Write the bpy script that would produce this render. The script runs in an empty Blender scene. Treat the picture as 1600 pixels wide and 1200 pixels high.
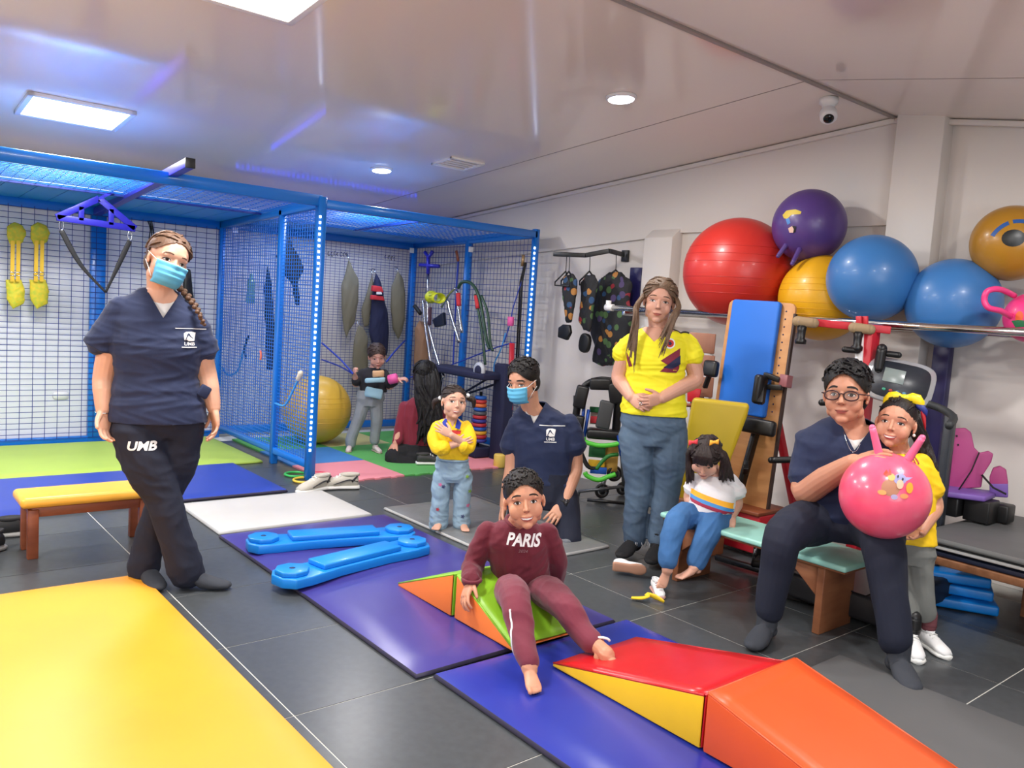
import bpy, bmesh, math, random
import numpy as np
from mathutils import Vector, Matrix, Quaternion
from mathutils.bvhtree import BVHTree
random.seed(7)
S = bpy.context.scene
COL = S.collection
# ---------------- camera, world, exposure ----------------
HC = 1.31
CR = np.array([[0.771, 0.007, -0.637], [-0.634, 0.112, -0.766], [0.066, 0.994, 0.091]])
def _orth(M):
    u, s, v = np.linalg.svd(M); return u @ v
CR = _orth(CR)
FPX = 1276.0
cam_d = bpy.data.cameras.new('camera'); cam = bpy.data.objects.new('camera', cam_d); COL.objects.link(cam)
cam_d.sensor_width = 36; cam_d.lens = FPX/1600*36; cam_d.clip_start = .05
cam.matrix_world = Matrix.Translation((0, 0, HC)) @ Matrix([list(r) for r in CR]).to_4x4()
S.camera = cam
S.view_settings.view_transform = 'Standard'; S.view_settings.look = 'None'
S.view_settings.exposure = 0.45; S.view_settings.gamma = 1; S.view_settings.use_curve_mapping = False
w = bpy.data.worlds.new('world'); S.world = w; w.use_nodes = True
w.node_tree.nodes['Background'].inputs[0].default_value = (.80, .88, 1.0, 1)
w.node_tree.nodes['Background'].inputs[1].default_value = 1.0
def area(name, loc, rot, sx, sy, power, col=(1, 1, 1)):
    l = bpy.data.lights.new(name, 'AREA'); l.shape = 'RECTANGLE'; l.size = sx; l.size_y = sy; l.energy = power; l.color = col
    o = bpy.data.objects.new(name, l); COL.objects.link(o); o.location = loc; o.rotation_euler = rot; return o
SL = math.atan(.0876)          # back ceiling slope
LAMPS = [(1.1, 5.53), (1.25, 3.25), (-1.0, 3.25), (-.9, 5.5)]      # square ceiling panels (centres); the last two are unseen, added to light the room
def zc(y): return 2.581 - .0876*(y-2.42) if y > 2.42 else 2.581 - .159*(2.42-max(y, -.2))
for i, (x, y) in enumerate(LAMPS):
    area('panel_light', (x, y, zc(y)-.03), (-SL, 0, 0), .5, .42, 42, (1, .98, .96))
for x, y in ((3.33, 3.23), (3.2, 5.58), (2.2, .9), (.3, .3), (3.4, .8), (-1.3, .3)):
    area('downlight', (x, y, zc(y)-.035), (0, 0, 0), .13, .13, 16, (1, .97, .94))  # the last four hang out of view, added for more room light
area('window_daylight', (-.6, -2.9, 1.35), (math.radians(90), 0, 0), 3.6, 1.5, 62, (.93, .96, 1))
# ---------------- pixel helpers: rays of the 1600x1200 frame into the room ----------------
def W_(px, py): return CR @ np.array([(px-800)/FPX, -(py-600)/FPX, -1.0])
C0 = np.array([0, 0, HC])
def fl(px, py, z=0): d = W_(px, py); return Vector(C0 + d*((z-HC)/d[2]))
def onX(px, py, X): d = W_(px, py); return Vector(C0 + d*(X/d[0]))
def onY(px, py, Y): d = W_(px, py); return Vector(C0 + d*(Y/d[1]))
class Plane_:
    """upright plane through a standing point, square to the line of sight; J(px, py, away) gives points near it"""
    def __init__(s, x, y):
        s.b = np.array([x, y, 0.]); s.n = np.array([x, y, 0.]); s.n /= np.linalg.norm(s.n)
        s.fwd = Vector(-s.n); s.right = Vector((s.n[1], -s.n[0], 0)); s.up = Vector((0, 0, 1))
    def __call__(s, px, py, away=0):
        d = W_(px, py); t = (s.b @ s.n + away)/(d @ s.n); return Vector(C0 + d*t)
# ---------------- materials ----------------
def lin(c): return tuple((v/255/12.92 if v/255 <= .04045 else ((v/255+.055)/1.055)**2.4) for v in c)
MATS = {}
def mat(name, rgb, rough=.55, metal=0, bump=0, bscale=60, coat=0, emit=0, var=0, vscale=8, stretch=None, sheen=0, trans=0, sss=0, spec=.5, col2=None, rgb_lin=None):
    if name in MATS: return MATS[name]
    m = bpy.data.materials.new(name); m.use_nodes = True; nt = m.node_tree; p = nt.nodes['Principled BSDF']
    c = lin(rgb) + (1,)
    p.inputs['Base Color'].default_value = c; p.inputs['Roughness'].default_value = rough; p.inputs['Metallic'].default_value = metal
    p.inputs['Coat Weight'].default_value = coat; p.inputs['Coat Roughness'].default_value = .12
    p.inputs['Specular IOR Level'].default_value = spec
    if sheen: p.inputs['Sheen Weight'].default_value = sheen; p.inputs['Sheen Roughness'].default_value = .5
    if trans: p.inputs['Transmission Weight'].default_value = trans
    if sss: p.inputs['Subsurface Weight'].default_value = sss; p.inputs['Subsurface Radius'].default_value = (.02, .008, .004); p.inputs['Subsurface Scale'].default_value = .5
    if emit: p.inputs['Emission Color'].default_value = c; p.inputs['Emission Strength'].default_value = emit
    if bump or var:
        tc = nt.nodes.new('ShaderNodeTexCoord'); mp = nt.nodes.new('ShaderNodeMapping'); nt.links.new(tc.outputs['Object'], mp.inputs[0])
        if stretch: mp.inputs['Scale'].default_value = stretch
    if bump:
        n = nt.nodes.new('ShaderNodeTexNoise'); n.inputs['Scale'].default_value = bscale; n.inputs['Detail'].default_value = 4
        nt.links.new(mp.outputs[0], n.inputs['Vector'])
        b = nt.nodes.new('ShaderNodeBump'); b.inputs['Strength'].default_value = bump; b.inputs['Distance'].default_value = min(.01, .45/bscale)
        nt.links.new(n.outputs[0], b.inputs['Height']); nt.links.new(b.outputs[0], p.inputs['Normal'])
    if var:
        n = nt.nodes.new('ShaderNodeTexNoise'); n.inputs['Scale'].default_value = vscale; n.inputs['Detail'].default_value = 5
        nt.links.new(mp.outputs[0], n.inputs['Vector'])
        r = nt.nodes.new('ShaderNodeValToRGB'); r.color_ramp.elements[0].position = .32; r.color_ramp.elements[1].position = .7
        c2 = lin(col2) + (1,) if col2 else tuple(v*(1-var) for v in c[:3]) + (1,)
        r.color_ramp.elements[0].color = c2; r.color_ramp.elements[1].color = c
        nt.links.new(n.outputs[0], r.inputs[0]); nt.links.new(r.outputs[0], p.inputs['Base Color'])
    MATS[name] = m; return m
def wood(name, rgb, dark, sc=(2, 30, 30), rough=.5): return mat(name, rgb, rough, var=.4, vscale=1.6, stretch=sc, col2=dark, bump=.08, bscale=4)
# ---------------- mesh builder ----------------
def basis(d, hint=(0, 0, 1)):
    d = Vector(d).normalized(); h = Vector(hint)
    if abs(d.dot(h.normalized())) > .98: h = Vector((0, 1, 0)) if abs(d.y) < .9 else Vector((1, 0, 0))
    x = h.cross(d).normalized(); y = d.cross(x).normalized(); return x, y, d
def smoothpath(pts, n):
    pts = [Vector(p) for p in pts]; out = []
    for i in range(len(pts)-1):
        a = pts[max(i-1, 0)]; b = pts[i]; c = pts[i+1]; d = pts[min(i+2, len(pts)-1)]
        for k in range(n):
            t = k/n; out.append(.5*((2*b) + (c-a)*t + (2*a-5*b+4*c-d)*t*t + (3*b-a-3*c+d)*t*t*t))
    out.append(pts[-1]); return out
class MB:
    def __init__(s): s.v = []; s.f = []; s.smooth = []
    def add(s, vs, fs, sm=False):
        o = len(s.v); s.v += [tuple(v) for v in vs]; s.f += [tuple(i+o for i in f) for f in fs]; s.smooth += [sm]*len(fs); return s
    def box(s, c, size, rot=None, sm=False):
        c = Vector(c); hx, hy, hz = [v/2 for v in size]; R = rot if rot is not None else Matrix.Identity(3)
        vs = [c + R @ Vector((x*hx, y*hy, z*hz)) for x, y, z in ((-1,-1,-1),(1,-1,-1),(1,1,-1),(-1,1,-1),(-1,-1,1),(1,-1,1),(1,1,1),(-1,1,1))]
        return s.add(vs, [(0,3,2,1),(4,5,6,7),(0,1,5,4),(1,2,6,5),(2,3,7,6),(3,0,4,7)], sm)
    def bar(s, p, q, w, h=None, hint=(0, 0, 1)):
        p = Vector(p); q = Vector(q); x, y, d = basis(q-p, hint); h = h or w
        R = Matrix((x, y, d)).transposed(); return s.box((p+q)/2, (w, h, (q-p).length), R)
    def loft(s, secs, n=16, caps=True, sm=True, p=2.0):
        """secs: (centre, side vector, depth vector) rings"""
        vs = []
        for c, a, b in secs:
            c = Vector(c); a = Vector(a); b = Vector(b)
            for k in range(n):
                t = 2*math.pi*k/n; ct, st = math.cos(t), math.sin(t)
                if p != 2: ct = math.copysign(abs(ct)**(2/p), ct); st = math.copysign(abs(st)**(2/p), st)
                vs.append(c + a*ct + b*st)
        fs = []
        for i in range(len(secs)-1):
            for k in range(n):
                k2 = (k+1) % n; fs.append((i*n+k, i*n+k2, (i+1)*n+k2, (i+1)*n+k))
        if caps: fs.append(tuple(range(n-1, -1, -1))); fs.append(tuple((len(secs)-1)*n+k for k in range(n)))
        return s.add(vs, fs, sm)
    def tube(s, pts, r, n=10, caps=True, flat=1.0, hint=(0, 0, 1), sm=True):
        pts = [Vector(p) for p in pts]; m = len(pts); rs = r if isinstance(r, (list, tuple)) else [r]*m; secs = []
        if len(rs) != m: rs = [np.interp(i/(m-1), np.linspace(0, 1, len(rs)), rs) for i in range(m)]
        px = None
        for i in range(m):
            d = (pts[min(i+1, m-1)] - pts[max(i-1, 0)])
            if d.length < 1e-9: d = Vector((0, 0, 1))
            if px is None: x, y, d = basis(d, hint)
            else:
                d = d.normalized(); x = px - d*px.dot(d)
                x = x.normalized() if x.length > 1e-6 else basis(d, hint)[0]; y = d.cross(x)
            px = x; secs.append((pts[i], x*rs[i], y*rs[i]*flat))
        return s.loft(secs, n, caps, sm)
    def ball(s, c, r, rot=None, n=16, m=10):
        c = Vector(c); r = (r, r, r) if not isinstance(r, (list, tuple)) else r; R = rot if rot is not None else Matrix.Identity(3)
        vs = [c + R @ Vector((0, 0, -r[2]))]
        for j in range(1, m):
            a = math.pi*j/m - math.pi/2
            for k in range(n):
                t = 2*math.pi*k/n; vs.append(c + R @ Vector((r[0]*math.cos(a)*math.cos(t), r[1]*math.cos(a)*math.sin(t), r[2]*math.sin(a))))
        vs.append(c + R @ Vector((0, 0, r[2]))); fs = []
        for k in range(n): fs.append((0, 1+(k+1) % n, 1+k))
        for j in range(m-2):
            for k in range(n): fs.append((1+j*n+k, 1+j*n+(k+1) % n, 1+(j+1)*n+(k+1) % n, 1+(j+1)*n+k))
        L = len(vs)-1; b = 1+(m-2)*n
        for k in range(n): fs.append((b+k, b+(k+1) % n, L))
        return s.add(vs, fs, True)
    def prism(s, poly, d, sm=False):
        """poly: 3D points of one planar outline, extruded by vector d"""
        n = len(poly); d = Vector(d); vs = [Vector(p) for p in poly] + [Vector(p)+d for p in poly]
        fs = [tuple(range(n-1, -1, -1)), tuple(range(n, 2*n))] + [(i, (i+1) % n, n+(i+1) % n, n+i) for i in range(n)]
        return s.add(vs, fs, sm)
    def capsule(s, p, q, r1, r2, n=14):
        s.ball(p, r1, n=n, m=8); s.ball(q, r2, n=n, m=8); return s.tube([p, q], [r1, r2], n)
    def limb(s, pts, rs, n=14, flat=1.0, hint=(0, 0, 1), k=5):
        """bent tapering limb with rounded ends"""
        P = smoothpath(pts, k); R = [float(np.interp(i/(len(P)-1)*(len(pts)-1), range(len(rs)), rs)) for i in range(len(P))] if len(rs) == len(pts) else \
            [float(np.interp(i/(len(P)-1), np.linspace(0, 1, len(rs)), rs)) for i in range(len(P))]
        s.tube(P, R, n, flat=flat, hint=hint); s.ball(P[0], R[0], n=n, m=8); s.ball(P[-1], R[-1], n=n, m=8); return s
    def mesh(s, name):
        me = bpy.data.meshes.new(name); me.from_pydata(s.v, [], s.f); me.polygons.foreach_set('use_smooth', s.smooth); me.update(); return me
    def build(s, name, m, parent=None, bevel=0, seg=2, auto=True):
        me = s.mesh(name)
        bm = bmesh.new(); bm.from_mesh(me)
        bmesh.ops.recalc_face_normals(bm, faces=bm.faces)
        if bevel:
            es = [e for e in bm.edges if len(e.link_faces) == 2 and e.calc_face_angle(0) > .6]
            bmesh.ops.bevel(bm, geom=es, offset=bevel, segments=seg, profile=.5, affect='EDGES', clamp_overlap=True)
            for f in bm.faces: f.smooth = True
        bm.to_mesh(me); bm.free()
        if bevel: me.set_sharp_from_angle(angle=math.radians(50))
        return obj(name, me, m, parent)
def obj(name, me, m, parent=None):
    o = bpy.data.objects.new(name, me)
    for mm in (m if isinstance(m, (list, tuple)) else [m]): o.data.materials.append(mm)
    COL.objects.link(o)
    if parent is not None: o.parent = parent; o.matrix_parent_inverse = Matrix.Translation(-Vector(parent.location)) if parent.type == 'EMPTY' else Matrix.Identity(4)
    return o
def thing(name, label, cat, loc=(0, 0, 0), group=None):
    o = bpy.data.objects.new(name, None); COL.objects.link(o); o.location = loc; o.empty_display_size = .1
    o['label'] = label; o['category'] = cat
    if group: o['group'] = group
    return o
def tag(o, label, cat, group=None):
    o['label'] = label; o['category'] = cat
    if group: o['group'] = group
    return o
def struct(name, mb, m, bevel=0): o = mb.build(name, m, None, bevel); o['kind'] = 'structure'; return o
# ---------------- soft bodies: union, remesh, folds ----------------
def arr(me):
    a = np.empty(len(me.vertices)*3, np.float64); me.vertices.foreach_get('co', a); return a.reshape(-1, 3)
def setarr(me, a): me.vertices.foreach_set('co', a.ravel()); me.update()
def remesh(mb, vox, sm=3):
    me = mb.mesh('t'); o = bpy.data.objects.new('t', me); COL.objects.link(o)
    m = o.modifiers.new('r', 'REMESH'); m.mode = 'VOXEL'; m.voxel_size = vox; m.use_smooth_shade = True
    if sm: k = o.modifiers.new('s', 'SMOOTH'); k.factor = .5; k.iterations = sm
    dg = bpy.context.evaluated_depsgraph_get(); r = bpy.data.meshes.new_from_object(o.evaluated_get(dg))
    bpy.data.objects.remove(o); bpy.data.meshes.remove(me)
    r.polygons.foreach_set('use_smooth', [True]*len(r.polygons)); return r
def fold(me, amp, freq, seed=0, stretch=(1, 1, 1), mask=None):
    """wrinkles: ridged warped waves pushed along the normals"""
    a = arr(me); nrm = np.empty(len(me.vertices)*3); me.vertices.foreach_get('normal', nrm); nrm = nrm.reshape(-1, 3)
    rs = np.random.RandomState(seed); p = a*np.array(stretch)*freq
    wp = np.stack([np.sin(p @ rs.randn(3)*.7 + rs.rand()*6) for _ in range(3)], 1)*1.1
    q = p + wp; h = 0
    for k in range(5):
        d = rs.randn(3); d /= np.linalg.norm(d); h = h + (1-2*np.abs(np.sin(q @ d*(1+.5*k) + rs.rand()*6)))/(1+.6*k)
    h = h/2.2
    if mask is not None: h = h*mask(a)
    setarr(me, a + nrm*(amp*h)[:, None]); return me
def bvh_of(me): return BVHTree.FromPolygons([v.co.copy() for v in me.vertices], [tuple(p.vertices) for p in me.polygons])
def cut(me, test, planes=()):
    """delete the faces whose centre passes test, after slicing along planes for a clean edge"""
    bm = bmesh.new(); bm.from_mesh(me)
    for co, no, reg in planes:
        fs = [f for f in bm.faces if reg(f.calc_center_median())]
        g = set(fs)
        for f in fs: g.update(f.edges); g.update(f.verts)
        bmesh.ops.bisect_plane(bm, geom=list(g), plane_co=co, plane_no=no)
    bmesh.ops.delete(bm, geom=[f for f in bm.faces if test(f.calc_center_median())], context='FACES')
    bm.to_mesh(me); bm.free(); return me
def grid_poly(poly, step):
    """fill a 2D outline with small cells"""
    from mathutils.geometry import delaunay_2d_cdt
    P = []
    n = len(poly)
    for i in range(n):
        a = Vector(poly[i]); b = Vector(poly[(i+1) % n]); k = max(1, int((b-a).length/step))
        for j in range(k): P.append(a.lerp(b, j/k))
    m = len(P); xs = [p.x for p in P]; ys = [p.y for p in P]
    def inside(x, y):
        c = False; j = m-1
        for i in range(m):
            if (P[i].y > y) != (P[j].y > y) and x < (P[j].x-P[i].x)*(y-P[i].y)/(P[j].y-P[i].y)+P[i].x: c = not c
            j = i
        return c
    pts = list(P); x = min(xs)+step*.5
    while x < max(xs):
        y = min(ys)+step*.5
        while y < max(ys):
            if inside(x, y): pts.append(Vector((x, y)))
            y += step
        x += step
    vs, es, fs, *_ = delaunay_2d_cdt(pts, [(i, (i+1) % m) for i in range(m)], [], 1, 1e-6)
    return [(v.x, v.y) for v in vs], [f for f in fs if inside(sum(vs[i].x for i in f)/len(f), sum(vs[i].y for i in f)/len(f))]
def decal(name, pts2, faces, fr, bvh, m, parent, off=.0015, far=.4, wrapx=True):
    """lay a flat shape on a surface; fr = (origin, right, up, toward-viewer)"""
    o, r, u, f = [Vector(v) for v in fr]; vs = []; ok = []; last = 0
    for x, y in pts2:
        s = o + r*x + u*y; h, nn, i, d = bvh.ray_cast(s + f*far, -f, far*2.5)
        ok.append(h is not None); vs.append(h + (nn if nn.dot(f) > 0 else -nn)*off if h is not None else s)
    fs = [t for t in faces if all(ok[i] for i in t)]
    if not fs: return None
    me = bpy.data.meshes.new(name); me.from_pydata(vs, [], fs)
    me.polygons.foreach_set('use_smooth', [True]*len(fs)); me.update()
    return obj(name, me, m, parent)
def shape_decal(name, poly, fr, bvh, m, parent, step=.01, off=.0015, far=.4):
    p, f = grid_poly(poly, step); return decal(name, p, f, fr, bvh, m, parent, off, far)
def text_shape(txt, size, bold=0, shear=0, sx=1):
    c = bpy.data.curves.new('t', 'FONT'); c.body = txt; c.size = size; c.align_x = 'CENTER'; c.align_y = 'CENTER'; c.offset = bold; c.shear = shear; c.resolution_u = 3
    o = bpy.data.objects.new('t', c); COL.objects.link(o); dg = bpy.context.evaluated_depsgraph_get()
    me = bpy.data.meshes.new_from_object(o.evaluated_get(dg)); bpy.data.objects.remove(o); bpy.data.curves.remove(c)
    bm = bmesh.new(); bm.from_mesh(me); bmesh.ops.triangulate(bm, faces=bm.faces)
    bmesh.ops.subdivide_edges(bm, edges=[e for e in bm.edges if e.calc_length() > size*.25], cuts=2); bmesh.ops.triangulate(bm, faces=bm.faces)
    r = [(v.co.x*sx, v.co.y) for v in bm.verts], [tuple(v.index for v in f.verts) for f in bm.faces]; bm.free(); return r
def text_decal(txt, size, fr, bvh, m, parent, name='lettering', bold=0, shear=0, sx=1, off=.0022, far=.4):
    p, f = text_shape(txt, size, bold, shear, sx); return decal(name, p, f, fr, bvh, m, parent, off, far)
def copy_tree(o, parent=None):
    c = o.copy(); COL.objects.link(c)
    if parent: c.parent = parent
    for ch in list(o.children): copy_tree(ch, c)
    return c
def ell(cx, cy, rx, ry, n=20): return [(cx+rx*math.cos(2*math.pi*k/n), cy+ry*math.sin(2*math.pi*k/n)) for k in range(n)]
# ---------------- room ----------------
XW = 4.85; YB = 7.36
M_wall = mat('white_wall_paint', (222, 216, 210), .6, bump=.03, bscale=25)
M_wall2 = mat('white_board', (228, 230, 238), .35)
M_trim = mat('grey_trim', (150, 140, 134), .4)
def ceil_mat():
    m = mat('glossy_pvc_ceiling', (236, 227, 218), .11, spec=.5)
    nt = m.node_tree; p = nt.nodes['Principled BSDF']; tc = nt.nodes.new('ShaderNodeTexCoord'); mp = nt.nodes.new('ShaderNodeMapping'); mp.inputs['Scale'].default_value = (4, .25, 1)
    n = nt.nodes.new('ShaderNodeTexNoise'); n.inputs['Scale'].default_value = 1.5; b = nt.nodes.new('ShaderNodeBump'); b.inputs['Strength'].default_value = .03; b.inputs['Distance'].default_value = .02
    nt.links.new(tc.outputs['Object'], mp.inputs[0]); nt.links.new(mp.outputs[0], n.inputs['Vector']); nt.links.new(n.outputs[0], b.inputs['Height']); nt.links.new(b.outputs[0], p.inputs['Normal'])
    return m
M_ceil = ceil_mat()
M_tile = mat('dark_grey_floor_tile', (74, 78, 81), .3, bump=.02, bscale=260, var=.2, vscale=30, spec=.5)
M_grout = mat('pale_grout', (205, 205, 198), .8)
XL = -3.2; YF = -3.2
b = MB(); b.box(((XL+XW)/2, (YF+YB)/2, -.0518), (XW-XL+.6, YB-YF+.6, .1)); floor = struct('floor', b, M_grout)
tb = MB(); tb.box((0, 0, -.004), (.5818, .5868, .008)); tme = None
k = 0
for i in range(-3, 7):
    for j in range(-1, 11):
        x = 1.096+.587*(i+.5); y = 1.09+.592*(j-.0+.5)-.592*1
        if x > XW-.1 or y > YB: continue
        if not (y > .1 and x > y*.05-1.2 and x < y*1.35+2.9): continue
        if tme is None:
            t = tb.build('tile', M_tile, floor); tme = t.data
        else:
            t = bpy.data.objects.new('tile', tme); COL.objects.link(t); t.parent = floor
        t.location = (x, y, 0); k += 1
# the tiles outside the picture: plain margin slabs of the same stone
b = MB(); b.box(((XL+XW)/2, -1.6, -.0045), (XW-XL, 3.2, .006)); b.box((-2.3, 3.7, -.0045), (1.7, 7.2, .006)); mg = b.build('tile_margin', M_tile, floor); mg['kind'] = 'stuff'
b = MB(); b.box(((XL+XW)/2, YB+.05, 1.35), (XW-XL+.2, .1, 2.7)); struct('wall_back', b, M_wall)
# the right wall: lower part set back under a thicker upper part whose lower edge makes the ledge
b = MB(); b.box((XW+.05, (YF+YB)/2, 1.35), (.1, YB-YF, 2.7))
b.prism([(XW-.03, 4.24, 1.925), (XW-.03, YB, 1.70), (XW-.03, YB, 2.7), (XW-.03, 4.24, 2.7)], (.035, 0, 0))
b.prism([(XW-.03, 2.3, 1.955), (XW-.03, 3.97, 1.955), (XW-.03, 3.97, 2.7), (XW-.03, 2.3, 2.7)], (.035, 0, 0))
b.prism([(XW-.03, 3.97, 1.98), (XW-.03, 4.24, 1.98), (XW-.03, 4.24, 2.7), (XW-.03, 3.97, 2.7)], (.035, 0, 0))
struct('wall_right', b, M_wall)
b = MB(); b.prism([(XW-.115, 3.965, 0), (XW+.02, 3.965, 0), (XW+.02, 3.965, 1.985), (XW-.03, 3.965, 1.985), (XW-.115, 3.965, 1.915)], (0, .27, 0)); struct('trim_1', b, M_wall, .004)
b = MB(); b.box((XW-.05, 2.24, 1.35), (.13, .27, 2.7)); struct('trim_2', b, M_wall, .003)
b = MB(); b.box((XL-.05, (YF+YB)/2, 1.35), (.1, YB-YF, 2.7)); struct('wall_left', b, M_wall)
b = MB()
for cx, cz, sx, sz in (((XL+XW)/2, .3, XW-XL, .6), ((XL+XW)/2, 2.4, XW-XL, .6), (XL+.4, 1.35, .8, 1.5), (3.05, 1.35, 3.7, 1.5)): b.box((cx, YF-.05, cz), (sx, .1, sz))
struct('wall_front', b, M_wall)
b = MB(); b.prism([(XL, 2.42, zc(2.42)), (XL, YB, zc(YB)), (XL, YB, zc(YB)+.05), (XL, 2.42, zc(2.42)+.05)], (XW-XL, 0, 0))
b.prism([(XL, -.2, zc(-.2)), (XL, 2.42, zc(2.42)), (XL, 2.42, zc(2.42)+.05), (XL, -.2, zc(-.2)+.05)], (XW-XL, 0, 0))
b.prism([(XL, YF, zc(-.2)), (XL, -.2, zc(-.2)), (XL, -.2, zc(-.2)+.05), (XL, YF, zc(-.2)+.05)], (XW-XL, 0, 0))
struct('ceiling', b, M_ceil)
b = MB(); b.box(((XL+XW)/2, 2.42, zc(2.42)-.006), (XW-XL, .03, .012)); struct('trim_3', b, M_trim, .003)     # ridge strip
b = MB(); b.bar((XW-.045, 2.42, zc(2.42)-.02), (XW-.045, YB, zc(YB)-.02), .03, .03); b.bar((XW-.045, 2.42, zc(2.42)-.02), (XW-.045, -.2, zc(-.2)-.02), .03, .03); struct('trim_4', b, M_wall, .004)
b = MB(); b.bar((3.86, 2.43, zc(2.42)-.001), (3.86, YB, zc(YB)-.001), .006, .003); b.bar((3.86, 2.41, zc(2.42)-.001), (3.86, -.2, zc(-.2)-.001), .006, .003); struct('trim_5', b, M_trim)
# lamps
M_lamp = mat('lit_lamp', (255, 250, 245), emit=7); M_lampb = mat('lit_lamp_cool', (240, 244, 255), emit=9); M_white = mat('white_plastic', (235, 235, 235), .35)
labs = ['square lit ceiling panel over the blue cage', 'square lit ceiling panel at the top edge of the picture', 'added square lit ceiling panel out of the picture on the left', 'added unseen square ceiling panel far left behind the cage front']
Rc = Matrix.Rotation(-SL, 3, 'X')
for i, (x, y) in enumerate(LAMPS):
    t = thing('ceiling_light', labs[i], 'light', (x, y, zc(y)))
    b = MB()
    for sx, sy, lx, ly in ((0, 1, .56, .03), (0, -1, .56, .03), (1, 0, .03, .48), (-1, 0, .03, .48)): b.box(Vector((x, y, zc(y)-.012)) + Rc @ Vector((sx*.265, sy*.225, 0)), (lx, ly, .02), Rc)
    b.build('frame', M_white, t, .002); b = MB(); b.box(Vector((x, y, zc(y)-.008)) + Rc @ Vector((0, 0, 0)), (.5, .42, .012), Rc); b.build('diffuser', M_lamp, t)
def downlight(x, y, lab, r=.085):
    t = thing('ceiling_spotlight', lab, 'light', (x, y, zc(y))); R = Rc if y > 2.42 else Matrix.Rotation(math.atan(.159), 3, 'X'); c = Vector((x, y, zc(y))); up = R @ Vector((0, 0, -1)); a = R @ Vector((1, 0, 0)); d = R @ Vector((0, 1, 0))
    b = MB(); b.loft([(c+up*.0, a*r, d*r), (c+up*.01, a*r, d*r), (c+up*.018, a*r*.86, d*r*.86), (c+up*.012, a*r*.83, d*r*.83)], 32); b.build('rim', M_white, t)
    b = MB(); b.loft([(c+up*.012, a*r*.82, d*r*.82), (c+up*.02, a*r*.8, d*r*.8)], 32); b.build('diffuser', M_lampb, t)
downlight(3.33, 3.23, 'round lit ceiling spotlight near the ridge, above the woman in yellow')
downlight(3.2, 5.56, 'round lit ceiling spotlight over the right cage bay')
for x, y in ((2.2, .9), (.3, .3), (3.4, .8), (-1.3, .3)): downlight(x, y, 'added unseen round ceiling spotlight ' + {2.2: 'nearest the ridge', .3: 'above the photographer', 3.4: 'close to the right wall', -1.3: 'out of view on the far left'}[x])
b = MB(); c = Vector((3.53, 5.03, zc(5.03)))
for k in range(5): b.box(c + Rc @ Vector((0, -.1+.05*k, -.006)), (.26, .012, .01), Rc)
for sx, sy, lx, ly in ((0, 1, .3, .02), (0, -1, .3, .02), (1, 0, .02, .26), (-1, 0, .02, .26)): b.box(c + Rc @ Vector((sx*.14, sy*.12, -.007)), (lx, ly, .014), Rc)
tag(b.build('air_vent', M_white, None, .001), 'small white square air vent in the ceiling beside the round light', 'vent')
t = thing('security_camera', 'white dome security camera hanging from the ceiling ridge', 'camera', (4.2, 2.5, zc(2.5)))
c = Vector((4.2, 2.5, zc(2.5)-.01)); b = MB(); b.loft([(c+Vector((0, 0, z)), Vector((r, 0, 0)), Vector((0, r, 0))) for z, r in ((.01, .05), (-.02, .05), (-.03, .035), (-.05, .03))], 20); b.build('base', M_white, t)
h = c+Vector((-.015, -.015, -.085)); dd = Vector((-.45, -.35, -.62)).normalized(); b = MB(); x_, y_, _ = basis(dd)
b.loft([(h+dd*z, x_*r, y_*r) for z, r in ((-.055, .012), (-.045, .034), (-.02, .046), (.02, .046), (.03, .04), (.032, .03))], 20); b.build('housing', M_white, t)
b = MB(); b.loft([(h+dd*.028, x_*.03, y_*.03), (h+dd*.04, x_*.026, y_*.026), (h+dd*.046, x_*.012, y_*.012)], 18); b.build('lens', mat('black_glass', (8, 8, 10), .08), t)
# ---------------- blue mesh cage ----------------
M_blue = mat('blue_enamel', (10, 112, 205), .32, bump=.02, bscale=40, coat=.2)
M_wire = mat('blue_wire', (22, 52, 140), .4)
M_wireb = mat('bright_blue_wire', (20, 110, 210), .35)
M_led = mat('led_dot', (225, 235, 255), emit=4)
M_black = mat('black_plastic', (20, 20, 22), .4, bump=.03, bscale=90)
M_violet = mat('violet_enamel', (44, 44, 170), .35)
cage = thing('mesh_cage', 'blue steel mesh storage cage with two bays along the back wall', 'cage', (2.6, 6.3, 0))
XC, XR, YFc, YBc, ZT = 2.605, 4.59, 5.33, 7.24, 2.0
def beam(p, q, w=.055, h=.06, m=None): b = MB(); b.bar(p, q, w, h, (0, 0, 1)); return b.build('beam', m or M_blue, cage, .004, 1)
def post(x, y, z0=0, z1=ZT, wx=.06, wy=.06): b = MB(); b.box((x, y, (z0+z1)/2), (wx, wy, z1-z0)); return b.build('post', M_blue, cage, .004, 1)
def wires(o, u, v, lu, lv, su, sv, r=.0035, m=None):
    """a welded wire panel: wires along u every sv, along v every su"""
    o, u, v = Vector(o), Vector(u), Vector(v); n = u.cross(v)*r; b = MB()
    k = 0
    while k*sv <= lv+1e-6: b.tube([o+v*k*sv, o+u*lu+v*k*sv], r, 4, caps=False, hint=v); k += 1
    k = 0
    while k*su <= lu+1e-6: b.tube([o+u*k*su+n, o+u*k*su+v*lv+n], r, 4, caps=False, hint=u); k += 1
    return b.build('wire_mesh', m or M_wire, cage)
post(XC, YFc, 0, ZT); post(XC, 5.96, 0, 1.94, .05, .05); post(XC, YBc-.02, 0, 1.9, .05, .05)
post(1.62, YBc, .0, 1.9, .11, .05); post(-1.6, YFc); post(-1.6, YBc); post(XR, YFc, 0, ZT, .05, .05); post(XR, 6.28, 0, 1.95, .06, .05); post(XR, YBc, 0, 1.95)
beam((-1.6, YFc, ZT-.03), (XC, YFc, ZT-.03), .05, .075); beam((XC, YFc, ZT-.045), (XR, YFc, ZT-.045), .05, .06)
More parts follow.
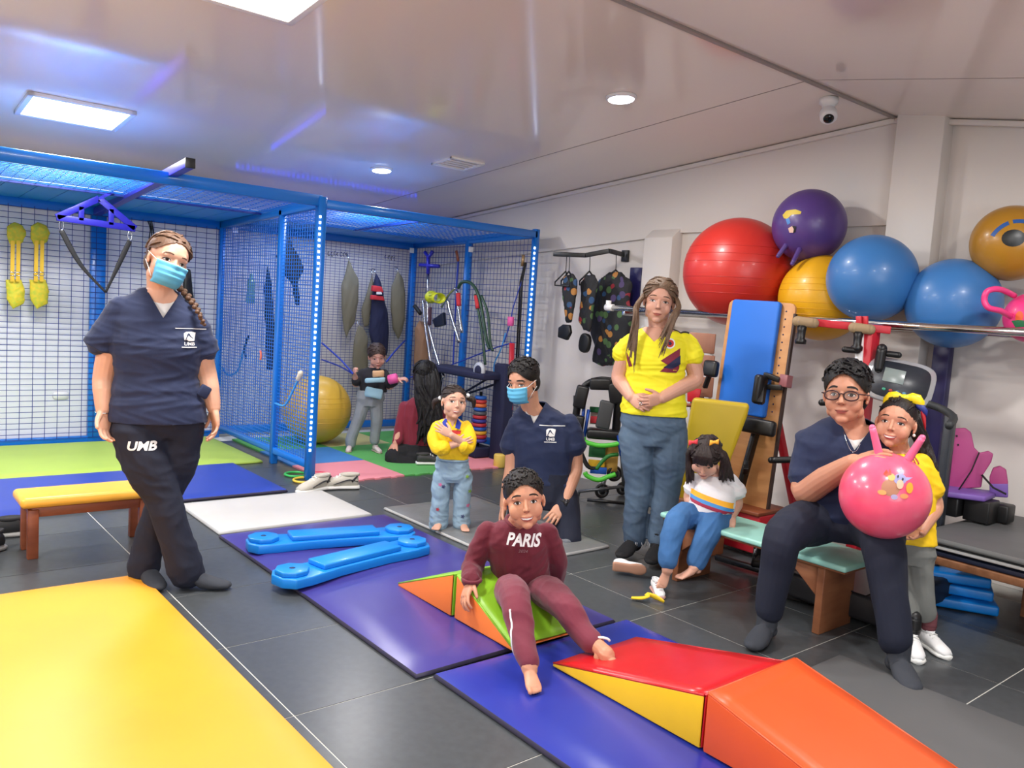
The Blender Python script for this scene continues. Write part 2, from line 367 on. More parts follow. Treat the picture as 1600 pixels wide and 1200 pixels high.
beam((-1.6, YBc, 1.875), (XC, YBc, 1.875), .06, .08); beam((XC, YBc, 1.9), (XR, YBc, 1.9), .05, .1)
beam((-1.6, YBc, .03), (XC, YBc, .03), .04, .06); beam((XC, YBc, .06), (XR, YBc, .06), .04, .07)
for x, z0, z1 in ((XC, ZT-.04, 1.88), (XR, ZT-.04, 1.9)): beam((x, YFc, z0), (x, YBc, z1), .05, .07)
beam((XC, YFc, .105), (XC, YBc, .105), .04, .05); beam((XR, YFc, .10), (XR, YBc, .10), .04, .06)
beam((-1.6, YFc, ZT-.04), (-1.6, YBc, 1.88))
wires((-1.6, YBc-.03, .05), (1, 0, 0), (0, 0, 1), 4.2, 1.8, .0865, .0435, .0024)
wires((XC, YBc-.01, .08), (1, 0, 0), (0, 0, 1), 1.98, 1.82, .05, .026, .0018)
wires((XC, YFc, .12), (0, 1, 0), (0, 0, 1), .62, 1.82, .041, .027, .003, M_wireb)
wires((XC, 5.96, .12), (0, 1, 0), (0, 0, 1), 1.28, 1.76, .041, .027, .003, M_wireb)
wires((XR, YFc, .12), (0, 1, 0), (0, 0, 1), .95, 1.82, .05, .05, .0026)
wires((XR, 6.28, .12), (0, 1, 0), (0, 0, 1), .95, 1.8, .05, .05, .0026)
sl = Vector((0, 1, -.06)).normalized()
wires((-1.6, YFc, 1.99), (1, 0, 0), sl, 4.2, 1.0, .075, .05, .0024, M_wireb)
wires((XC, YFc, 1.975), (1, 0, 0), sl, 1.98, 1.15, .05, .06, .0024, M_wireb)
def sheet(x0, x1, y0, y1, z0, z1):
    b = MB(); b.prism([(x0, y0, z0), (x0, y1, z1), (x0, y1, z1+.006), (x0, y0, z0+.006)], (x1-x0, 0, 0)); return b.build('roof_sheet', mat('bright_blue_sheet', (24, 134, 226), .45), cage)
x = -1.6
while x < XC-.05: sheet(x+.003, min(x+.19, XC)-.003, 6.32, YBc, 1.935, 1.90); x += .19
x = XC
while x < XR-.05: sheet(x+.003, min(x+.25, XR)-.003, 6.5, YBc, 1.925, 1.91); x += .25
for x0, x1, y0, y1, z0, z1 in ((-1.6, XC, 6.33, YBc, 1.945, 1.91), (XC, XR, 6.51, YBc, 1.935, 1.92)):
    b = MB(); b.prism([(x0, y0, z0), (x0, y1, z1), (x0, y1, z1+.01), (x0, y0, z0+.01)], (x1-x0, 0, 0)); b.build('added_roof_board', mat('pale_grey_board', (196, 196, 200), .7), cage)  # unseen pale board added over the sheets to dull their blue ceiling reflection
b = MB(); b.bar((-1.6, 6.32, 1.925), (XC, 6.32, 1.925), .02, .015); b.bar((XC, 6.48, 1.915), (XR, 6.48, 1.915), .02, .015); b.bar((3.5, YFc, 1.95), (3.5, 6.5, 1.91), .02, .02); b.build('roof_rail', M_wire, cage)
def leds(p, q, n, off):
    b = MB(); p, q, off = Vector(p), Vector(q), Vector(off)
    for k in range(n): c = p.lerp(q, (k+.5)/n)+off; b.box(c, (.013, .008, .017))
    o = b.build('led_strip', M_led, cage); o['label'] = 'dotted white led strip on the post'; o['kind'] = 'stuff'
leds((XC, YFc, .2), (XC, YFc, 1.88), 42, (-.02, -.033, 0)); leds((XR, YFc, .3), (XR, YFc, 1.86), 36, (-.03, -.03, 0))
M_ledb = mat('blue_led', (30, 60, 255), emit=6)
b = MB()
for k in range(40): b.box((XC+.1+k*.047, YBc-.1, 1.935), (.02, .02, .008))
for k in range(16): b.box((XC+.1, 5.5+k*.06, 1.985), (.02, .02, .008))
o = b.build('led_strip', M_ledb, cage); o['label'] = 'blue led strip on the cage roof'; o['kind'] = 'stuff'
for x, y in ((2.7, YBc-.06), (4.53, YBc-.06), (XR-.02, 6.22)):
    b = MB(); b.box((x, y, 1.84), (.05, .012, .05)); b.build('bracket', M_white, cage, .004)
area('cage_led_glow', (3.5, 6.6, 1.99), (math.pi, 0, 0), 1.7, .5, .45, (.12, .2, 1))
area('added_cage_fill', (3.5, 6.9, 1.86), (0, 0, 0), 1.6, .1, 7.0, (.6, .72, 1))  # extra lamp added to brighten the right bay, no visible source
# white boards behind the mesh
b = MB(); b.box((.5, YB-.03, .95), (4.2, .02, 1.9)); o = b.build('wall_board', M_wall2); o['kind'] = 'structure'; o.name = 'trim_6'
# arm with triangular spreader and strap
arm = thing('hoist_arm', 'violet square tube arm hung under the left cage roof', 'hoist', (1.6, 6, 1.9))
b = MB(); b.bar((1.6, 7.2, 1.86), (1.6, 5.0, 2.035), .055, .055); b.build('tube', M_violet, arm, .003); b = MB(); b.bar((1.6, 5.0, 2.035), (1.6, 4.985, 2.036), .058, .058); b.build('end_cap', M_black, arm, .003)
sp = thing('spreader_bar', 'dark blue triangular spreader bar with black strap hanging below the arm', 'hoist', (1.42, 6.3, 1.8))
Yt = 6.3; A, Bq, Cq = Vector((1.41, Yt, 1.885)), Vector((1.15, Yt, 1.725)), Vector((1.65, Yt, 1.705))
b = MB()
for p, q in ((A, Bq), (A, Cq), (Bq, Cq)): b.bar(p, q, .045, .018, (0, 1, 0))
for t_ in (.3, .68): m_ = Bq.lerp(Cq, t_); top = A.lerp(Bq, 1-t_/.52) if t_ < .52 else A.lerp(Cq, (t_-.52)/.48); b.bar(m_, top, .035, .018, (0, 1, 0))
b.build('frame', mat('dark_violet_enamel', (34, 32, 150), .35), sp, .003)
b = MB(); b.bar(A, (1.5, Yt, 1.945), .02, .02, (0, 1, 0)); b.build('hook', M_violet, sp)
M_steel = mat('chrome', (200, 202, 205), .18, metal=1); M_strap = mat('black_webbing', (18, 18, 20), .7, bump=.1, bscale=150)
for c in (Bq+Vector((.03, 0, -.05)), Cq+Vector((-.035, 0, -.055))):
    b = MB(); b.tube([c+Vector((.014*math.cos(t), 0, .032*math.sin(t))) for t in np.linspace(0, 2*math.pi, 17)], .003, 6, caps=False); b.build('carabiner', M_steel, sp)
b = MB(); s0 = Bq+Vector((.03, 0, -.085)); s1 = Cq+Vector((-.035, 0, -.09)); low = Vector((1.465, Yt, 1.24))
b.tube(smoothpath([s0, s0.lerp(low, .5)+Vector((-.02, 0, -.02)), low], 8), [.017, .018, .014, .009, .008], 8, flat=.25, hint=(0, 1, 0))
b.tube(smoothpath([s1, s1.lerp(low, .5)+Vector((-.0, 0, 0)), low], 8), [.016, .018, .016, .010, .008], 8, flat=.25, hint=(0, 1, 0)); b.build('strap', M_strap, sp)
# ---------------- mats on the floor ----------------
def vinyl(name, rgb, r=.33, bump=.25, bs=3): return mat(name, rgb, r, bump=bump, bscale=bs, var=.1, vscale=2.5)
def mat_pad(name, lab, x0, x1, y0, y1, z0, t, m, m2=None, rag=.01, seed=1, bev=.012, seams=()):
    """a padded mat: gridded top with slight swells, rounded rim"""
    rs = random.Random(seed); nx = max(4, int((x1-x0)/.06)); ny = max(4, int((y1-y0)/.06)); root = thing(name, lab, 'mat', ((x0+x1)/2, (y0+y1)/2, z0)); b = MB(); vs = []; ph = [rs.random()*6 for _ in range(6)]
    for j in range(ny+1):
        for i in range(nx+1):
            u, v = i/nx, j/ny; x = x0+(x1-x0)*u; y = y0+(y1-y0)*v
            wob = rag*math.sin(3*x+ph[0]+2*y); x += wob*(1 if u > .5 else -1)*.3; y += rag*math.sin(4*x+ph[1])*.3
            e = min(i, nx-i, j, ny-j); zz = t*(1-.35*(e == 0)) + rag*.18*(math.sin(5*x+ph[2]+3*y)+math.sin(7*y+ph[3]-4*x))*(e > 0)
            for sy in seams:
                if abs(y-sy) < .035: zz -= .006*(1-abs(y-sy)/.035)
            vs.append((x, y, z0+zz))
    q = [(j*(nx+1)+i, j*(nx+1)+i+1, (j+1)*(nx+1)+i+1, (j+1)*(nx+1)+i) for j in range(ny) for i in range(nx)]
    b.add(vs, q, True); b.build('cover_top', m, root)
    ring = [i for i in range(nx+1)] + [j*(nx+1)+nx for j in range(1, ny+1)] + [ny*(nx+1)+i for i in range(nx-1, -1, -1)] + [j*(nx+1) for j in range(ny-1, 0, -1)]
    n = len(ring); b = MB(); c = Vector(((x0+x1)/2, (y0+y1)/2, 0)); prof = []
    for zf, out in ((1, 0), (.5, .006), (.12, .004), (.0, -.004)):
        for k in ring:
            v = Vector(vs[k]); d = Vector((v.x-c.x, v.y-c.y, 0)); d = Vector((math.copysign(1, d.x) if abs(v.x-c.x) > (x1-x0)/2*.97 else 0, math.copysign(1, d.y) if abs(v.y-c.y) > (y1-y0)/2*.97 else 0, 0))
            prof.append((v.x+d.x*out, v.y+d.y*out, z0+(v.z-z0)*zf if zf else z0))
    fs = [(r*n+k, r*n+(k+1) % n, (r+1)*n+(k+1) % n, (r+1)*n+k) for r in range(3) for k in range(n)]; fs.append(tuple(3*n+k for k in range(n)))
    b.add(prof, fs, True); b.build('side_panel', m2 or m, root); return root
M_ymat = vinyl('yellow_vinyl', (246, 166, 44), .42, .08); M_purple = vinyl('violet_vinyl', (66, 58, 136), .28, .2); M_bmat = vinyl('blue_vinyl', (42, 56, 158), .25, .25)
M_bmat2 = vinyl('royal_blue_vinyl', (42, 66, 164), .4, .05); M_lime = vinyl('lime_mat', (172, 200, 84), .5, .03); M_lgrey = vinyl('pale_grey_vinyl', (196, 194, 190), .45, .3, 5)
M_ggrey = vinyl('grey_vinyl', (122, 124, 124), .28, .5, 7); M_dgrey = vinyl('dark_grey_vinyl', (92, 93, 94), .5, .35, 4); M_edge = mat('dark_mat_edge', (50, 46, 70), .5); M_edgew = mat('pale_mat_edge', (190, 190, 188), .5)
mat_pad('floor_mat', 'large yellow exercise mat in the near left corner', -1.0, 1.045, 1.76, 3.76, 0, .035, M_ymat, mat('orange_edge', (216, 140, 50), .5), .004, 1)
mat_pad('floor_mat', 'violet folding mat under the two blue balance beams', 1.56, 2.56, 2.29, 4.21, 0, .028, M_purple, M_edge, .012, 2, seams=(3.25,))
mat_pad('floor_mat', 'royal blue mat under the bare feet of the boy', 1.61, 2.6, .3, 2.255, 0, .03, M_bmat, M_edge, .016, 3, seams=(1.28,))
mat_pad('floor_mat', 'pale grey mat on the floor in front of the pair of sneakers', 1.58, 2.5, 4.26, 4.93, 0, .03, M_lgrey, M_edgew, .012, 4)
mat_pad('floor_mat', 'shiny grey mat under the toddler in light jeans', 2.66, 3.36, 3.1, 4.36, 0, .028, M_ggrey, M_edgew, .012, 5)
mat_pad('floor_mat', 'blue mat behind the yellow bench', -1.3, 2.3, 5.03, 5.99, 0, .03, M_bmat2, M_edge, .003, 6)
mat_pad('floor_mat', 'lime green mat inside the left cage bay', -1.3, 2.53, 6.0, 7.18, 0, .03, M_lime, M_lime, .002, 7)
mat_pad('floor_mat', 'dark grey mat beside the orange wedge at lower right', 2.6, 3.1, -.1, 1.56, 0, .025, M_dgrey, M_edge, .01, 8)
# interlocking foam tiles in the right bay
fo = {'green': (88, 168, 88), 'pink': (226, 140, 150), 'blue': (56, 124, 190), 'cream': (196, 190, 130)}
def puzzle(x0, y0, c, lab, s=.62, front=True):
    """foam tile with knobbed front and side edges"""
    pts = []; n = 9
    def edge(p, q, out, teeth):
        L = []
        for k in range(n):
            t0 = k/n; L.append(p.lerp(q, t0+.02/n))
            if teeth and k % 2: L += [p.lerp(q, t0+.25/n)+out*.0, p.lerp(q, t0+.15/n)+out*.022, p.lerp(q, t0+.85/n)+out*.022, p.lerp(q, t0+.75/n)]
        return L
    a, b_, c_, d = Vector((x0, y0, 0)), Vector((x0+s, y0, 0)), Vector((x0+s, y0+s, 0)), Vector((x0, y0+s, 0))
    pts = edge(a, b_, Vector((0, -1, 0)), front) + edge(b_, c_, Vector((1, 0, 0)), False) + edge(c_, d, Vector((0, 1, 0)), False) + edge(d, a, Vector((-1, 0, 0)), False)
    b = MB(); b.prism([(p.x, p.y, .001) for p in pts], (0, 0, .012)); o = b.build('foam_tile', mat('foam_'+c, fo[c], .75, bump=.1, bscale=300)); tag(o, lab, 'mat', 'interlocking foam floor tiles')
px0, py0 = 2.68, 5.16; s = .62
LAY = {(0, 0): ('pink', 'pink foam tile nearest the led-lit cage post'), (1, 0): ('green', 'green foam tile with knobbed front edge under the kneeling woman'), (2, 0): ('pink', 'pink foam tile behind the toddler in yellow'),
       (0, 1): ('blue', 'blue foam tile left of the standing toddler'), (1, 1): ('green', 'green foam tile under the feet of the standing toddler'), (2, 1): ('blue', 'blue foam tile behind the kneeling woman'),
       (0, 2): ('green', 'green foam tile under the yellow ball'), (1, 2): ('cream', 'cream foam tile at the back of the bay'), (2, 2): ('green', 'green foam tile in the far corner of the bay')}
for (i, j), (c, l) in LAY.items(): puzzle(px0+i*(s+.002), py0+j*(s+.002), c, l, front=(j == 0))
# ---------------- people: helpers ----------------
def xf(mb, M):
    mb.v = [tuple(M @ Vector(v)) for v in mb.v]; return mb
def join_meshes(ms, name='body'):
    bm = bmesh.new()
    for m in ms: bm.from_mesh(m)
    me = bpy.data.meshes.new(name); bm.to_mesh(me); bm.free()
    for m in ms: bpy.data.meshes.remove(m)
    me.polygons.foreach_set('use_smooth', [True]*len(me.polygons)); return me
def headframe(P, yaw=0, pitch=0, roll=0):
    B = Matrix((-P.right, P.fwd, P.up)).transposed()
    return B @ Matrix.Rotation(math.radians(yaw), 3, 'Z') @ Matrix.Rotation(math.radians(-pitch), 3, 'X') @ Matrix.Rotation(math.radians(roll), 3, 'Y')
def M4(R, c, s=1.0): return Matrix.Translation(c) @ (R*s).to_4x4()
def head_mb(c, R, h, wide=1.0, jaw=1.0, nose=1.0, child=0, ears=True, cheek=1.0):
    b = MB(); w_ = wide
    b.ball((0, -.06, .13), (.335*w_, .425, .37), n=24, m=16)
    b.ball((0, .07, -.10), (.285*w_, .29, .36), n=24, m=14)
    b.ball((0, .11, -.27), (.215*w_*jaw, .225, .20), n=20, m=12)
    b.ball((0, .245, -.405), (.095*jaw, .08, .075), n=16, m=10)
    for s in (-1, 1):
        b.ball((s*.15*w_, .215, -.15), (.125*cheek, .10, .13*cheek), n=16, m=10)
        b.ball((s*.13*w_, .27, .075), (.12, .06, .04), n=14, m=8)
        b.ball((s*.215*w_*jaw, .0, -.28), (.06, .12, .1), n=12, m=8)
        if ears:
            Re = Matrix.Rotation(s*math.radians(-22), 3, 'Z')
            b.ball((s*.335*w_, -.03, -.03), (.028, .065, .105), Re, n=14, m=10); b.ball((s*.33*w_, -.005, -.11), (.026, .035, .04), Re, n=10, m=8)
    b.ball((0, .30, .12), (.19, .07, .11), n=16, m=10)
    nl = .045*nose
    b.tube([(0, .335, .05), (0, .365, -.03), (0, .385+nl, -.125), (0, .35, -.155)], [.028, .034, .046*nose, .03], 10); b.ball((0, .375+nl, -.12), (.042*nose, .04, .036), n=12, m=8)
    for s in (-1, 1): b.ball((s*.045*nose, .345+nl*.5, -.135), (.032*nose, .04, .027), n=10, m=8)
    b.ball((0, .32, -.245), (.10, .05, .035), n=14, m=8); b.ball((0, .318, -.285), (.085, .048, .033), n=14, m=8)
    return xf(b, M4(R, c, h))
def smoothline(pts, w, taper=(.2, 1, .2)):
    """2D brush stroke outline"""
    P = [Vector((p[0], p[1])) for p in pts]; P = [Vector((v.x, v.y)) for v in smoothpath([(p.x, p.y, 0) for p in P], 4)]; n = len(P); L = []; R_ = []
    for i, p in enumerate(P):
        d = (P[min(i+1, n-1)]-P[max(i-1, 0)]).normalized(); q = Vector((-d.y, d.x)); ww = w*float(np.interp(i/(n-1), np.linspace(0, 1, len(taper)), taper)); L.append(p+q*ww); R_.append(p-q*ww)
    return [(p.x, p.y) for p in L] + [(p.x, p.y) for p in reversed(R_)]
M_eyew = mat('eye_white', (232, 228, 224), .25); M_pup = mat('pupil_black', (10, 8, 8), .15); M_teeth = mat('teeth', (238, 234, 226), .3)
def iris_m(rgb): return mat('iris_%d_%d' % (rgb[0], rgb[2]), rgb, .2)
def face(P, root, c, R, h, bvh, iris=(60, 36, 24), brow=(40, 30, 26), lip=(170, 96, 90), look=(0, 0), smile=0, teeth=0, mouth=True, browt=1.0, eyeh=1.0, eyes=True, lash=(24, 16, 14), browz=.115, open_=1.0):
    rt, up, fw = R @ Vector((1, 0, 0)), R @ Vector((0, 0, 1)), R @ Vector((0, 1, 0)); fr = (Vector(c), rt*1, up*1, fw); k = h
    def d(name, poly, m, off, step=.012): return shape_decal(name, [(x*k, y*k) for x, y in poly], fr, bvh, m, root, step*k*1.6, off, .5*h)
    Mb = mat('brow_%d' % brow[0], brow, .8); Ml = mat('lips_%d_%d' % lip[:2], lip, .4); Mla = mat('lash', lash, .7)
    if eyes:
        for s in (-1, 1):
            x0 = s*.138; W = .062; H = .027*eyeh
            al = [(x0-W, -.004), (x0-W*.6, H*.62), (x0-W*.1, H*1.0), (x0+W*.45, H*.8), (x0+W, .002), (x0+W*.5, -H*.72), (x0-W*.1, -H*.9), (x0-W*.6, -H*.62)]
            if s > 0: al = [(2*x0-x, y) for x, y in al]
            al = [(x, y-.009*((x-x0)*s/W)) for x, y in al]
            al = [(v.x, v.y) for v in smoothpath([(x, y, 0) for x, y in al+[al[0]]], 2)][:-1]
            d('eye_white', al, M_eyew, .0006)
            ix, iz = x0+look[0]*.03, .002+look[1]*.012; r = .0275
            d('iris', [(ix+r*math.cos(t), iz+min(r*.98, H*.95)*math.sin(t)) for t in np.linspace(0, 2*math.pi, 17)[:-1]], iris_m(iris), .0012)
            d('pupil', ell(ix, iz, .013, .013, 10), M_pup, .0017)
            lid = [(x0+s*W*1.08, -.012), (x0+s*W*.55, H*.78), (x0-s*W*.1, H*1.16), (x0-s*W*.6, H*.75), (x0-s*W*.98, -.004)]
            d('eyelid_line', smoothline(lid, .0085, (.5, 1, .9, .5)), Mla, .002)
            low = [(x0+s*W*.95, -.010), (x0+s*W*.4, -H*.85), (x0-s*W*.2, -H*1.0), (x0-s*W*.8, -H*.5)]
            d('eyelid_line', smoothline(low, .0035, (.5, 1, .4)), mat('lid_shadow', (120, 76, 62), .7), .0019)
            d('eyebrow', smoothline([(x0-s*.065, browz+.004), (x0, browz+.010), (x0+s*.06, browz-.008), (x0+s*.095, browz-.042)], .0145*browt, (.7, 1, .8, .2)), Mb, .0014)
    if mouth:
        w = .088+.042*smile; zz = -.268-.006*smile; cz = .036*smile
        up_ = [(-w, zz+cz), (-w*.5, zz+.012+cz*.3), (-w*.14, zz+.022), (0, zz+.016), (w*.14, zz+.022), (w*.5, zz+.012+cz*.3), (w, zz+cz)]
        mid = [(w*.6, zz+cz*.15-.002), (0, zz-.004-.004*smile), (-w*.6, zz+cz*.15-.002)]
        if teeth:
            t = .03*teeth; d('teeth', [(-w*.85, zz+cz*.7), (0, zz+.004), (w*.85, zz+cz*.7), (w*.55, zz-t*.55), (0, zz-t), (-w*.55, zz-t*.55)], M_teeth, .0016)
            d('upper_lip', up_ + [(w*.55, zz+cz*.35), (0, zz+.003), (-w*.55, zz+cz*.35)], Ml, .0022)
            d('lower_lip', [(-w*.98, zz+cz), (-w*.55, zz-t*.5), (0, zz-t*.95), (w*.55, zz-t*.5), (w*.98, zz+cz), (w*.6, zz-t*.9-.012), (0, zz-t-.03), (-w*.6, zz-t*.9-.012)], Ml, .0022)
        else:
            d('upper_lip', up_ + mid, Ml, .0014)
            d('lower_lip', [(-w, zz+cz)] + [(-w*.6, zz+cz*.15-.002), (0, zz-.004-.004*smile), (w*.6, zz+cz*.15-.002)] + [(w, zz+cz), (w*.5, zz-.03), (0, zz-.038), (-w*.5, zz-.03)], Ml, .0016)
            d('mouth_line', smoothline([(-w*1.02, zz+cz), (-w*.5, zz+cz*.1-.001), (0, zz-.004), (w*.5, zz+cz*.1-.001), (w*1.02, zz+cz)], .0045, (.4, 1, .8, 1, .4)), mat('mouth_line', (86, 36, 34), .6), .0026)
    for s in (-1, 1): d('nostril', ell(s*.034, -.158, .011, .006, 8), mat('lid_shadow', (120, 76, 62), .7), .001)
def hand(b, wrist, d, pn, L, thumb=1, curl=(15, 20, 15), spread=6, tcurl=20, curls=None, wristr=None):
    """palm, four unequal bent fingers and a thumb; d = finger direction, pn = palm normal"""
    d = Vector(d).normalized(); pn = Vector(pn); pn = (pn - d*pn.dot(d)).normalized(); sd = d.cross(pn)*thumb; wrist = Vector(wrist)
    wr = wristr or .15*L
    secs = [(wrist-d*.08*L, sd*wr, pn*wr*.78), (wrist+d*.04*L, sd*.15*L, pn*.105*L), (wrist+d*.2*L, sd*.205*L, pn*.105*L), (wrist+d*.38*L, sd*.225*L, pn*.088*L), (wrist+d*.5*L, sd*.215*L, pn*.07*L), (wrist+d*.54*L, sd*.19*L, pn*.05*L)]
    b.loft(secs, 18, p=2.5)
    fl_ = [.40, .45, .42, .33]; off = [.155, .052, -.052, -.15]; r0 = [.052, .054, .051, .045]
    for i in range(4):
        c = curls[i] if curls else curl; a = math.radians(spread*(1.5-i)); p = wrist + d*(.49+[.0, .02, .01, -.03][i])*L + sd*off[i]*L; dd = (d*math.cos(a) + sd*math.sin(a)).normalized(); nn = pn.copy(); pts = [p-dd*.06*L, p]; ang = 0
        for j, fr in enumerate((.46, .31, .23)):
            ang += math.radians(c[j]); q = pts[-1] + (dd*math.cos(ang) + nn*math.sin(ang))*fl_[i]*fr*L; pts.append(q)
        b.limb(pts, [r0[i]*L*1.05, r0[i]*L*1.05, r0[i]*L*.95, r0[i]*L*.88, r0[i]*L*.75], 9, k=2)
    t0 = wrist + d*.12*L + sd*.13*L + pn*.03*L; dd = (d*.70 + sd*.66 + pn*.2).normalized(); t1 = t0 + dd*.2*L; d2 = (dd + (pn*.6 - sd*.25)*math.sin(math.radians(tcurl)) + d*.3).normalized(); t2 = t1 + d2*.15*L; d3 = (d2 + (pn*.4-sd*.4)*math.sin(math.radians(tcurl))).normalized()
    b.limb([t0, t1, t2, t2+d3*.12*L], [.085*L, .066*L, .056*L, .046*L], 10, k=3)
def foot_bare(b, ankle, toe_dir, L, up=(0, 0, 1), r=None, side=1):
    """ankle, heel, instep and five toes; ankle = joint point about .25 L above the sole"""
    d = Vector(toe_dir).normalized(); u = Vector(up); u = (u-d*u.dot(d)).normalized(); s = d.cross(u)*side; a = Vector(ankle); r = r or .17*L; z = .27*L
    b.ball(a-u*(z-.12*L)-d*.12*L, (.14*L, .15*L, .13*L))
    secs = [(a+u*.05*L, s*r, d*r), (a-u*.08*L+d*.03*L, s*r*.95, (d*.9-u*.3)*r*1.2), (a-u*(z-.15*L)+d*.15*L, s*.15*L, u*.15*L+d*.05*L), (a-u*(z-.11*L)+d*.32*L, s*.17*L, u*.12*L), (a-u*(z-.08*L)+d*.5*L, s*.19*L, u*.085*L), (a-u*(z-.065*L)+d*.6*L, s*.185*L, u*.06*L)]
    b.loft(secs, 16)
    for i, (o, l, rr) in enumerate(((.125, .17, .062), (.045, .15, .046), (-.02, .13, .042), (-.08, .105, .04), (-.135, .08, .038))):
        p = a-u*(z-rr*L-.005*L)+d*.56*L+s*o*L; b.limb([p, p+d*l*.6*L+u*.015*L, p+d*l*L-u*.01*L], [rr*L, rr*L*.9, rr*L*.85], 9, k=2)
def foot_sock(b, ankle, toe_dir, L, r, up=(0, 0, 1)):
    d = Vector(toe_dir).normalized(); u = Vector(up); u = (u-d*u.dot(d)).normalized(); s = d.cross(u); a = Vector(ankle); z = .27*L
    b.ball(a-u*(z-.13*L)-d*.1*L, (.16*L, .16*L, .13*L)); b.ball(a, r*1.02)
    b.loft([(a+u*.3*L, s*r, d*r), (a, s*r, d*r*1.05), (a-u*.06*L+d*.05*L, s*.16*L, (d-u*.5)*.16*L), (a-u*(z-.16*L)+d*.2*L, s*.17*L, u*.15*L), (a-u*(z-.11*L)+d*.42*L, s*.19*L, u*.115*L), (a-u*(z-.085*L)+d*.62*L, s*.17*L, u*.08*L), (a-u*(z-.07*L)+d*.72*L, s*.11*L, u*.055*L)], 16)
    b.ball(a-u*(z-.08*L)+d*.66*L, (.11*L, .11*L, .07*L))
def cloth(mb, name, m, root, vox=.006, sm=4, amp=.004, freq=22, seed=1, stretch=(1, 1, .6), mask=None, post=None):
    me = remesh(mb, vox, sm)
    if amp: fold(me, amp, freq, seed, stretch, mask)
    if post: post(me)
    return obj(name, me, m, root), bvh_of(me)
def vcut(o_, P_side, P_up, P_fw, half, depth, z_top=.2):
    """clean V neckline: o_ = bottom point of the V"""
    s, u, f = Vector(P_side).normalized(), Vector(P_up).normalized(), Vector(P_fw).normalized(); o_ = Vector(o_)
    def loc(c): v = c-o_; return v.dot(s), v.dot(u), v.dot(f)
    k = half/depth
    def reg(c): x, z, y = loc(c); return y > -.10 and -.02 < z < z_top and abs(x) < half*1.6+.03
    def test(c): x, z, y = loc(c); return y > -.10 and 0 < z < z_top and abs(x) < k*z
    n1 = (s - u*k).normalized(); n2 = (s + u*k).normalized()
    return lambda me: cut(me, test, [(o_, n1, reg), (o_, n2, reg)])
def drop_inside(me, test): return cut(me, test)
SKIN = {}
def skin(rgb):
    rgb = tuple(int(v*.9+w_*.1) for v, w_ in zip(rgb, (225, 200, 190))); k = 'skin_%d_%d_%d' % rgb
    return mat(k, rgb, .5, sss=.12, bump=.06, bscale=180, var=.06, vscale=20)
def hair_m(rgb, k=''): return mat('hair_%d_%d%s' % (rgb[0], rgb[1], k), rgb, .5, bump=.35, bscale=26, stretch=(9, 9, 1.2), var=.4, vscale=22, spec=.35)
def hairy(root, hc, R, h, m, puff=.03, zf=.3, zs=.1, yb=-.03, nape=-.3, locks=60, flow=(0, 1, -.2), sym=False, r=.028, top=0, seed=2, steps=7, region=None, extra=None, lift=.02, wav=0, name='hair', mess=.12):
    # fitted cap trimmed at the hairline, plus overlapping locks that follow the skull
    b = MB(); b.ball((0, -.08, .15+top), (.335+puff, .42+puff, .365+puff), n=26, m=18); b.ball((0, -.2, -.06), (.29+puff, .27+puff, .3), n=20, m=12); xf(b, M4(R, hc, h)); Ri = R.inverted()
    def test(c):
        q = Ri @ (c-hc) / h; ax = abs(q.x)/.33
        return (q.y > .0 and q.z < zf-(zf-zs)*ax*ax) or (q.z < zs and q.y > yb) or q.z < nape
    me = cut(remesh(b, .0045, 2), test); rs = random.Random(seed); b = MB(); fl_ = Vector(flow)
    for i in range(locks):
        for _ in range(60):
            u = Vector((rs.gauss(0, 1), rs.gauss(0, 1), rs.gauss(.5, .8))).normalized()
            if (region(u) if region else (u.z > .25 or u.y < -.1) and u.z > -.35): break
        pts = []
        jx, jy, jz = (rs.gauss(0, mess) for _ in range(3)); f = Vector((jx, jy, jz)) + Vector((fl_.x + (math.copysign(.8, u.x) if sym else 0), fl_.y, fl_.z)); L = rs.uniform(.6, 1.1)
        for k in range(steps):
            p = Vector((0, -.08, .15+top)) + Vector((u.x*(.335+puff), u.y*(.42+puff), u.z*(.365+puff)))*(1+lift*math.sin(math.pi*(k+.5)/steps)); 
            q = p; ax = abs(q.x)/.33
            if k and ((q.y > 0 and q.z < zf-(zf-zs)*ax*ax-.02) or (q.z < zs-.03 and q.y > yb+.02) or q.z < nape-.03): break
            pts.append(p); g = f - u*u.dot(f); g.x += wav*math.sin(i+k*1.3); u = (u + g*(.10*L)).normalized()
        if len(pts) > 2: b.tube(smoothpath(pts, 2), [r*.5, r, r, r*.35], 7, flat=.6)
    xf(b, M4(R, hc, h))
    if extra: extra(b)
    if b.v: m2 = remesh(b, .003, 1); fold(m2, .0012, 160, seed, (1, 1, .3)); me = join_meshes([me, m2])
    return obj(name, me, m, root)
def arm(P, sh, el, wr, hd, rad, L, pn, thumb, curl=(18, 28, 20), vox=.003, spread=4, k=4, curls=None, tcurl=20, fine=True):
    b = MB(); sh, el, wr, hd = [P(*q) if not isinstance(q, Vector) else q for q in (sh, el, wr, hd)]
    b.limb([sh, sh.lerp(el, .5), el, el.lerp(wr, .45), wr], [rad[0]*.68, rad[0]*.9, rad[1], rad[1]*.95, rad[2]], 16, k=k)
    hand(b, wr, hd-wr, P.right*pn[0] + P.fwd*pn[1] + P.up*pn[2], L, thumb, curl, spread, tcurl, wristr=rad[2], curls=curls); return remesh(b, vox, 1)
def sleeve(b, P, pts, r):
    Q = [q if isinstance(q, Vector) else P(*q) for q in pts]; r = [v*(.84+.1*i/(len(r)-1)) for i, v in enumerate(r)]; b.limb(Q, r, 16); d = (Q[-1]-Q[-2]).normalized(); b.tube([Q[-1]-d*.02, Q[-1]+d*.012], [r[-1]*1.0, r[-1]*1.04], 16)
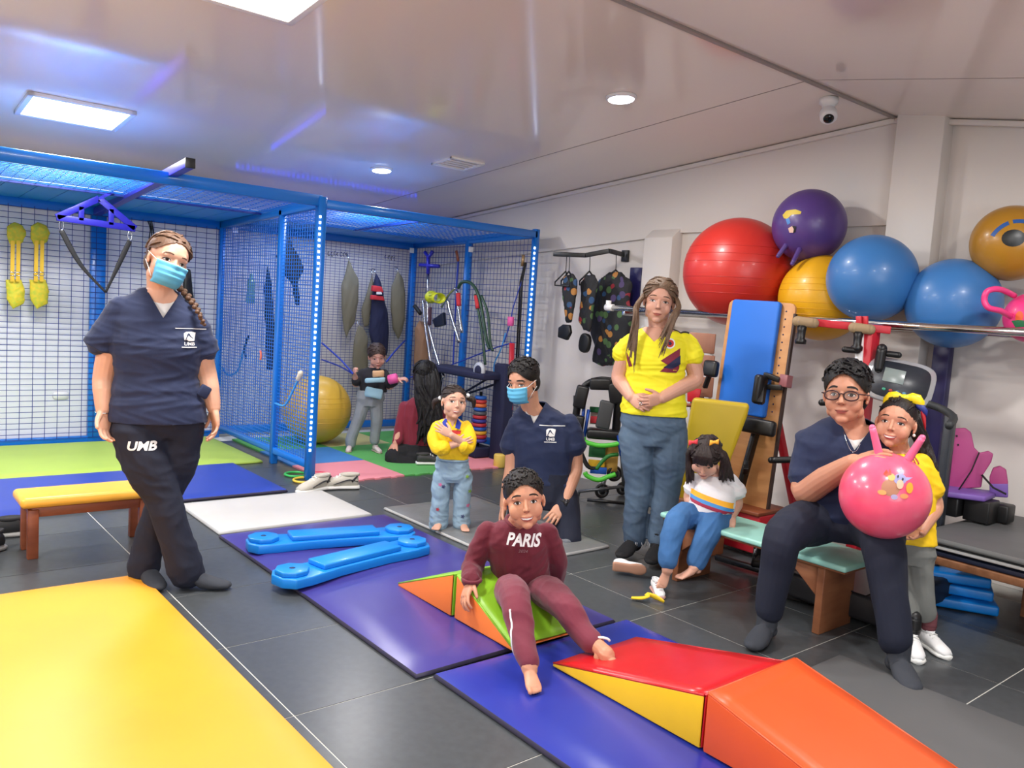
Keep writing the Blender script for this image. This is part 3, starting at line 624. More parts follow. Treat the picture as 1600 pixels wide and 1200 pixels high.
def torso(b, P, st, yaw=0, n=26, p=2.2):
    a = math.radians(yaw); s = P.right*math.cos(a) + P.fwd*math.sin(a); f = P.fwd*math.cos(a) - P.right*math.sin(a)
    b.loft([(P(*c), s*w, f*d_) for c, w, d_ in st], n, p=p)
def strands(b, roots, r, n=7):
    for pts in roots: b.tube(smoothpath(pts, 5), [r*.6, r, r, r*.25], n)
def hairobj(b, m, root, vox=.004, amp=.003, freq=70, stretch=(1, 1, .15), seed=3, name='hair', post=None, sm=2):
    me = remesh(b, vox, sm)
    if amp: fold(me, amp, freq, seed, stretch)
    if post: post(me)
    return obj(name, me, m, root)
def facemask_mesh(root, c, R, h, m, bvh=None, name='face_mask'):
    """pleated surgical mask with ear loops"""
    b = MB(); vs = []; nx, nz = 18, 14
    for j in range(nz+1):
        v = j/nz; z = -.045 - v*.41
        for i in range(nx+1):
            u = i/nx*2-1; xx = u*(.285-.05*v*v)
            base = .425 - .165*abs(u)**2.4; bulge = .055*math.sin(math.pi*min(1, v*1.02))*(1-u*u)**.5 if abs(u) < 1 else 0
            nose = .045*max(0, 1-abs(u)/.35)*max(0, 1-v*3); pl = .012*(1 if (v*4) % 1 < .5 else -1)*(1-.3*abs(u)); back = .10*max(0, v-.75)/.25
            vs.append((xx, base+bulge+nose+pl-back+.01, z))
    fs = [(j*(nx+1)+i, j*(nx+1)+i+1, (j+1)*(nx+1)+i+1, (j+1)*(nx+1)+i) for j in range(nz) for i in range(nx)]
    b.add(vs, fs, True); xf(b, M4(R, c, h)); o = b.build(name, m, root)
    sf = o.modifiers.new('s', 'SOLIDIFY'); sf.thickness = .0015
    b = MB()
    for s in (-1, 1):
        b.tube([(s*.285, .26, -.06), (s*.32, .08, .0), (s*.36, -.05, .05)], .006, 6); b.tube([(s*.235, .15, -.37), (s*.31, .03, -.2), (s*.355, -.06, -.1)], .006, 6)
    xf(b, M4(R, c, h)); b.build('ear_loop', M_white, o)
    b = MB(); b.tube([(-.285, .26, -.045)] + [(u*.285, .425-.165*abs(u)**2.4+.045*max(0, 1-abs(u)/.35)+.014, -.047) for u in np.linspace(-.95, .95, 13)] + [(.285, .26, -.045)], .008, 6); xf(b, M4(R, c, h)); b.build('rim', mat('mask_rim', (205, 228, 240), .6), o); return o
M_mask = mat('mask_blue', (92, 176, 214), .7, bump=.05, bscale=300)
M_navy = mat('navy_cotton', (22, 36, 72), .8, bump=.12, bscale=140, sheen=.08, var=.12, vscale=6)
M_navy2 = mat('navy_trouser', (20, 26, 46), .85, bump=.12, bscale=140, sheen=.0, var=.12, vscale=6)
M_under = mat('white_cotton', (226, 224, 222), .8)
M_sock = mat('charcoal_sock', (52, 56, 64), .9, bump=.3, bscale=250)
M_print = mat('white_print', (232, 232, 232), .6)
def logo(fr, bvh, root, s=1.0):
    """shield emblem over three letters and a line of small print, with the pocket's edge above"""
    o, r, u, f = [Vector(v) for v in fr]
    shape_decal('pocket_trim', [(-.058*s, .047*s), (.05*s, .047*s), (.05*s, .050*s), (-.058*s, .050*s)], fr, bvh, M_print, root, .01, .0022)
    shape_decal('emblem', [(-.016*s, .004*s), (-.02*s, .034*s), (-.006*s, .037*s), (.012*s, .036*s), (.02*s, .03*s), (.018*s, .006*s), (.01*s, .008*s), (.004*s, .003*s)], fr, bvh, M_print, root, .006, .0022)
    shape_decal('emblem', smoothline([(-.012*s, .012*s), (-.002*s, .02*s), (.004*s, .028*s), (.01*s, .016*s), (.014*s, .008*s)], .0032*s), fr, bvh, M_navy, root, .005, .0032)
    text_decal('UMB', .018*s, (o-u*.008*s, -r, u, f), bvh, M_print, root, bold=.0004)
    shape_decal('small_print', [(-.026*s, -.0215*s), (.026*s, -.0215*s), (.026*s, -.0185*s), (-.026*s, -.0185*s)], fr, bvh, M_print, root, .01, .0022)

def sneaker(root, c, d, L, mu, ms, part=False, laces=True, roll=0, name='sneaker', m_tr=None):
    """shoe with sole, upper, tongue and laces; c = middle of the sole on the floor"""
    c = Vector(c); d = Vector(d).normalized(); u = Vector((0, 0, 1)); s = d.cross(u)
    if roll: Rr = Matrix.Rotation(math.radians(roll), 3, d); u = Rr @ u; s = Rr @ s
    k = L/.25; b = MB()
    prof = [(-.5, .030), (-.42, .036), (-.2, .034), (.0, .033), (.2, .042), (.36, .040), (.46, .026), (.5, .012)]
    def ring(sc, z0, z1): 
        secs = [(c+d*t*L+u*(z0+z1)/2*k, s*w*sc*k, u*(z1-z0)/2*k) for t, w in prof]; return secs
    b.loft(ring(1.08, .0, .024), 14, p=3); so = b.build('sole', ms, root)
    b = MB(); b.loft([(c+d*-.47*L+u*.045*k, s*.026*k, u*.03*k), (c+d*-.4*L+u*.058*k, s*.034*k, u*.042*k), (c+d*-.22*L+u*.055*k, s*.036*k, u*.04*k), (c+d*-.05*L+u*.052*k, s*.035*k, u*.036*k), (c+d*.15*L+u*.042*k, s*.038*k, u*.028*k), (c+d*.33*L+u*.034*k, s*.039*k, u*.021*k), (c+d*.46*L+u*.027*k, s*.024*k, u*.014*k)], 16)
    up_ = b.build('upper', mu, root)
    b = MB(); cc = c+d*-.27*L+u*.093*k; b.loft([(cc-u*.012*k, s*.03*k, d*.058*k), (cc+u*.004*k, s*.032*k, d*.06*k), (cc+u*.006*k, s*.025*k, d*.05*k), (cc-u*.006*k, s*.023*k, d*.046*k)], 18); b.build('collar', m_tr or mu, root)
    b = MB()
    for j in range(4):
        q = c+d*(-.02+.075*j)*L+u*(.088-.011*j)*k; b.tube([q-s*.022*k-u*.006*k, q+u*.004*k, q+s*.022*k-u*.006*k], .0035*k, 6)
    if laces: o = b.build('laces', ms, root)
    return so
# ---------------- standing woman in navy scrubs ----------------
def person_a():
    x, y = 1.12, 3.64; P = Plane_(x, y); rt, fw, up = P.right, P.fwd, P.up
    root = thing('person', 'woman in navy scrubs and blue face mask standing cross-legged in dark socks', 'person', (x, y, 0)); SK = skin((214, 160, 132))
    hc = P(262, 408, -.02); R = headframe(P, 22, 4, -17); h = .235
    neck = P(247, 462, .03); chest = P(247, 515, .02)
    # head, neck, upper chest
    b = head_mb(hc, R, h, .98); b.limb([hc+R @ Vector((0, -.03, -.06)), P(250, 450, .03), P(245, 480, .03)], [.055, .054, .062], 16)
    b.loft([(P(246, 452, .04), rt*.07, fw*.055), (P(245, 475, .04), rt*.12, fw*.07), (P(245, 497, .035), rt*.15, fw*.088), (P(246, 545, .03), rt*.15, fw*.10)], 20)
    head = remesh(b, .0035, 3)
    parts = [head]
    for sh, el, wr, hd, th, pn in (((183, 488, .03), (163, 588, .05), (161, 640, .0), (166, 700, -.04), 1, (.55, .5, 0)), ((302, 506, .03), (322, 585, .05), (334, 637, .01), (342, 700, -.02), -1, (-.8, .2, 0))):
        b = MB(); sh, el, wr, hd = P(*sh), P(*el), P(*wr), P(*hd); b.limb([sh, sh.lerp(el, .5), el, el.lerp(wr, .45), wr], [.04, .05, .046, .043, .029], 16, k=4)
        pnv = rt*pn[0] + fw*pn[1]; hand(b, wr, hd-wr, pnv, .165, th*(1 if pn[0] > 0 else -1)*1, (18, 28, 20), 4, 15, wristr=.028); parts.append(remesh(b, .003, 2))
    b = MB(); b.loft([(P(245, 500, .03), rt*.13, fw*.08), (P(247, 650, .03), rt*.14, fw*.09)], 14); parts.append(remesh(b, .01, 1))
    body = join_meshes(parts); bb = bvh_of(body); obj('body', body, SK, root)
    face(P, root, hc, R, h, bb, (50, 32, 22), (84, 60, 46), mouth=False, browt=.9)
    facemask_mesh(root, hc, R, h, M_mask)
    # scrub top
    b = MB()
    st = [((246, 450, .045), .068, .06), ((245, 458, .045), .10, .066), ((243, 470, .04), .145, .08), ((243, 484, .035), .17, .095), ((244, 503, .03), .185, .112), ((247, 540, .02), .19, .13), ((245, 585, .02), .17, .12), ((246, 620, .02), .188, .132), ((247, 648, .02), .205, .142), ((248, 658, .02), .205, .142)]
    b.loft([(P(*c), rt*a, fw*d_) for c, a, d_ in st], 26)
    for a_, q, e_ in (((190, 482, .03), (172, 512, .035), (160, 535, .045)), ((298, 500, .03), (308, 520, .035), (316, 545, .045))):
        b.limb([P(*a_), P(*q), P(*e_)], [.058, .064, .066], 16)
        b.tube([P(*q), P(*e_), P(*e_)+(P(*e_)-P(*q)).normalized()*.025], [.066, .07, .073], 16)
    vo = P(255, 497, -.08)
    top, tb_ = cloth(b, 'scrub_top', M_navy, root, .006, 4, .005, 16, 5, (1, 1, 2.0), post=vcut(vo, rt, up, fw, .082, .14))
    top.modifiers.new('s', 'SOLIDIFY').thickness = .003
    shape_decal('undershirt', [(-.055, .06), (-.03, .045), (0, .04), (.03, .045), (.055, .06), (.03, -.03), (0, -.08), (-.03, -.03)], (P(254, 490, -.06), rt, up, fw), bb, M_under, root, .01, .003, .15)
    logo((P(296, 535, -.1), rt*-1, up, fw), tb_, top, 1.15)
    b = MB(); b.box(P(319, 612, -.03), (.05, .02, .055), Matrix.Rotation(.5, 3, 'Y')); b.build('hip_pocket', M_navy, top, .008)
    # trousers: the image-left leg crosses in front
    b = MB(); b.loft([(P(247, 610, .02), rt*.165, fw*.115), (P(247, 650, .02), rt*.196, fw*.13), (P(247, 682, .02), rt*.165, fw*.10)], 22)
    b.limb([P(214, 672, -.0), P(230, 725, -.035), P(255, 780, -.06), P(272, 830, -.07), P(287, 880, -.07), P(292, 893, -.07)], [.105, .10, .075, .072, .078, .078], 18)
    b.limb([P(284, 672, .03), P(273, 725, .03), P(255, 780, .05), P(237, 830, .06), P(226, 878, .06), P(224, 890, .06)], [.1, .095, .07, .066, .072, .072], 18)
    tr, tbv = cloth(b, 'trousers', M_navy2, root, .007, 4, .006, 13, 8, (1, 1, 1.2))
    text_decal('UMB', .052, (P(222, 697, -.1), rt, (up+rt*.18).normalized(), fw), tbv, M_print, tr, bold=.0018, sx=1.05, off=.003)
    for a, t, nm in ((P(228, 896, .05), rt*.35+fw*.9, 1), (P(296, 897, -.08), rt*.95+fw*.25, 2)):
        b = MB(); a.z = .066; foot_sock(b, a, t, .235, .04); me = remesh(b, .005, 3); obj('sock', me, M_sock, root)
    # hair: parted, tied back, braid over the shoulder
    hairy(root, hc, R, h, hair_m((104, 76, 58)), puff=.03, zf=.36, zs=.12, yb=-.06, nape=-.3, locks=70, flow=(0, -1, -.5), sym=True)
    br = [P(272, 444, .07), P(283, 452, .06), P(296, 466, .02), P(306, 480, -.04), P(313, 494, -.06), P(318, 507, -.05)]; b = MB(); pts = smoothpath(br, 4); n = len(pts)
    for i, p in enumerate(pts):
        d_ = (pts[min(i+1, n-1)]-pts[max(i-1, 0)]).normalized(); sx, sy, _ = basis(d_); r = .019*(1-.5*i/n); b.ball(p+sx*r*.45*(1 if i % 2 else -1), (r*.85, r*.85, r*.75), n=10, m=8)
    o = b.build('braid', hair_m((104, 76, 58)), root)
    b = MB(); wr = P(161, 643, .0); b.tube([wr+Vector((.031*math.cos(t), .031*math.sin(t), .004*math.sin(t))) for t in np.linspace(0, 2*math.pi, 21)], .0018, 6, caps=False); b.build('bracelet', M_steel, root)
person_a()
# ---------------- boy in the maroon track suit on the green wedge ----------------
M_maroon = mat('maroon_fleece', (104, 26, 44), .85, bump=.15, bscale=160, sheen=.15, var=.12, vscale=9)
M_maroon2 = mat('maroon_trouser', (120, 44, 62), .85, bump=.15, bscale=160, sheen=.15, var=.12, vscale=9)
def person_boy():
    x, y = 2.17, 2.55; P = Plane_(x, y); rt, fw, up = P.right, P.fwd, P.up
    root = thing('person', 'boy in maroon PARIS tracksuit sitting barefoot on the green and orange wedge', 'person', (x, y, 0)); SK = skin((206, 142, 108))
    hc = P(819, 782, -.16); R = headframe(P, 4, -7, 9); h = .222
    b = head_mb(hc, R, h, 1.04, 1.0, .8, cheek=1.15); b.limb([hc+R @ Vector((0, -.02, -.06)), P(811, 812, -.04), P(808, 828, -.02)], [.045, .042, .05], 16); b.loft([(P(808, 822, -.02), rt*.05, fw*.05), (P(808, 850, 0), rt*.09, fw*.06)], 14)
    parts = [remesh(b, .003, 2)]
    wr_, hd_ = onX(736, 908, 1.975), onX(726, 934, 1.93)
    parts.append(arm(P, (757, 838, .0), (738, 885, -.0), wr_, hd_, (.034, .028, .02), .135, (.5, -.3, -.2), 1, (14, 30, 25), .0025, 9))
    b = MB(); b.limb([P(856, 838, .02), P(870, 885, .08), P(865, 915, .12)], [.028, .028, .022]); b.loft([(P(810, 850), rt*.08, fw*.05), (P(815, 910, .03), rt*.1, fw*.06)], 12); b.limb([P(800, 930, .0), P(806, 940, -.4), P(823, 1020, -.56)], [.04, .03, .022]); b.limb([P(843, 925, .0), P(885, 952, -.28), P(928, 1004, -.40)], [.04, .03, .022]); parts.append(remesh(b, .008, 1))
    fa = fl(827, 1041, .082); fb = fl(947, 1022, .095)
    b = MB(); b.limb([P(825, 1028, -.595), fa], [.028, .03]); foot_bare(b, fa, rt*.22+fw*.95-up*.1, .15, up, .03, 1); parts.append(remesh(b, .003, 2))
    b = MB(); b.limb([P(932, 1008, -.415), fb], [.028, .03]); foot_bare(b, fb, rt*.62+fw*.75-up*.15, .18, up, .031, 1); parts.append(remesh(b, .003, 2))
    body = join_meshes(parts); bb = bvh_of(body); obj('body', body, SK, root)
    face(P, root, hc, R, h, bb, (44, 26, 18), (28, 20, 18), (176, 96, 84), smile=1, teeth=.85, eyeh=1.05, browz=.125)
    b = MB()
    torso(b, P, [((811, 812, -.02), .05, .05), ((809, 818, -.01), .085, .06), ((807, 828, .0), .12, .078), ((808, 845, .0), .135, .09), ((811, 880, .03), .13, .095), ((815, 910, .05), .128, .095), ((816, 928, .05), .13, .1)])
    el_ = P(738, 885, .0); sleeve(b, P, [(762, 830, .0), (748, 860, .0), el_, el_.lerp(wr_, .45), el_.lerp(wr_, .92)], [.054, .056, .054, .048, .042]); sleeve(b, P, [(855, 832, .0), (868, 865, .03), (872, 890, .08), (866, 910, .12)], [.052, .05, .046, .042])
    top, tb = cloth(b, 'sweatshirt', M_maroon, root, .005, 3, .005, 20, 3, (1, 1, 1.4)); fr = (P(817, 846, -.09), (rt-up*.03).normalized(), up, fw)
    text_decal('PARIS', .068, fr, tb, M_print, top, bold=.0022, shear=.22, sx=.80, off=.003)
    text_decal('2024', .02, (P(817, 862, -.09), rt, up, fw), tb, mat('grey_print', (150, 120, 125), .6), top, shear=.2, off=.003)
    b = MB(); b.tube([P(811, 813, -.02)+rt*.054*math.cos(t)+fw*.054*math.sin(t)-up*.012*math.sin(t) for t in np.linspace(0, 2*math.pi, 25)], .009, 8, caps=False); b.build('collar', M_maroon, top)
    b = MB(); b.tube([onX(737, 906, 1.978)+rt*.036*math.cos(t)+fw*.036*math.sin(t) for t in np.linspace(0, 2*math.pi, 21)], .008, 8, caps=False); b.build('cuff', M_maroon, top)
    b = MB(); b.loft([(P(815, 905, .05), rt*.115, fw*.09), (P(816, 930, .04), rt*.13, fw*.1), (P(820, 942, .0), rt*.125, fw*.1)], 20)
    b.limb([P(797, 927, .0), P(799, 925, -.2), P(805, 938, -.40), P(813, 980, -.49), P(821, 1015, -.56), P(826, 1034, -.60)], [.074, .07, .062, .05, .045, .038], 18)
    b.limb([P(843, 923, .02), P(860, 928, -.13), P(884, 950, -.28), P(906, 983, -.35), P(925, 1002, -.40), P(931, 1007, -.41)], [.074, .07, .06, .05, .046, .038], 18)
    tr, tv = cloth(b, 'track_trousers', M_maroon2, root, .005, 3, .005, 18, 9, (1, 1, 1))
    for L in ([(776, 945), (783, 975), (790, 1000), (801, 1030)],):
        Lp = [P(a_, b_, -.2) for a_, b_ in L]; vs = []
    b = MB(); pts = [(P(px, py, -.9)) for px, py in ((779, 940), (786, 965), (793, 990), (800, 1015), (807, 1032))]; out = []
    for p in smoothpath(pts, 5):
        hh, nn, i, d_ = tv.find_nearest(p + (p-Vector((0, 0, HC))).normalized()*.38); out.append(hh+nn*.001)
    b.tube(out, .004, 6); b.build('piping', M_print, tr)
    b = MB(); b.tube([P(940, 1001, -.42)+(rt*.5+up*.3)*.0+rt*.03*math.cos(t)+up*.012*math.sin(t) for t in np.linspace(0, math.pi*1.2, 9)], .005, 6); b.build('piping', M_print, tr)
    hairy(root, hc, R, h, hair_m((30, 24, 22)), puff=.03, zf=.31, zs=.04, yb=.05, nape=-.22, locks=170, flow=(-.2, .6, .1), r=.021, top=.03, lift=.03, seed=4, steps=5, mess=.3, region=lambda u: u.z > .1)
person_boy()
# ---------------- kneeling man in navy scrubs ----------------
def person_kneel():
    x, y = 3.22, 3.42; P = Plane_(x, y); rt, fw, up = P.right, P.fwd, P.up
    root = thing('person', 'kneeling man in navy scrubs and blue face mask behind the boy', 'person', (x, y, 0)); SK = skin((204, 146, 116))
    hc = P(817, 597, -.1); R = headframe(P, -30, 12, 4); h = .234
    b = head_mb(hc, R, h, .96, 1.0); b.limb([hc+R @ Vector((0, -.04, -.06)), P(829, 635, -.03), P(838, 650, .0)], [.056, .054, .062], 16)
    torso(b, P, [((834, 642, 0), .07, .06), ((842, 655, .01), .13, .08), ((846, 672, .02), .17, .10), ((850, 700, .02), .17, .11)], -8)
    parts = [remesh(b, .0035, 2)]
    parts.append(arm(P, (802, 665, .0), (800, 728, .02), (788, 790, -.03), (783, 812, -.05), (.05, .042, .028), .165, (.9, .2, 0), 1, (15, 25, 20), .0035))
    parts.append(arm(P, (896, 668, .02), (899, 732, .04), (881, 786, -.06), (862, 812, -.13), (.05, .043, .028), .17, (-.5, -.2, -.8), -1, (10, 22, 18), .003, 7))
    b = MB(); b.loft([(P(850, 690, .02), rt*.15, fw*.09), (P(850, 770, .03), rt*.14, fw*.09)], 12); parts.append(remesh(b, .01, 1))
    body = join_meshes(parts); bb = bvh_of(body); obj('body', body, SK, root)
    face(P, root, hc, R, h, bb, (36, 24, 20), (24, 18, 18), mouth=False, browt=1.25, look=(-.5, -.3)); facemask_mesh(root, hc, R, h, M_mask)
    b = MB()
    torso(b, P, [((836, 628, .01), .068, .064), ((838, 635, .01), .10, .07), ((844, 648, .01), .16, .09), ((848, 668, .02), .19, .112), ((850, 700, .02), .188, .12), ((848, 735, .03), .172, .115), ((850, 765, .03), .178, .125), ((852, 780, .03), .18, .13)], -8)
    sleeve(b, P, [(808, 660, .0), (801, 680, .01), (798, 697, .015)], [.06, .068, .07]); sleeve(b, P, [(890, 660, .02), (897, 682, .025), (898, 696, .03)], [.062, .072, .076])
    top, tv = cloth(b, 'scrub_top', M_navy, root, .006, 3, .006, 15, 12, (1, 1, 1.6), post=vcut(P(834, 662, -.09), rt, up, fw, .062, .125))
    top.modifiers.new('s', 'SOLIDIFY').thickness = .003
    shape_decal('undershirt', [(-.05, .06), (-.03, .04), (0, .03), (.03, .04), (.05, .06), (.03, -.02), (0, -.08), (-.03, -.02)], (P(834, 658, -.06), rt, up, fw), bb, M_under, root, .01, .003, .15)
    logo((P(860, 684, -.1), -rt, up, fw), tv, top, 1.35)
    b = MB(); b.loft([(P(850, 735, .03), rt*.165, fw*.115), (P(850, 775, .03), rt*.18, fw*.13), (P(850, 792, .02), rt*.15, fw*.10)], 20)
    b.limb([P(876, 775, .03), P(880, 792, -.01), P(884, 812, -.04), P(887, 832, -.08), P(888, 846, -.11)], [.1, .095, .085, .075, .075], 16)
    b.limb([P(822, 775, .02), P(815, 815, -.05), P(812, 852, -.1), P(830, 862, .06), P(850, 858, .25)], [.1, .09, .072, .065, .06], 16)
    cloth(b, 'trousers', M_navy2, root, .008, 3, .006, 13, 8)
    b = MB(); a = P(888, 852, -.02); a.z = .07; foot_sock(b, a, fw*.9-rt*.1, .22, .04); obj('sock', remesh(b, .005, 2), mat('grey_sock', (112, 116, 122), .9, bump=.3, bscale=250), root)
    b = MB(); wr = P(880, 785, -.06); ax = (P(862, 812, -.13)-wr).normalized(); sx, sy, _ = basis(ax); b.loft([(wr-ax*.012, sx*.031, sy*.031), (wr+ax*.012, sx*.031, sy*.031)], 20); wv = b.build('watch', M_black, root)
    f = (P(880, 785, -.09)-wr).normalized(); f = (fw*.8+rt*.6); f = (f-ax*f.dot(ax)).normalized(); b = MB(); s2 = ax.cross(f); b.loft([(wr+f*.026, s2*.022, ax*.022), (wr+f*.038, s2*.021, ax*.021)], 20); b.build('dial', mat('watch_face', (40, 40, 44), .2), wv)
    hairy(root, hc, R, h, hair_m((24, 20, 20)), puff=.035, zf=.34, zs=.03, yb=-.02, nape=-.26, locks=170, flow=(.4, .4, .4), r=.021, top=.05, lift=.04, seed=5, steps=5, mess=.3, region=lambda u: u.z > .0 and not (u.y > .3 and u.z < .3))
person_kneel()
# ---------------- toddler in yellow shirt, arms crossed ----------------
M_jeansl = mat('light_denim', (150, 178, 198), .85, bump=.15, bscale=220, var=.25, vscale=7); M_jersey = mat('yellow_jersey', (250, 205, 20), .7, bump=.08, bscale=200)
M_jeans = mat('blue_denim', (62, 112, 168), .85, bump=.15, bscale=220, var=.25, vscale=7)
M_jeansg = mat('grey_blue_denim', (88, 110, 132), .85, bump=.15, bscale=220, var=.3, vscale=5, col2=(60, 78, 100))
def person_yellow_toddler():
    x, y = 2.74, 3.79; P = Plane_(x, y); rt, fw, up = P.right, P.fwd, P.up
    root = thing('person', 'toddler in yellow shirt and light jeans standing barefoot with arms crossed', 'person', (x, y, 0)); SK = skin((216, 164, 138))
    hc = P(709, 629, -.03); R = headframe(P, 18, -9, -5); h = .192
    b = head_mb(hc, R, h, 1.06, .95, .7, cheek=1.2); b.limb([hc+R @ Vector((0, -.02, -.05)), P(706, 652, .0), P(706, 660, 0)], [.036, .035, .042], 14); b.loft([(P(706, 655), rt*.05, fw*.045), (P(706, 672, 0), rt*.075, fw*.055)], 14); parts = [remesh(b, .003, 2)]
    parts.append(arm(P, (730, 668, .0), (733, 700, -.06), (705, 680, -.13), (684, 667, -.13), (.035, .027, .019), .115, (0, -1, -.1), -1, (8, 14, 12), .0025, 8))
    parts.append(arm(P, (681, 668, .0), (680, 702, -.05), (712, 694, -.11), (734, 690, -.10), (.035, .027, .019), .11, (0, -1, 0), 1, (10, 15, 12), .0025, 6))
    for ax_, ay_, dd, sd in ((687, 819, -rt*.25, 1), (723, 818, rt*.2, -1)):
        b = MB(); a = P(ax_, ay_, -.02); a.z = .065; b.limb([a+up*.1, a], [.03, .026]); foot_bare(b, a, fw+dd, .13, up, .027, sd); parts.append(remesh(b, .003, 2))
    b = MB(); b.loft([(P(706, 670), rt*.07, fw*.05), (P(706, 740), rt*.07, fw*.05)], 12); b.limb([P(693, 740), P(687, 812, -.02)], [.03, .024]); b.limb([P(721, 740), P(722, 811, -.02)], [.03, .024]); parts.append(remesh(b, .008, 1))
    body = join_meshes(parts); bb = bvh_of(body); obj('body', body, SK, root)
    face(P, root, hc, R, h, bb, (34, 22, 18), (66, 46, 38), (190, 104, 96), look=(.5, 0), smile=1, teeth=.7, eyeh=1.25, browt=.7, browz=.13)
    b = MB(); torso(b, P, [((706, 655, 0), .045, .042), ((706, 659, 0), .075, .052), ((706, 668, 0), .10, .066), ((706, 690, 0), .105, .085), ((707, 708, 0), .098, .08), ((708, 716, 0), .088, .07)])
    sleeve(b, P, [(683, 667, .0), (679, 685, -.03), (684, 699, -.07), (694, 699, -.1)], [.045, .052, .048, .046]); sleeve(b, P, [(729, 667, .0), (733, 685, -.03), (731, 699, -.06), (724, 697, -.09)], [.045, .052, .048, .04])
    top, tv = cloth(b, 'jersey', M_jersey, root, .004, 2, .004, 26, 3, (1, 1, 1.2), post=vcut(P(707, 668, -.07), rt, up, fw, .025, .05))
    Mc = mat('collar_blue', (40, 60, 170), .7); b = MB()
    for s in (-1, 1): b.prism([P(706, 654, -.03)+rt*s*.035, P(706, 656, -.06)+rt*s*.03+up*.004, P(706, 668, -.075)+rt*s*.018, P(706, 670, -.07)+rt*s*.045, P(706, 660, -.04)+rt*s*.055], fw*.006)
    b.build('collar', Mc, top, .002); shape_decal('chest_panel', [(-.03, 0), (.035, 0), (.03, -.02), (-.02, -.02)], (P(711, 673, -.08), rt, up, fw), tv, mat('red_print', (196, 46, 44), .7), top, .01, .003)
    b = MB(); b.loft([(P(707, 710), rt*.082, fw*.062), (P(707, 722), rt*.10, fw*.07), (P(707, 742), rt*.104, fw*.075), (P(707, 752), rt*.085, fw*.06)], 20)
    b.limb([P(690, 745), P(688, 780, -.01), P(686, 808, -.01), P(685, 818, -.01)], [.056, .054, .056, .058], 16); b.limb([P(724, 745), P(722, 780, -.01), P(721, 808, -.01), P(721, 818, -.01)], [.056, .052, .052, .054], 16)
    tr, tv = cloth(b, 'jeans', M_jeansl, root, .0045, 2, .005, 24, 8, (1, 1, 1.2)); cs = ((204, 110, 150), (60, 70, 110), (120, 160, 60), (190, 60, 70))
    for i, (px, py) in enumerate(((688, 757), (693, 760), (730, 745), (684, 795), (731, 790), (723, 806), (734, 768))): shape_decal('printed_flower', [(.009*math.cos(t)*(1+.35*math.cos(5*t)), .009*math.sin(t)*(1+.35*math.cos(5*t))) for t in np.linspace(0, 2*math.pi, 26)[:-1]], (P(px, py, -.05), rt, up, fw), tv, mat('print_%d' % (i % 4), cs[i % 4], .8), tr, .006, .002)
    b = MB(); b.tube([P(707, 717, 0)+rt*.09*math.cos(t)+fw*.072*math.sin(t) for t in np.linspace(0, 2*math.pi, 29)], .007, 6, caps=False); b.build('waistband', M_jeansl, tr)
    def ex(b):
        for s, q in ((-1, P(686, 625, .05)), (1, P(733, 622, .06))):
            b.limb([q, q+rt*s*.025-up*.012, q+rt*s*.03-up*.05], [.018, .018, .008], 9)
    hairy(root, hc, R, h, hair_m((50, 37, 33)), puff=.032, zf=.31, zs=.1, yb=-.03, nape=-.25, locks=90, flow=(0, -1, -.1), sym=True, r=.024, extra=ex)
    for q in (P(688, 622, .04), P(731, 618, .05)): b = MB(); b.ball(q, .013, n=10, m=8); b.build('hair_tie', M_white, root)
person_yellow_toddler()
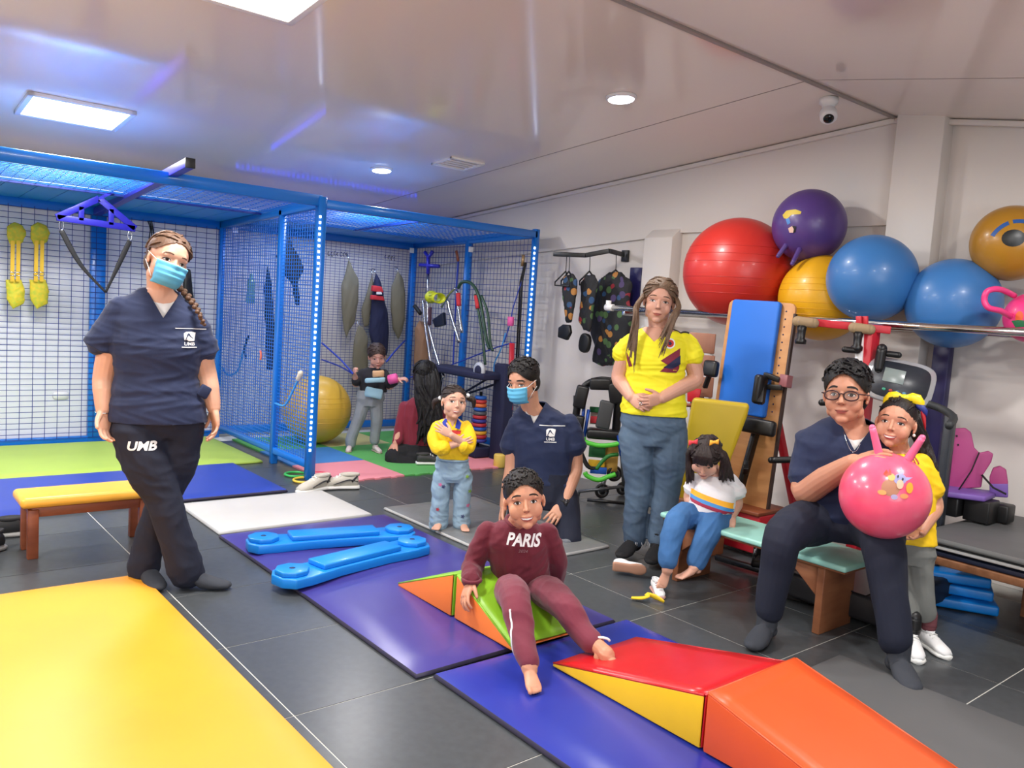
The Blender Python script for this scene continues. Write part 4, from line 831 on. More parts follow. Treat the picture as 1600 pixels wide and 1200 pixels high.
# ---------------- woman in the yellow football shirt ----------------
M_yfoot = mat('bright_yellow_jersey', (236, 226, 30), .7, bump=.1, bscale=200, var=.06, vscale=8)
M_mar = mat('maroon_print', (120, 26, 50), .7); M_nav = mat('navy_print', (30, 34, 70), .7)
def person_jersey():
    x, y = 3.4, 2.9; P = Plane_(x, y); rt, fw, up = P.right, P.fwd, P.up
    root = thing('person', 'woman in yellow football shirt and flared jeans standing with hands clasped', 'person', (x, y, 0)); SK = skin((206, 152, 128))
    hc = P(1030, 471, -.02); R = headframe(P, 0, 2, -5); h = .238
    b = head_mb(hc, R, h, .98, 1.0, .95); b.limb([hc+R @ Vector((0, -.03, -.06)), P(1029, 508, .02), P(1029, 522, .02)], [.055, .054, .062], 16)
    torso(b, P, [((1029, 512, .02), .07, .06), ((1029, 520, .02), .12, .075), ((1029, 532, .02), .16, .092), ((1029, 560, .02), .15, .10)]); parts = [remesh(b, .0035, 2)]
    parts.append(arm(P, (981, 534, .02), (967, 590, .03), (986, 621, -.09), (1006, 634, -.15), (.048, .042, .028), .155, (.3, -.9, -.2), 1, (25, 45, 30), .003, 3))
    parts.append(arm(P, (1076, 534, .02), (1086, 592, .03), (1034, 622, -.12), (1005, 629, -.18), (.05, .044, .029), .155, (-.4, -.8, .1), -1, (25, 45, 30), .003, 3))
    b = MB(); b.loft([(P(1025, 555, .02), rt*.13, fw*.09), (P(1020, 640, .02), rt*.14, fw*.1)], 12); parts.append(remesh(b, .01, 1))
    body = join_meshes(parts); bb = bvh_of(body); obj('body', body, SK, root)
    face(P, root, hc, R, h, bb, (66, 50, 36), (96, 72, 58), (176, 96, 92), eyeh=.82, browt=.8, smile=.1)
    b = MB(); torso(b, P, [((1029, 513, .02), .085, .062), ((1029, 520, .02), .13, .08), ((1028, 533, .02), .168, .105), ((1026, 560, .015), .165, .125), ((1023, 590, .02), .158, .122), ((1022, 620, .02), .172, .13), ((1021, 640, .02), .182, .138), ((1021, 647, .02), .182, .138)])
    sleeve(b, P, [(987, 533, .02), (979, 542, .022), (972, 553, .025)], [.054, .058, .062]); sleeve(b, P, [(1070, 532, .02), (1078, 543, .022), (1082, 556, .025)], [.056, .06, .066])
    top, tv = cloth(b, 'football_shirt', M_yfoot, root, .005, 3, .005, 17, 5, (1, 1, 2.0), post=vcut(P(1022, 534, -.09), rt, up, fw, .095, .085, .12)); top.modifiers.new('s', 'SOLIDIFY').thickness = .003
    fr = (P(1022, 560, -.11), rt, up, fw); k = 1/292.
    def D(nm, pts, m): return shape_decal(nm, [((px-1022)*k, -(py-560)*k) for px, py in pts], fr, tv, m, top, .012, .003)
    D('diagonal_print', [(1032, 563), (1060, 542), (1061, 574), (1057, 580), (1032, 580), (1043, 568)], M_mar); 
    p = [(1037, 573), (1061, 553), (1062, 566), (1050, 575)]; f2 = fr; shape_decal('diagonal_print', [((a-1022)*k, -(c-560)*k) for a, c in p], f2, tv, M_nav, top, .012, .0045)
    D('diagonal_print', [(978, 554), (984, 562), (990, 575), (985, 577), (981, 567)], M_mar)
    D('crest', [(1044+8*math.cos(t), 536+8*math.sin(t)) for t in np.linspace(0, 2*math.pi, 20)[:-1]], M_print); shape_decal('crest', [((1044-1022+5.8*math.cos(t))*k, (24+5.8*math.sin(t))*k) for t in np.linspace(0, 2*math.pi, 18)[:-1]], fr, tv, mat('red_print', (196, 46, 44), .7), top, .01, .0042)
    shape_decal('crest', [((1044-1022+2.4*math.cos(t)*(1+.3*math.cos(5*t)))*k, (24+2.6*math.sin(t))*k) for t in np.linspace(0, 2*math.pi, 18)[:-1]], fr, tv, M_nav, top, .01, .005)
    D('small_emblem', [(984, 531), (987, 527), (989, 532)], M_nav)
    b = MB()
    for o_ in (0, .014): 
        pts = []
        for t in np.linspace(0, 1, 9):
            q = P(1052+26*t, 505, .02)+fw*(.0+o_); hh = tv.ray_cast(q+up*.1, -up, .4)[0]
            if hh is not None: pts.append(hh+up*.002)
        if len(pts) > 3: b.tube(pts, .0035, 6)
    b.build('shoulder_stripe', M_black, top)
    b = MB(); b.loft([(P(1021, 632, .02), rt*.165, fw*.12), (P(1021, 660, .02), rt*.182, fw*.135), (P(1021, 695, .02), rt*.14, fw*.10)], 22)
    b.limb([P(993, 680, .02), P(996, 725, .01), P(997, 765, .01), P(992, 815, .01), P(992, 838, .01)], [.094, .088, .072, .066, .066], 16); b.limb([P(1048, 680, .02), P(1046, 725, .01), P(1042, 765, .0), P(1034, 815, -.02), P(1032, 842, -.02)], [.094, .09, .074, .068, .07], 16)
    tr, _ = cloth(b, 'jeans', M_jeansg, root, .006, 3, .004, 20, 8, (1, 1, 1.4)); b = MB(); rs = random.Random(3)
    for cx_, cy_, aw in ((992, 848, .01), (1032, 853, -.02)):
        c = P(cx_, cy_, aw)
        for i in range(26): t = rs.random()*6.28; q = c+rt*.062*math.cos(t)+fw*.062*math.sin(t)+up*.02; b.tube([q, q-up*rs.uniform(.015, .04)+rt*rs.uniform(-.01, .01)], .0012, 4)
    o = b.build('frayed_hem', mat('pale_thread', (190, 196, 204), .9), tr); o['kind'] = 'stuff'
    for cx_, cy_, aw, d in ((988, 860, .0, -.35), (1027, 868, -.04, -.2)):
        b = MB(); a = P(cx_, cy_, aw); a.z = .09; foot_sock(b, a, fw+rt*d, .25, .045); me = remesh(b, .005, 2); o = obj('shoe', me, mat('black_canvas', (24, 24, 27), .85, bump=.2, bscale=200), root)
    m_h = hair_m((112, 88, 68))
    def ex(b):
        rs = random.Random(8)
        for s, n in ((-1, 16), (1, 13)):
            for i in range(n):
                q = hc + R @ Vector((-s*(.33+.05*rs.random()), -.05+.16*rs.random(), .05+.1*rs.random()))*h; e = (P(rs.uniform(975, 992), rs.uniform(545, 590), -.10-.03*rs.random()) if s < 0 else P(rs.uniform(1028, 1037), rs.uniform(530, 562), -.1-.04*rs.random()))
                m_ = q.lerp(e, .4) + fw*.035 + rt*s*.015; b.tube(smoothpath([q, q.lerp(m_, .5)+rt*s*.02, m_, e], 5), [.006, .009, .008, .002], 7)
    hairy(root, hc, R, h, m_h, puff=.04, zf=.31, zs=.0, yb=.04, nape=-.3, locks=90, flow=(0, -1, -.5), sym=True, r=.03, extra=ex, region=lambda u: u.z > .0)
    b = MB(); b.ball(P(1048, 489, -.0), .005, n=8, m=6); b.build('earring', M_steel, root); b = MB(); q = P(1001, 631, -.19); b.tube([q+Vector((.009*math.cos(t), 0, .009*math.sin(t))) for t in np.linspace(0, 6.283, 13)], .002, 6, caps=False); b.build('ring', M_steel, root)
person_jersey()
# ---------------- seated toddler in the white t-shirt ----------------
def person_white_toddler():
    x, y = 3.36, 2.32; P = Plane_(x, y); rt, fw, up = P.right, P.fwd, P.up
    root = thing('person', 'toddler in white t-shirt and blue jeans sitting barefoot on the mint bench looking down', 'person', (x, y, 0)); SK = skin((212, 158, 134))
    hc = P(1103, 716, -.05); R = headframe(P, -8, 34, -2); h = .195
    b = head_mb(hc, R, h, 1.06, .95, .7, cheek=1.2); b.limb([hc+R @ Vector((0, -.08, -.1)), P(1116, 738, .03), P(1118, 748, .04)], [.036, .035, .045], 14); parts = [remesh(b, .003, 2)]
    parts.append(arm(P, (1145, 750, .02), (1152, 786, .05), (1144, 806, -.02), (1141, 822, -.06), (.032, .028, .02), .11, (-.1, .2, -1), -1, (12, 25, 20), .0027, 8))
    parts.append(arm(P, (1083, 752, .02), (1076, 778, .04), (1082, 790, .0), (1088, 798, -.02), (.032, .026, .02), .1, (0, -.5, -1), 1, (10, 20, 15), .003, 5))
    fa = P(1043, 889, -.26); fb = P(1085, 886, -.22)
    b = MB(); b.limb([P(1043, 868, -.26), fa], [.03, .026]); foot_bare(b, fa, -rt*.25+fw*.35-up*.9, .13, fw*.8+up*.4, .027, 1); parts.append(remesh(b, .003, 2))
    b = MB(); b.limb([P(1088, 872, -.2), fb], [.03, .026]); foot_bare(b, fb, -rt*.75+fw*.6-up*.2, .13, up, .027, 1); parts.append(remesh(b, .003, 2))
    b = MB(); b.loft([(P(1118, 752, .02), rt*.07, fw*.05), (P(1116, 800, .03), rt*.08, fw*.06)], 12); b.limb([P(1095, 806), P(1054, 824, -.19), P(1043, 868, -.26)], [.03, .028, .022]); b.limb([P(1124, 812), P(1102, 842, -.16), P(1088, 872, -.2)], [.03, .028, .022]); parts.append(remesh(b, .008, 1))
    body = join_meshes(parts); bb = bvh_of(body); obj('body', body, SK, root)
    face(P, root, hc, R, h, bb, (34, 22, 18), (70, 50, 42), (190, 104, 100), eyeh=.45, browt=.7, look=(0, -1))
    Mw = mat('white_tshirt', (226, 224, 226), .8, bump=.08, bscale=200); b = MB()
    torso(b, P, [((1118, 742, .03), .045, .042), ((1118, 746, .03), .075, .052), ((1117, 755, .02), .10, .064), ((1114, 772, .01), .108, .08), ((1113, 786, .0), .114, .088), ((1111, 797, .0), .118, .09)])
    sleeve(b, P, [(1142, 750, .02), (1149, 761, .03), (1152, 768, .035)], [.04, .045, .047]); sleeve(b, P, [(1089, 750, .02), (1083, 758, .03), (1081, 762, .03)], [.04, .044, .045])
    top, tv = cloth(b, 't_shirt', Mw, root, .004, 2, .004, 26, 4, (1, 1, 1.6)); sl = -.14
    for j, (z, w_, c) in enumerate(((.0, .0125, (240, 172, 40)), (-.021, .0085, (70, 140, 205)), (-.037, .008, (160, 40, 70)))):
        fr = (P(1118, 784, -.08), (rt-up*.22).normalized(), up, fw); shape_decal('belly_stripe', [(-.125, z-w_), (.125, z-w_), (.125, z+w_), (-.125, z+w_)], fr, tv, mat('stripe_%d' % j, c, .7), top, .012, .002)
    b = MB(); b.loft([(P(1111, 795, .0), rt*.115, fw*.09), (P(1109, 806, .0), rt*.122, fw*.095), (P(1107, 816, .0), rt*.105, fw*.08)], 20)
    b.limb([P(1085, 806, .0), P(1065, 808, -.1), P(1054, 824, -.19), P(1047, 850, -.23), P(1044, 874, -.255)], [.072, .066, .058, .052, .048], 16); b.limb([P(1124, 812, .0), P(1112, 822, -.09), P(1102, 842, -.16), P(1092, 864, -.19), P(1088, 876, -.2)], [.074, .068, .058, .052, .05], 16)
    cloth(b, 'jeans', M_jeans, root, .005, 2, .005, 20, 18, (1, 1, 1))
    def ex(b):
        rs = random.Random(5)
        for i in range(60):
            s = -1 if i % 2 else 1; a = rs.uniform(.15, 1.0); q = hc + R @ Vector((-s*.30*a, -.1+.25*(1-a), .42-.2*a*a))*h; m_ = hc + R @ Vector((-s*(.40+.04*rs.random()), .02-.2*rs.random(), .1))*h
            e = P(rs.uniform(1072, 1084), rs.uniform(738, 758), -.04+.05*rs.random()) if s < 0 else P(rs.uniform(1122, 1148), rs.uniform(735, 755), -.06+.1*rs.random())
            b.tube(smoothpath([q, m_, m_.lerp(e, .6), e], 5), [.009, .012, .011, .003], 7)
        for i in range(16):
            xx = rs.uniform(-.26, .26); b.tube(smoothpath([hc + R @ Vector((xx*.4, .12, .52))*h, hc + R @ Vector((xx*.8, .34, .36))*h, hc + R @ Vector((xx, .40, .12))*h], 4), [.008, .011, .004], 7)
    hairy(root, hc, R, h, hair_m((48, 36, 34)), puff=.045, zf=.22, zs=-.1, yb=.12, nape=-.45, locks=60, flow=(0, .1, -.3), sym=True, r=.03, extra=ex, region=lambda u: u.z > .0)
    for q, s in ((P(1083, 691, -.12), -1), (P(1116, 691, -.13), 1)):
        b = MB(); b.ball(q, .008, n=10, m=8)
        for a, sx in ((.4, 1), (-.5, -1)): b.loft([(q, up*.004, fw*.004), (q+rt*sx*.010+up*a*.006, up*.011, fw*.006), (q+rt*sx*.021+up*a*.012, up*.014, fw*.005)], 10)
        b.build('hair_bow', mat('bow_red' if s < 0 else 'bow_yellow', (220, 60, 70) if s < 0 else (240, 170, 50), .6), root)
person_white_toddler()
# ---------------- seated man with glasses ----------------
def person_glasses():
    x, y = 3.3, 1.88; P = Plane_(x, y); rt, fw, up = P.right, P.fwd, P.up
    root = thing('person', 'man in navy scrubs and glasses sitting on the mint bench holding the pink ball', 'person', (x, y, 0)); SK = skin((196, 134, 104))
    hc = P(1322, 617, -.06); R = headframe(P, -12, -3, 3); h = .25
    b = head_mb(hc, R, h, 1.02, 1.1, 1.05, cheek=1.1); b.limb([hc+R @ Vector((0, -.03, -.06)), P(1328, 660, .0), P(1330, 678, .02)], [.062, .062, .07], 16)
    torso(b, P, [((1328, 662, .01), .08, .065), ((1326, 676, .02), .14, .08), ((1324, 695, .02), .18, .10), ((1322, 730, .02), .17, .11)]); parts = [remesh(b, .0035, 2)]
    parts.append(arm(P, (1262, 705, .02), (1258, 768, -.06), (1334, 722, -.27), (1372, 708, -.33), (.062, .056, .034), .175, (.25, -.3, -.8), -1, (6, 14, 12), .003, 6, tcurl=5))
    parts.append(arm(P, (1372, 712, .08), (1382, 770, .16), (1385, 800, .08), (1380, 812, .04), (.055, .05, .034), .17, (0, -1, 0), 1, (10, 20, 15), .004, 5))
    b = MB(); b.loft([(P(1322, 720, .02), rt*.16, fw*.1), (P(1318, 800, .04), rt*.15, fw*.1)], 12); parts.append(remesh(b, .01, 1))
    body = join_meshes(parts); bb = bvh_of(body); obj('body', body, SK, root)
    face(P, root, hc, R, h, bb, (40, 26, 20), (26, 20, 20), (160, 86, 78), smile=.45, browt=1.25, browz=.125)
    b = MB(); torso(b, P, [((1328, 650, .02), .075, .066), ((1327, 660, .02), .12, .075), ((1325, 675, .02), .175, .095), ((1322, 695, .02), .205, .12), ((1320, 730, .02), .20, .135), ((1318, 770, .03), .19, .14), ((1316, 805, .04), .195, .15), ((1316, 820, .04), .19, .145)])
    sleeve(b, P, [(1265, 690, .02), (1262, 715, .01), (1261, 745, -.02)], [.075, .082, .084]); sleeve(b, P, [(1368, 692, .06), (1376, 715, .10), (1382, 740, .14)], [.07, .075, .078])
    top, tv = cloth(b, 'scrub_top', M_navy, root, .006, 3, .006, 14, 22, (1, 1, 1.6), post=vcut(P(1335, 703, -.09), rt, up, fw, .088, .14)); top.modifiers.new('s', 'SOLIDIFY').thickness = .003
    shape_decal('undershirt', [(-.05, .03), (-.03, .012), (0, .004), (.03, .012), (.05, .03), (.03, -.03), (0, -.09), (-.03, -.03)], (P(1333, 690, -.07), rt, up, fw), bb, M_under, root, .01, .003, .12)
    b = MB(); pts = []
    for t in np.linspace(-1, 1, 21): q = P(1334+17*t, 706-38*t*t*.95, -.10)+fw*.1; hh = tv.ray_cast(q, -fw, 1)[0] or bb.ray_cast(q, -fw, 1)[0]; pts.append((hh or q)+fw*.004)
    b.tube(pts, .0014, 5); b.build('necklace', M_steel, root)
    b = MB(); b.loft([(P(1316, 795, .04), rt*.185, fw*.135), (P(1315, 820, .03), rt*.20, fw*.15), (P(1314, 840, .02), rt*.17, fw*.12)], 22)
    b.limb([P(1280, 815, .02), P(1250, 820, -.14), P(1224, 840, -.28), P(1214, 890, -.28), P(1203, 945, -.28), P(1202, 955, -.28)], [.105, .1, .082, .07, .062, .058], 18)
    b.limb([P(1350, 820, .02), P(1370, 828, -.14), P(1380, 850, -.29), P(1388, 910, -.33), P(1398, 985, -.37), P(1399, 1000, -.37)], [.105, .1, .086, .075, .068, .066], 18)
    cloth(b, 'trousers', M_navy2, root, .007, 3, .006, 13, 28)
    for px, py, aw, d in ((1198, 975, -.28, -.25), (1404, 1025, -.38, .25)): b = MB(); a = P(px, py, aw); a.z = .07; foot_sock(b, a, fw+rt*d, .25, .043); obj('sock', remesh(b, .005, 2), M_sock, root)
    # glasses
    Mg = mat('glasses_frame', (58, 30, 34), .25); g = MB(); fr_m = lambda p: hc + R @ (Vector(p)*h)
    for s in (-1, 1):
        g.tube([fr_m((s*.15+.115*math.cos(t)*(1.0 if math.cos(t)*s > 0 else .98), .405-.02*abs(math.cos(t)), -.012+.078*math.copysign(abs(math.sin(t))**.8, math.sin(t)))) for t in np.linspace(0, 2*math.pi, 33)], .0032, 6, caps=False); g.tube([fr_m((s*.265, .39, .025)), fr_m((s*.33, .3, .02)), fr_m((s*.365, .0, .01))], .003, 6)
    g.tube([fr_m((-.04, .41, .01)), fr_m((0, .42, .02)), fr_m((.04, .41, .01))], .003, 6); go = g.build('glasses', Mg, root)
    Ml = mat('clear_lens', (255, 255, 255), .02, trans=1)
    for s in (-1, 1): b = MB(); b.prism([fr_m((s*.15+.11*math.cos(t), .402, -.012+.073*math.sin(t))) for t in np.linspace(0, 2*math.pi, 21)[:-1]], (R @ Vector((0, 1, 0)))*.0012); b.build('lens', Ml, go)
    hairy(root, hc, R, h, hair_m((22, 20, 22)), puff=.045, zf=.35, zs=.04, yb=-.01, nape=-.24, locks=240, flow=(-.7, .1, .1), r=.024, top=.05, lift=.06, seed=9, wav=.5, steps=6, mess=.35, region=lambda u: u.z > -.05 and not (u.y > .3 and u.z < .35))
    b = MB(); q = P(1311, 742, -.30)
person_glasses()
# ---------------- girl in the yellow shirt beside the ball ----------------
def person_girl():
    x, y = 3.52, 1.42; P = Plane_(x, y); rt, fw, up = P.right, P.fwd, P.up
    root = thing('person', 'smiling girl in yellow shirt, grey trousers and white sneakers behind the pink ball', 'person', (x, y, 0)); SK = skin((204, 142, 112))
    hc = P(1400, 661, -.06); R = headframe(P, -8, -6, -4); h = .214
    b = head_mb(hc, R, h, 1.04, .95, .8, cheek=1.2); b.limb([hc+R @ Vector((0, -.03, -.06)), P(1405, 700, .0), P(1406, 712, .0)], [.042, .04, .048], 14); torso(b, P, [((1406, 706, .0), .05, .045), ((1408, 716, 0), .1, .06), ((1408, 745, 0), .1, .065)]); parts = [remesh(b, .003, 2)]
    parts.append(arm(P, (1444, 730, .01), (1462, 792, .03), (1438, 832, -.1), (1418, 842, -.17), (.036, .031, .022), .13, (-.3, .1, .9), -1, (8, 18, 14), .0027, 10))
    b = MB(); b.loft([(P(1408, 740), rt*.09, fw*.06), (P(1410, 840), rt*.09, fw*.06)], 12); b.limb([P(1368, 730), P(1360, 790, .05)], [.034, .03]); parts.append(remesh(b, .008, 1))
    body = join_meshes(parts); bb = bvh_of(body); obj('body', body, SK, root)
    face(P, root, hc, R, h, bb, (36, 22, 18), (50, 36, 30), (186, 96, 92), smile=1, teeth=.8, browt=.8, eyeh=.95)
    b = MB(); torso(b, P, [((1406, 706, .0), .052, .046), ((1407, 711, 0), .09, .058), ((1408, 722, 0), .125, .075), ((1410, 760, 0), .128, .085), ((1412, 810, 0), .125, .085), ((1413, 845, 0), .13, .09)])
    sleeve(b, P, [(1440, 722, .0), (1450, 742, .01), (1456, 765, .02)], [.046, .05, .052]); sleeve(b, P, [(1374, 722, .0), (1366, 742, .02)], [.044, .048])
    top, tv = cloth(b, 'jersey', M_jersey, root, .005, 2, .004, 22, 6, (1, 1, 1.4)); Mr = mat('red_trim', (170, 34, 50), .6)
    b = MB(); b.tube([P(1406, 708, .0)+rt*.058*math.cos(t)+fw*.054*math.sin(t)-up*.016*math.sin(t) for t in np.linspace(0, 6.283, 25)], .006, 8, caps=False); b.build('collar', Mr, top)
    for k in range(3): shape_decal('red_stripe', smoothline([(-.012+.012*k, .028), (.022+.012*k, .0), (.034+.012*k, -.018)], .0022, (1, 1, 1)), (P(1412, 716, -.06), rt, up, fw), tv, Mr, top, .01, .0025)
    Mgr = mat('grey_trousers', (128, 130, 126), .85, bump=.15, bscale=160, var=.12, vscale=9); b = MB(); b.loft([(P(1413, 835), rt*.115, fw*.085), (P(1414, 860), rt*.125, fw*.09), (P(1415, 877), rt*.105, fw*.08)], 18)
    b.limb([P(1398, 870), P(1404, 915, -.01), P(1420, 960, -.04), P(1423, 972, -.05)], [.07, .056, .046, .044], 14); b.limb([P(1434, 870), P(1438, 910, .01), P(1444, 945, .02), P(1447, 958, .03)], [.07, .056, .045, .043], 14); cloth(b, 'trousers', Mgr, root, .005, 2, .005, 20, 31)
    for px, py, aw, d, L in ((1426, 985, -.06, .25, .21), (1452, 968, .04, .8, .2)):
        a = P(px, py, aw); a.z = .075; dd = (fw+rt*d).normalized(); b = MB(); b.limb([a+up*.02, a+up*.07], [.032, .03]); b.build('ankle_sock', mat('maroon_sock', (110, 60, 66), .9) if d > .5 else M_black, root)
        sneaker(root, Vector((a.x, a.y, 0))+dd*.04, dd, L, mat('white_leather', (232, 232, 232), .5), mat('white_sole', (236, 236, 232), .55), part=True)
    def ex(b):
        rs = random.Random(11)
        for i in range(44):
            q = hc + R @ Vector((-.22+.5*rs.random()*0-.1, -.35, .1+.2*rs.random()))*h; q = hc+R @ Vector((-.2-.12*rs.random(), -.25-.15*rs.random(), .2-.3*rs.random()))*h
            m1 = P(rs.uniform(1432, 1448), 690, rs.uniform(.03, .1)); m2 = P(rs.uniform(1440, 1462), 735, rs.uniform(.0, .08)); e = P(rs.uniform(1446, 1466), rs.uniform(770, 812), rs.uniform(.02, .08)); b.tube(smoothpath([q, m1, m2, e], 5), [.01, .014, .013, .003], 7)
    hairy(root, hc, R, h, hair_m((34, 26, 26)), puff=.02, zf=.33, zs=.1, yb=-.06, nape=-.3, locks=60, flow=(0, -1, -.1), sym=False, r=.026, extra=ex)
    b = MB(); c = hc + R @ Vector((-.05, .0, .50))*h
    for s in (-1, 1): b.loft([(c, up*.012, fw*.012), (c+rt*s*.03+up*.004, up*.022, fw*.014), (c+rt*s*.06-up*.006, up*.026, fw*.012), (c+rt*s*.078-up*.02, up*.014, fw*.008)], 12)
    b.ball(c, .017, n=12, m=8); bow = b.build('hair_bow', mat('yellow_satin', (240, 208, 20), .4), root); b = MB(); c2 = hc + R @ Vector((-.28, -.02, .40))*h
    b.loft([(c2, up*.008, fw*.01), (c2+rt*.03-up*.012, up*.02, fw*.012), (c2+rt*.045-up*.03, up*.016, fw*.01)], 10); b.build('ribbon', mat('navy_ribbon', (30, 44, 120), .5), bow); b = MB(); b.loft([(c2-up*.02+rt*.02, up*.012, fw*.01), (c2+rt*.04-up*.06, up*.03, fw*.012), (c2+rt*.045-up*.09, up*.012, fw*.01)], 10); b.build('ribbon', mat('red_ribbon', (170, 24, 40), .5), bow)
    for s in (-1,): b = MB(); b.ball(hc + R @ Vector((s*.36, .02, -.17))*h, .0065, n=10, m=8); b.build('earring', mat('pearl', (240, 236, 230), .2), root)
person_girl()
# ---------------- toddler in the cage with soft weights on the chest and wrists ----------------
def person_cage_toddler():
    x, y = 3.5, 6.13; P = Plane_(x, y); rt, fw, up = P.right, P.fwd, P.up
    root = thing('person', 'toddler in dark top and grey trousers standing inside the cage holding pale soft bags', 'person', (x, y, 0)); SK = skin((206, 152, 134))
    hc = P(589, 557, -.03); R = headframe(P, 8, 16, 6); h = .20
    b = head_mb(hc, R, h, 1.04, .95, .7, cheek=1.15); b.limb([hc+R @ Vector((0, -.04, -.06)), P(584, 574), P(583, 580)], [.036, .036, .045], 12); parts = [remesh(b, .004, 2)]
    parts.append(arm(P, (566, 585, 0), (556, 600, -.02), (555, 588, -.12), (553, 580, -.16), (.038, .03, .02), .11, (.8, -.3, .3), 1, (35, 50, 30), .0035))
    parts.append(arm(P, (600, 586, 0), (608, 604, -.03), (623, 593, -.12), (633, 591, -.16), (.038, .03, .02), .11, (0, -.5, -.8), -1, (25, 40, 30), .0035))
    b = MB(); b.loft([(P(583, 582), rt*.07, fw*.05), (P(583, 612), rt*.08, fw*.05)], 10); parts.append(remesh(b, .01, 1))
    body = join_meshes(parts); bb = bvh_of(body); obj('body', body, SK, root); face(P, root, hc, R, h, bb, (34, 22, 18), (60, 44, 38), (186, 96, 96), eyeh=.6, browt=.7)
    b = MB(); torso(b, P, [((583, 574), .05, .045), ((583, 578), .09, .055), ((583, 586), .115, .07), ((583, 600), .115, .08), ((583, 612), .115, .085)])
    sleeve(b, P, [(566, 583, 0), (558, 596, -.02), (556, 594, -.08)], [.05, .048, .04]); sleeve(b, P, [(600, 584, 0), (607, 600, -.03), (616, 596, -.09)], [.05, .048, .04]); cloth(b, 'sweater', mat('black_fleece', (38, 38, 44), .9, bump=.1, bscale=150), root, .006, 2, .004, 22)
    b = MB(); b.loft([(P(580, 610), rt*.115, fw*.085), (P(579, 622), rt*.125, fw*.09), (P(578, 634), rt*.10, fw*.075)], 16); b.limb([P(568, 630), P(560, 655), P(550, 680), P(548, 694)], [.062, .055, .05, .048], 12); b.limb([P(588, 630), P(589, 655), P(586, 676), P(585, 688)], [.062, .055, .048, .046], 12)
    cloth(b, 'trousers', mat('pale_grey_trousers', (150, 156, 160), .85, bump=.1, bscale=150, var=.2, vscale=9), root, .006, 2, .005, 22, 7)
    for px, py, d in ((546, 700, -.1), (588, 697, .45)): a = P(px, py, -.02); a.z = .0; sneaker(root, a+(fw+rt*d).normalized()*.02+up*.013, fw+rt*d, .15, mat('pale_pink_leather', (216, 200, 200), .5), mat('tan_sole', (190, 170, 160), .6))
    hairy(root, hc, R, h, hair_m((66, 50, 46)), puff=.05, zf=.26, zs=.0, yb=.05, nape=-.5, locks=70, flow=(0, -.3, -.6), sym=True, r=.03)
    Mb = mat('pale_blue_cloth', (150, 190, 205), .85, bump=.1, bscale=120); Mt = mat('tan_cloth', (208, 166, 126), .85)
    def bag(lab, c, sz, ry, m, nm='weighted_bag'):
        b = MB(); b.loft([(c-rt*sz[0], up*sz[1]*.7, fw*sz[2]*.4), (c-rt*sz[0]*.85, up*sz[1], fw*sz[2]*.8), (c, up*sz[1]*.95, fw*sz[2]), (c+rt*sz[0]*.85, up*sz[1], fw*sz[2]*.8), (c+rt*sz[0], up*sz[1]*.7, fw*sz[2]*.4)], 18, p=3)
        bm_ = b.build(nm, m); me = bm_.data; a = arr(me); me.transform(Matrix.Translation(c) @ Matrix.Rotation(ry, 4, fw) @ Matrix.Translation(-c)); fold(me, .003, 40, 2); tag(bm_, lab, 'toy')
    bag('tan soft bag held against the dark sweater of the caged toddler', P(591, 584, -.14), (.05, .03, .03), .1, Mt); bag('pale blue soft bag in the arms of the caged toddler', P(586, 594, -.15), (.085, .022, .03), .1, Mb); bag('pale blue square bag hanging at the toddler waist', P(584, 614, -.13), (.075, .045, .02), -.15, Mb)
    b = MB(); c = P(614, 592, -.12); d_ = (P(623, 593, -.12)-P(606, 597, -.1)).normalized(); sx, sy, _ = basis(d_); b.loft([(c-d_*.042, sx*.03, sy*.03), (c-d_*.034, sx*.042, sy*.042), (c+d_*.034, sx*.042, sy*.042), (c+d_*.042, sx*.03, sy*.03)], 18); tag(b.build('wrist_weight', mat('pink_foam', (224, 90, 160), .6)), 'pink foam cuff around the forearm of the caged toddler', 'cuff')
person_cage_toddler()
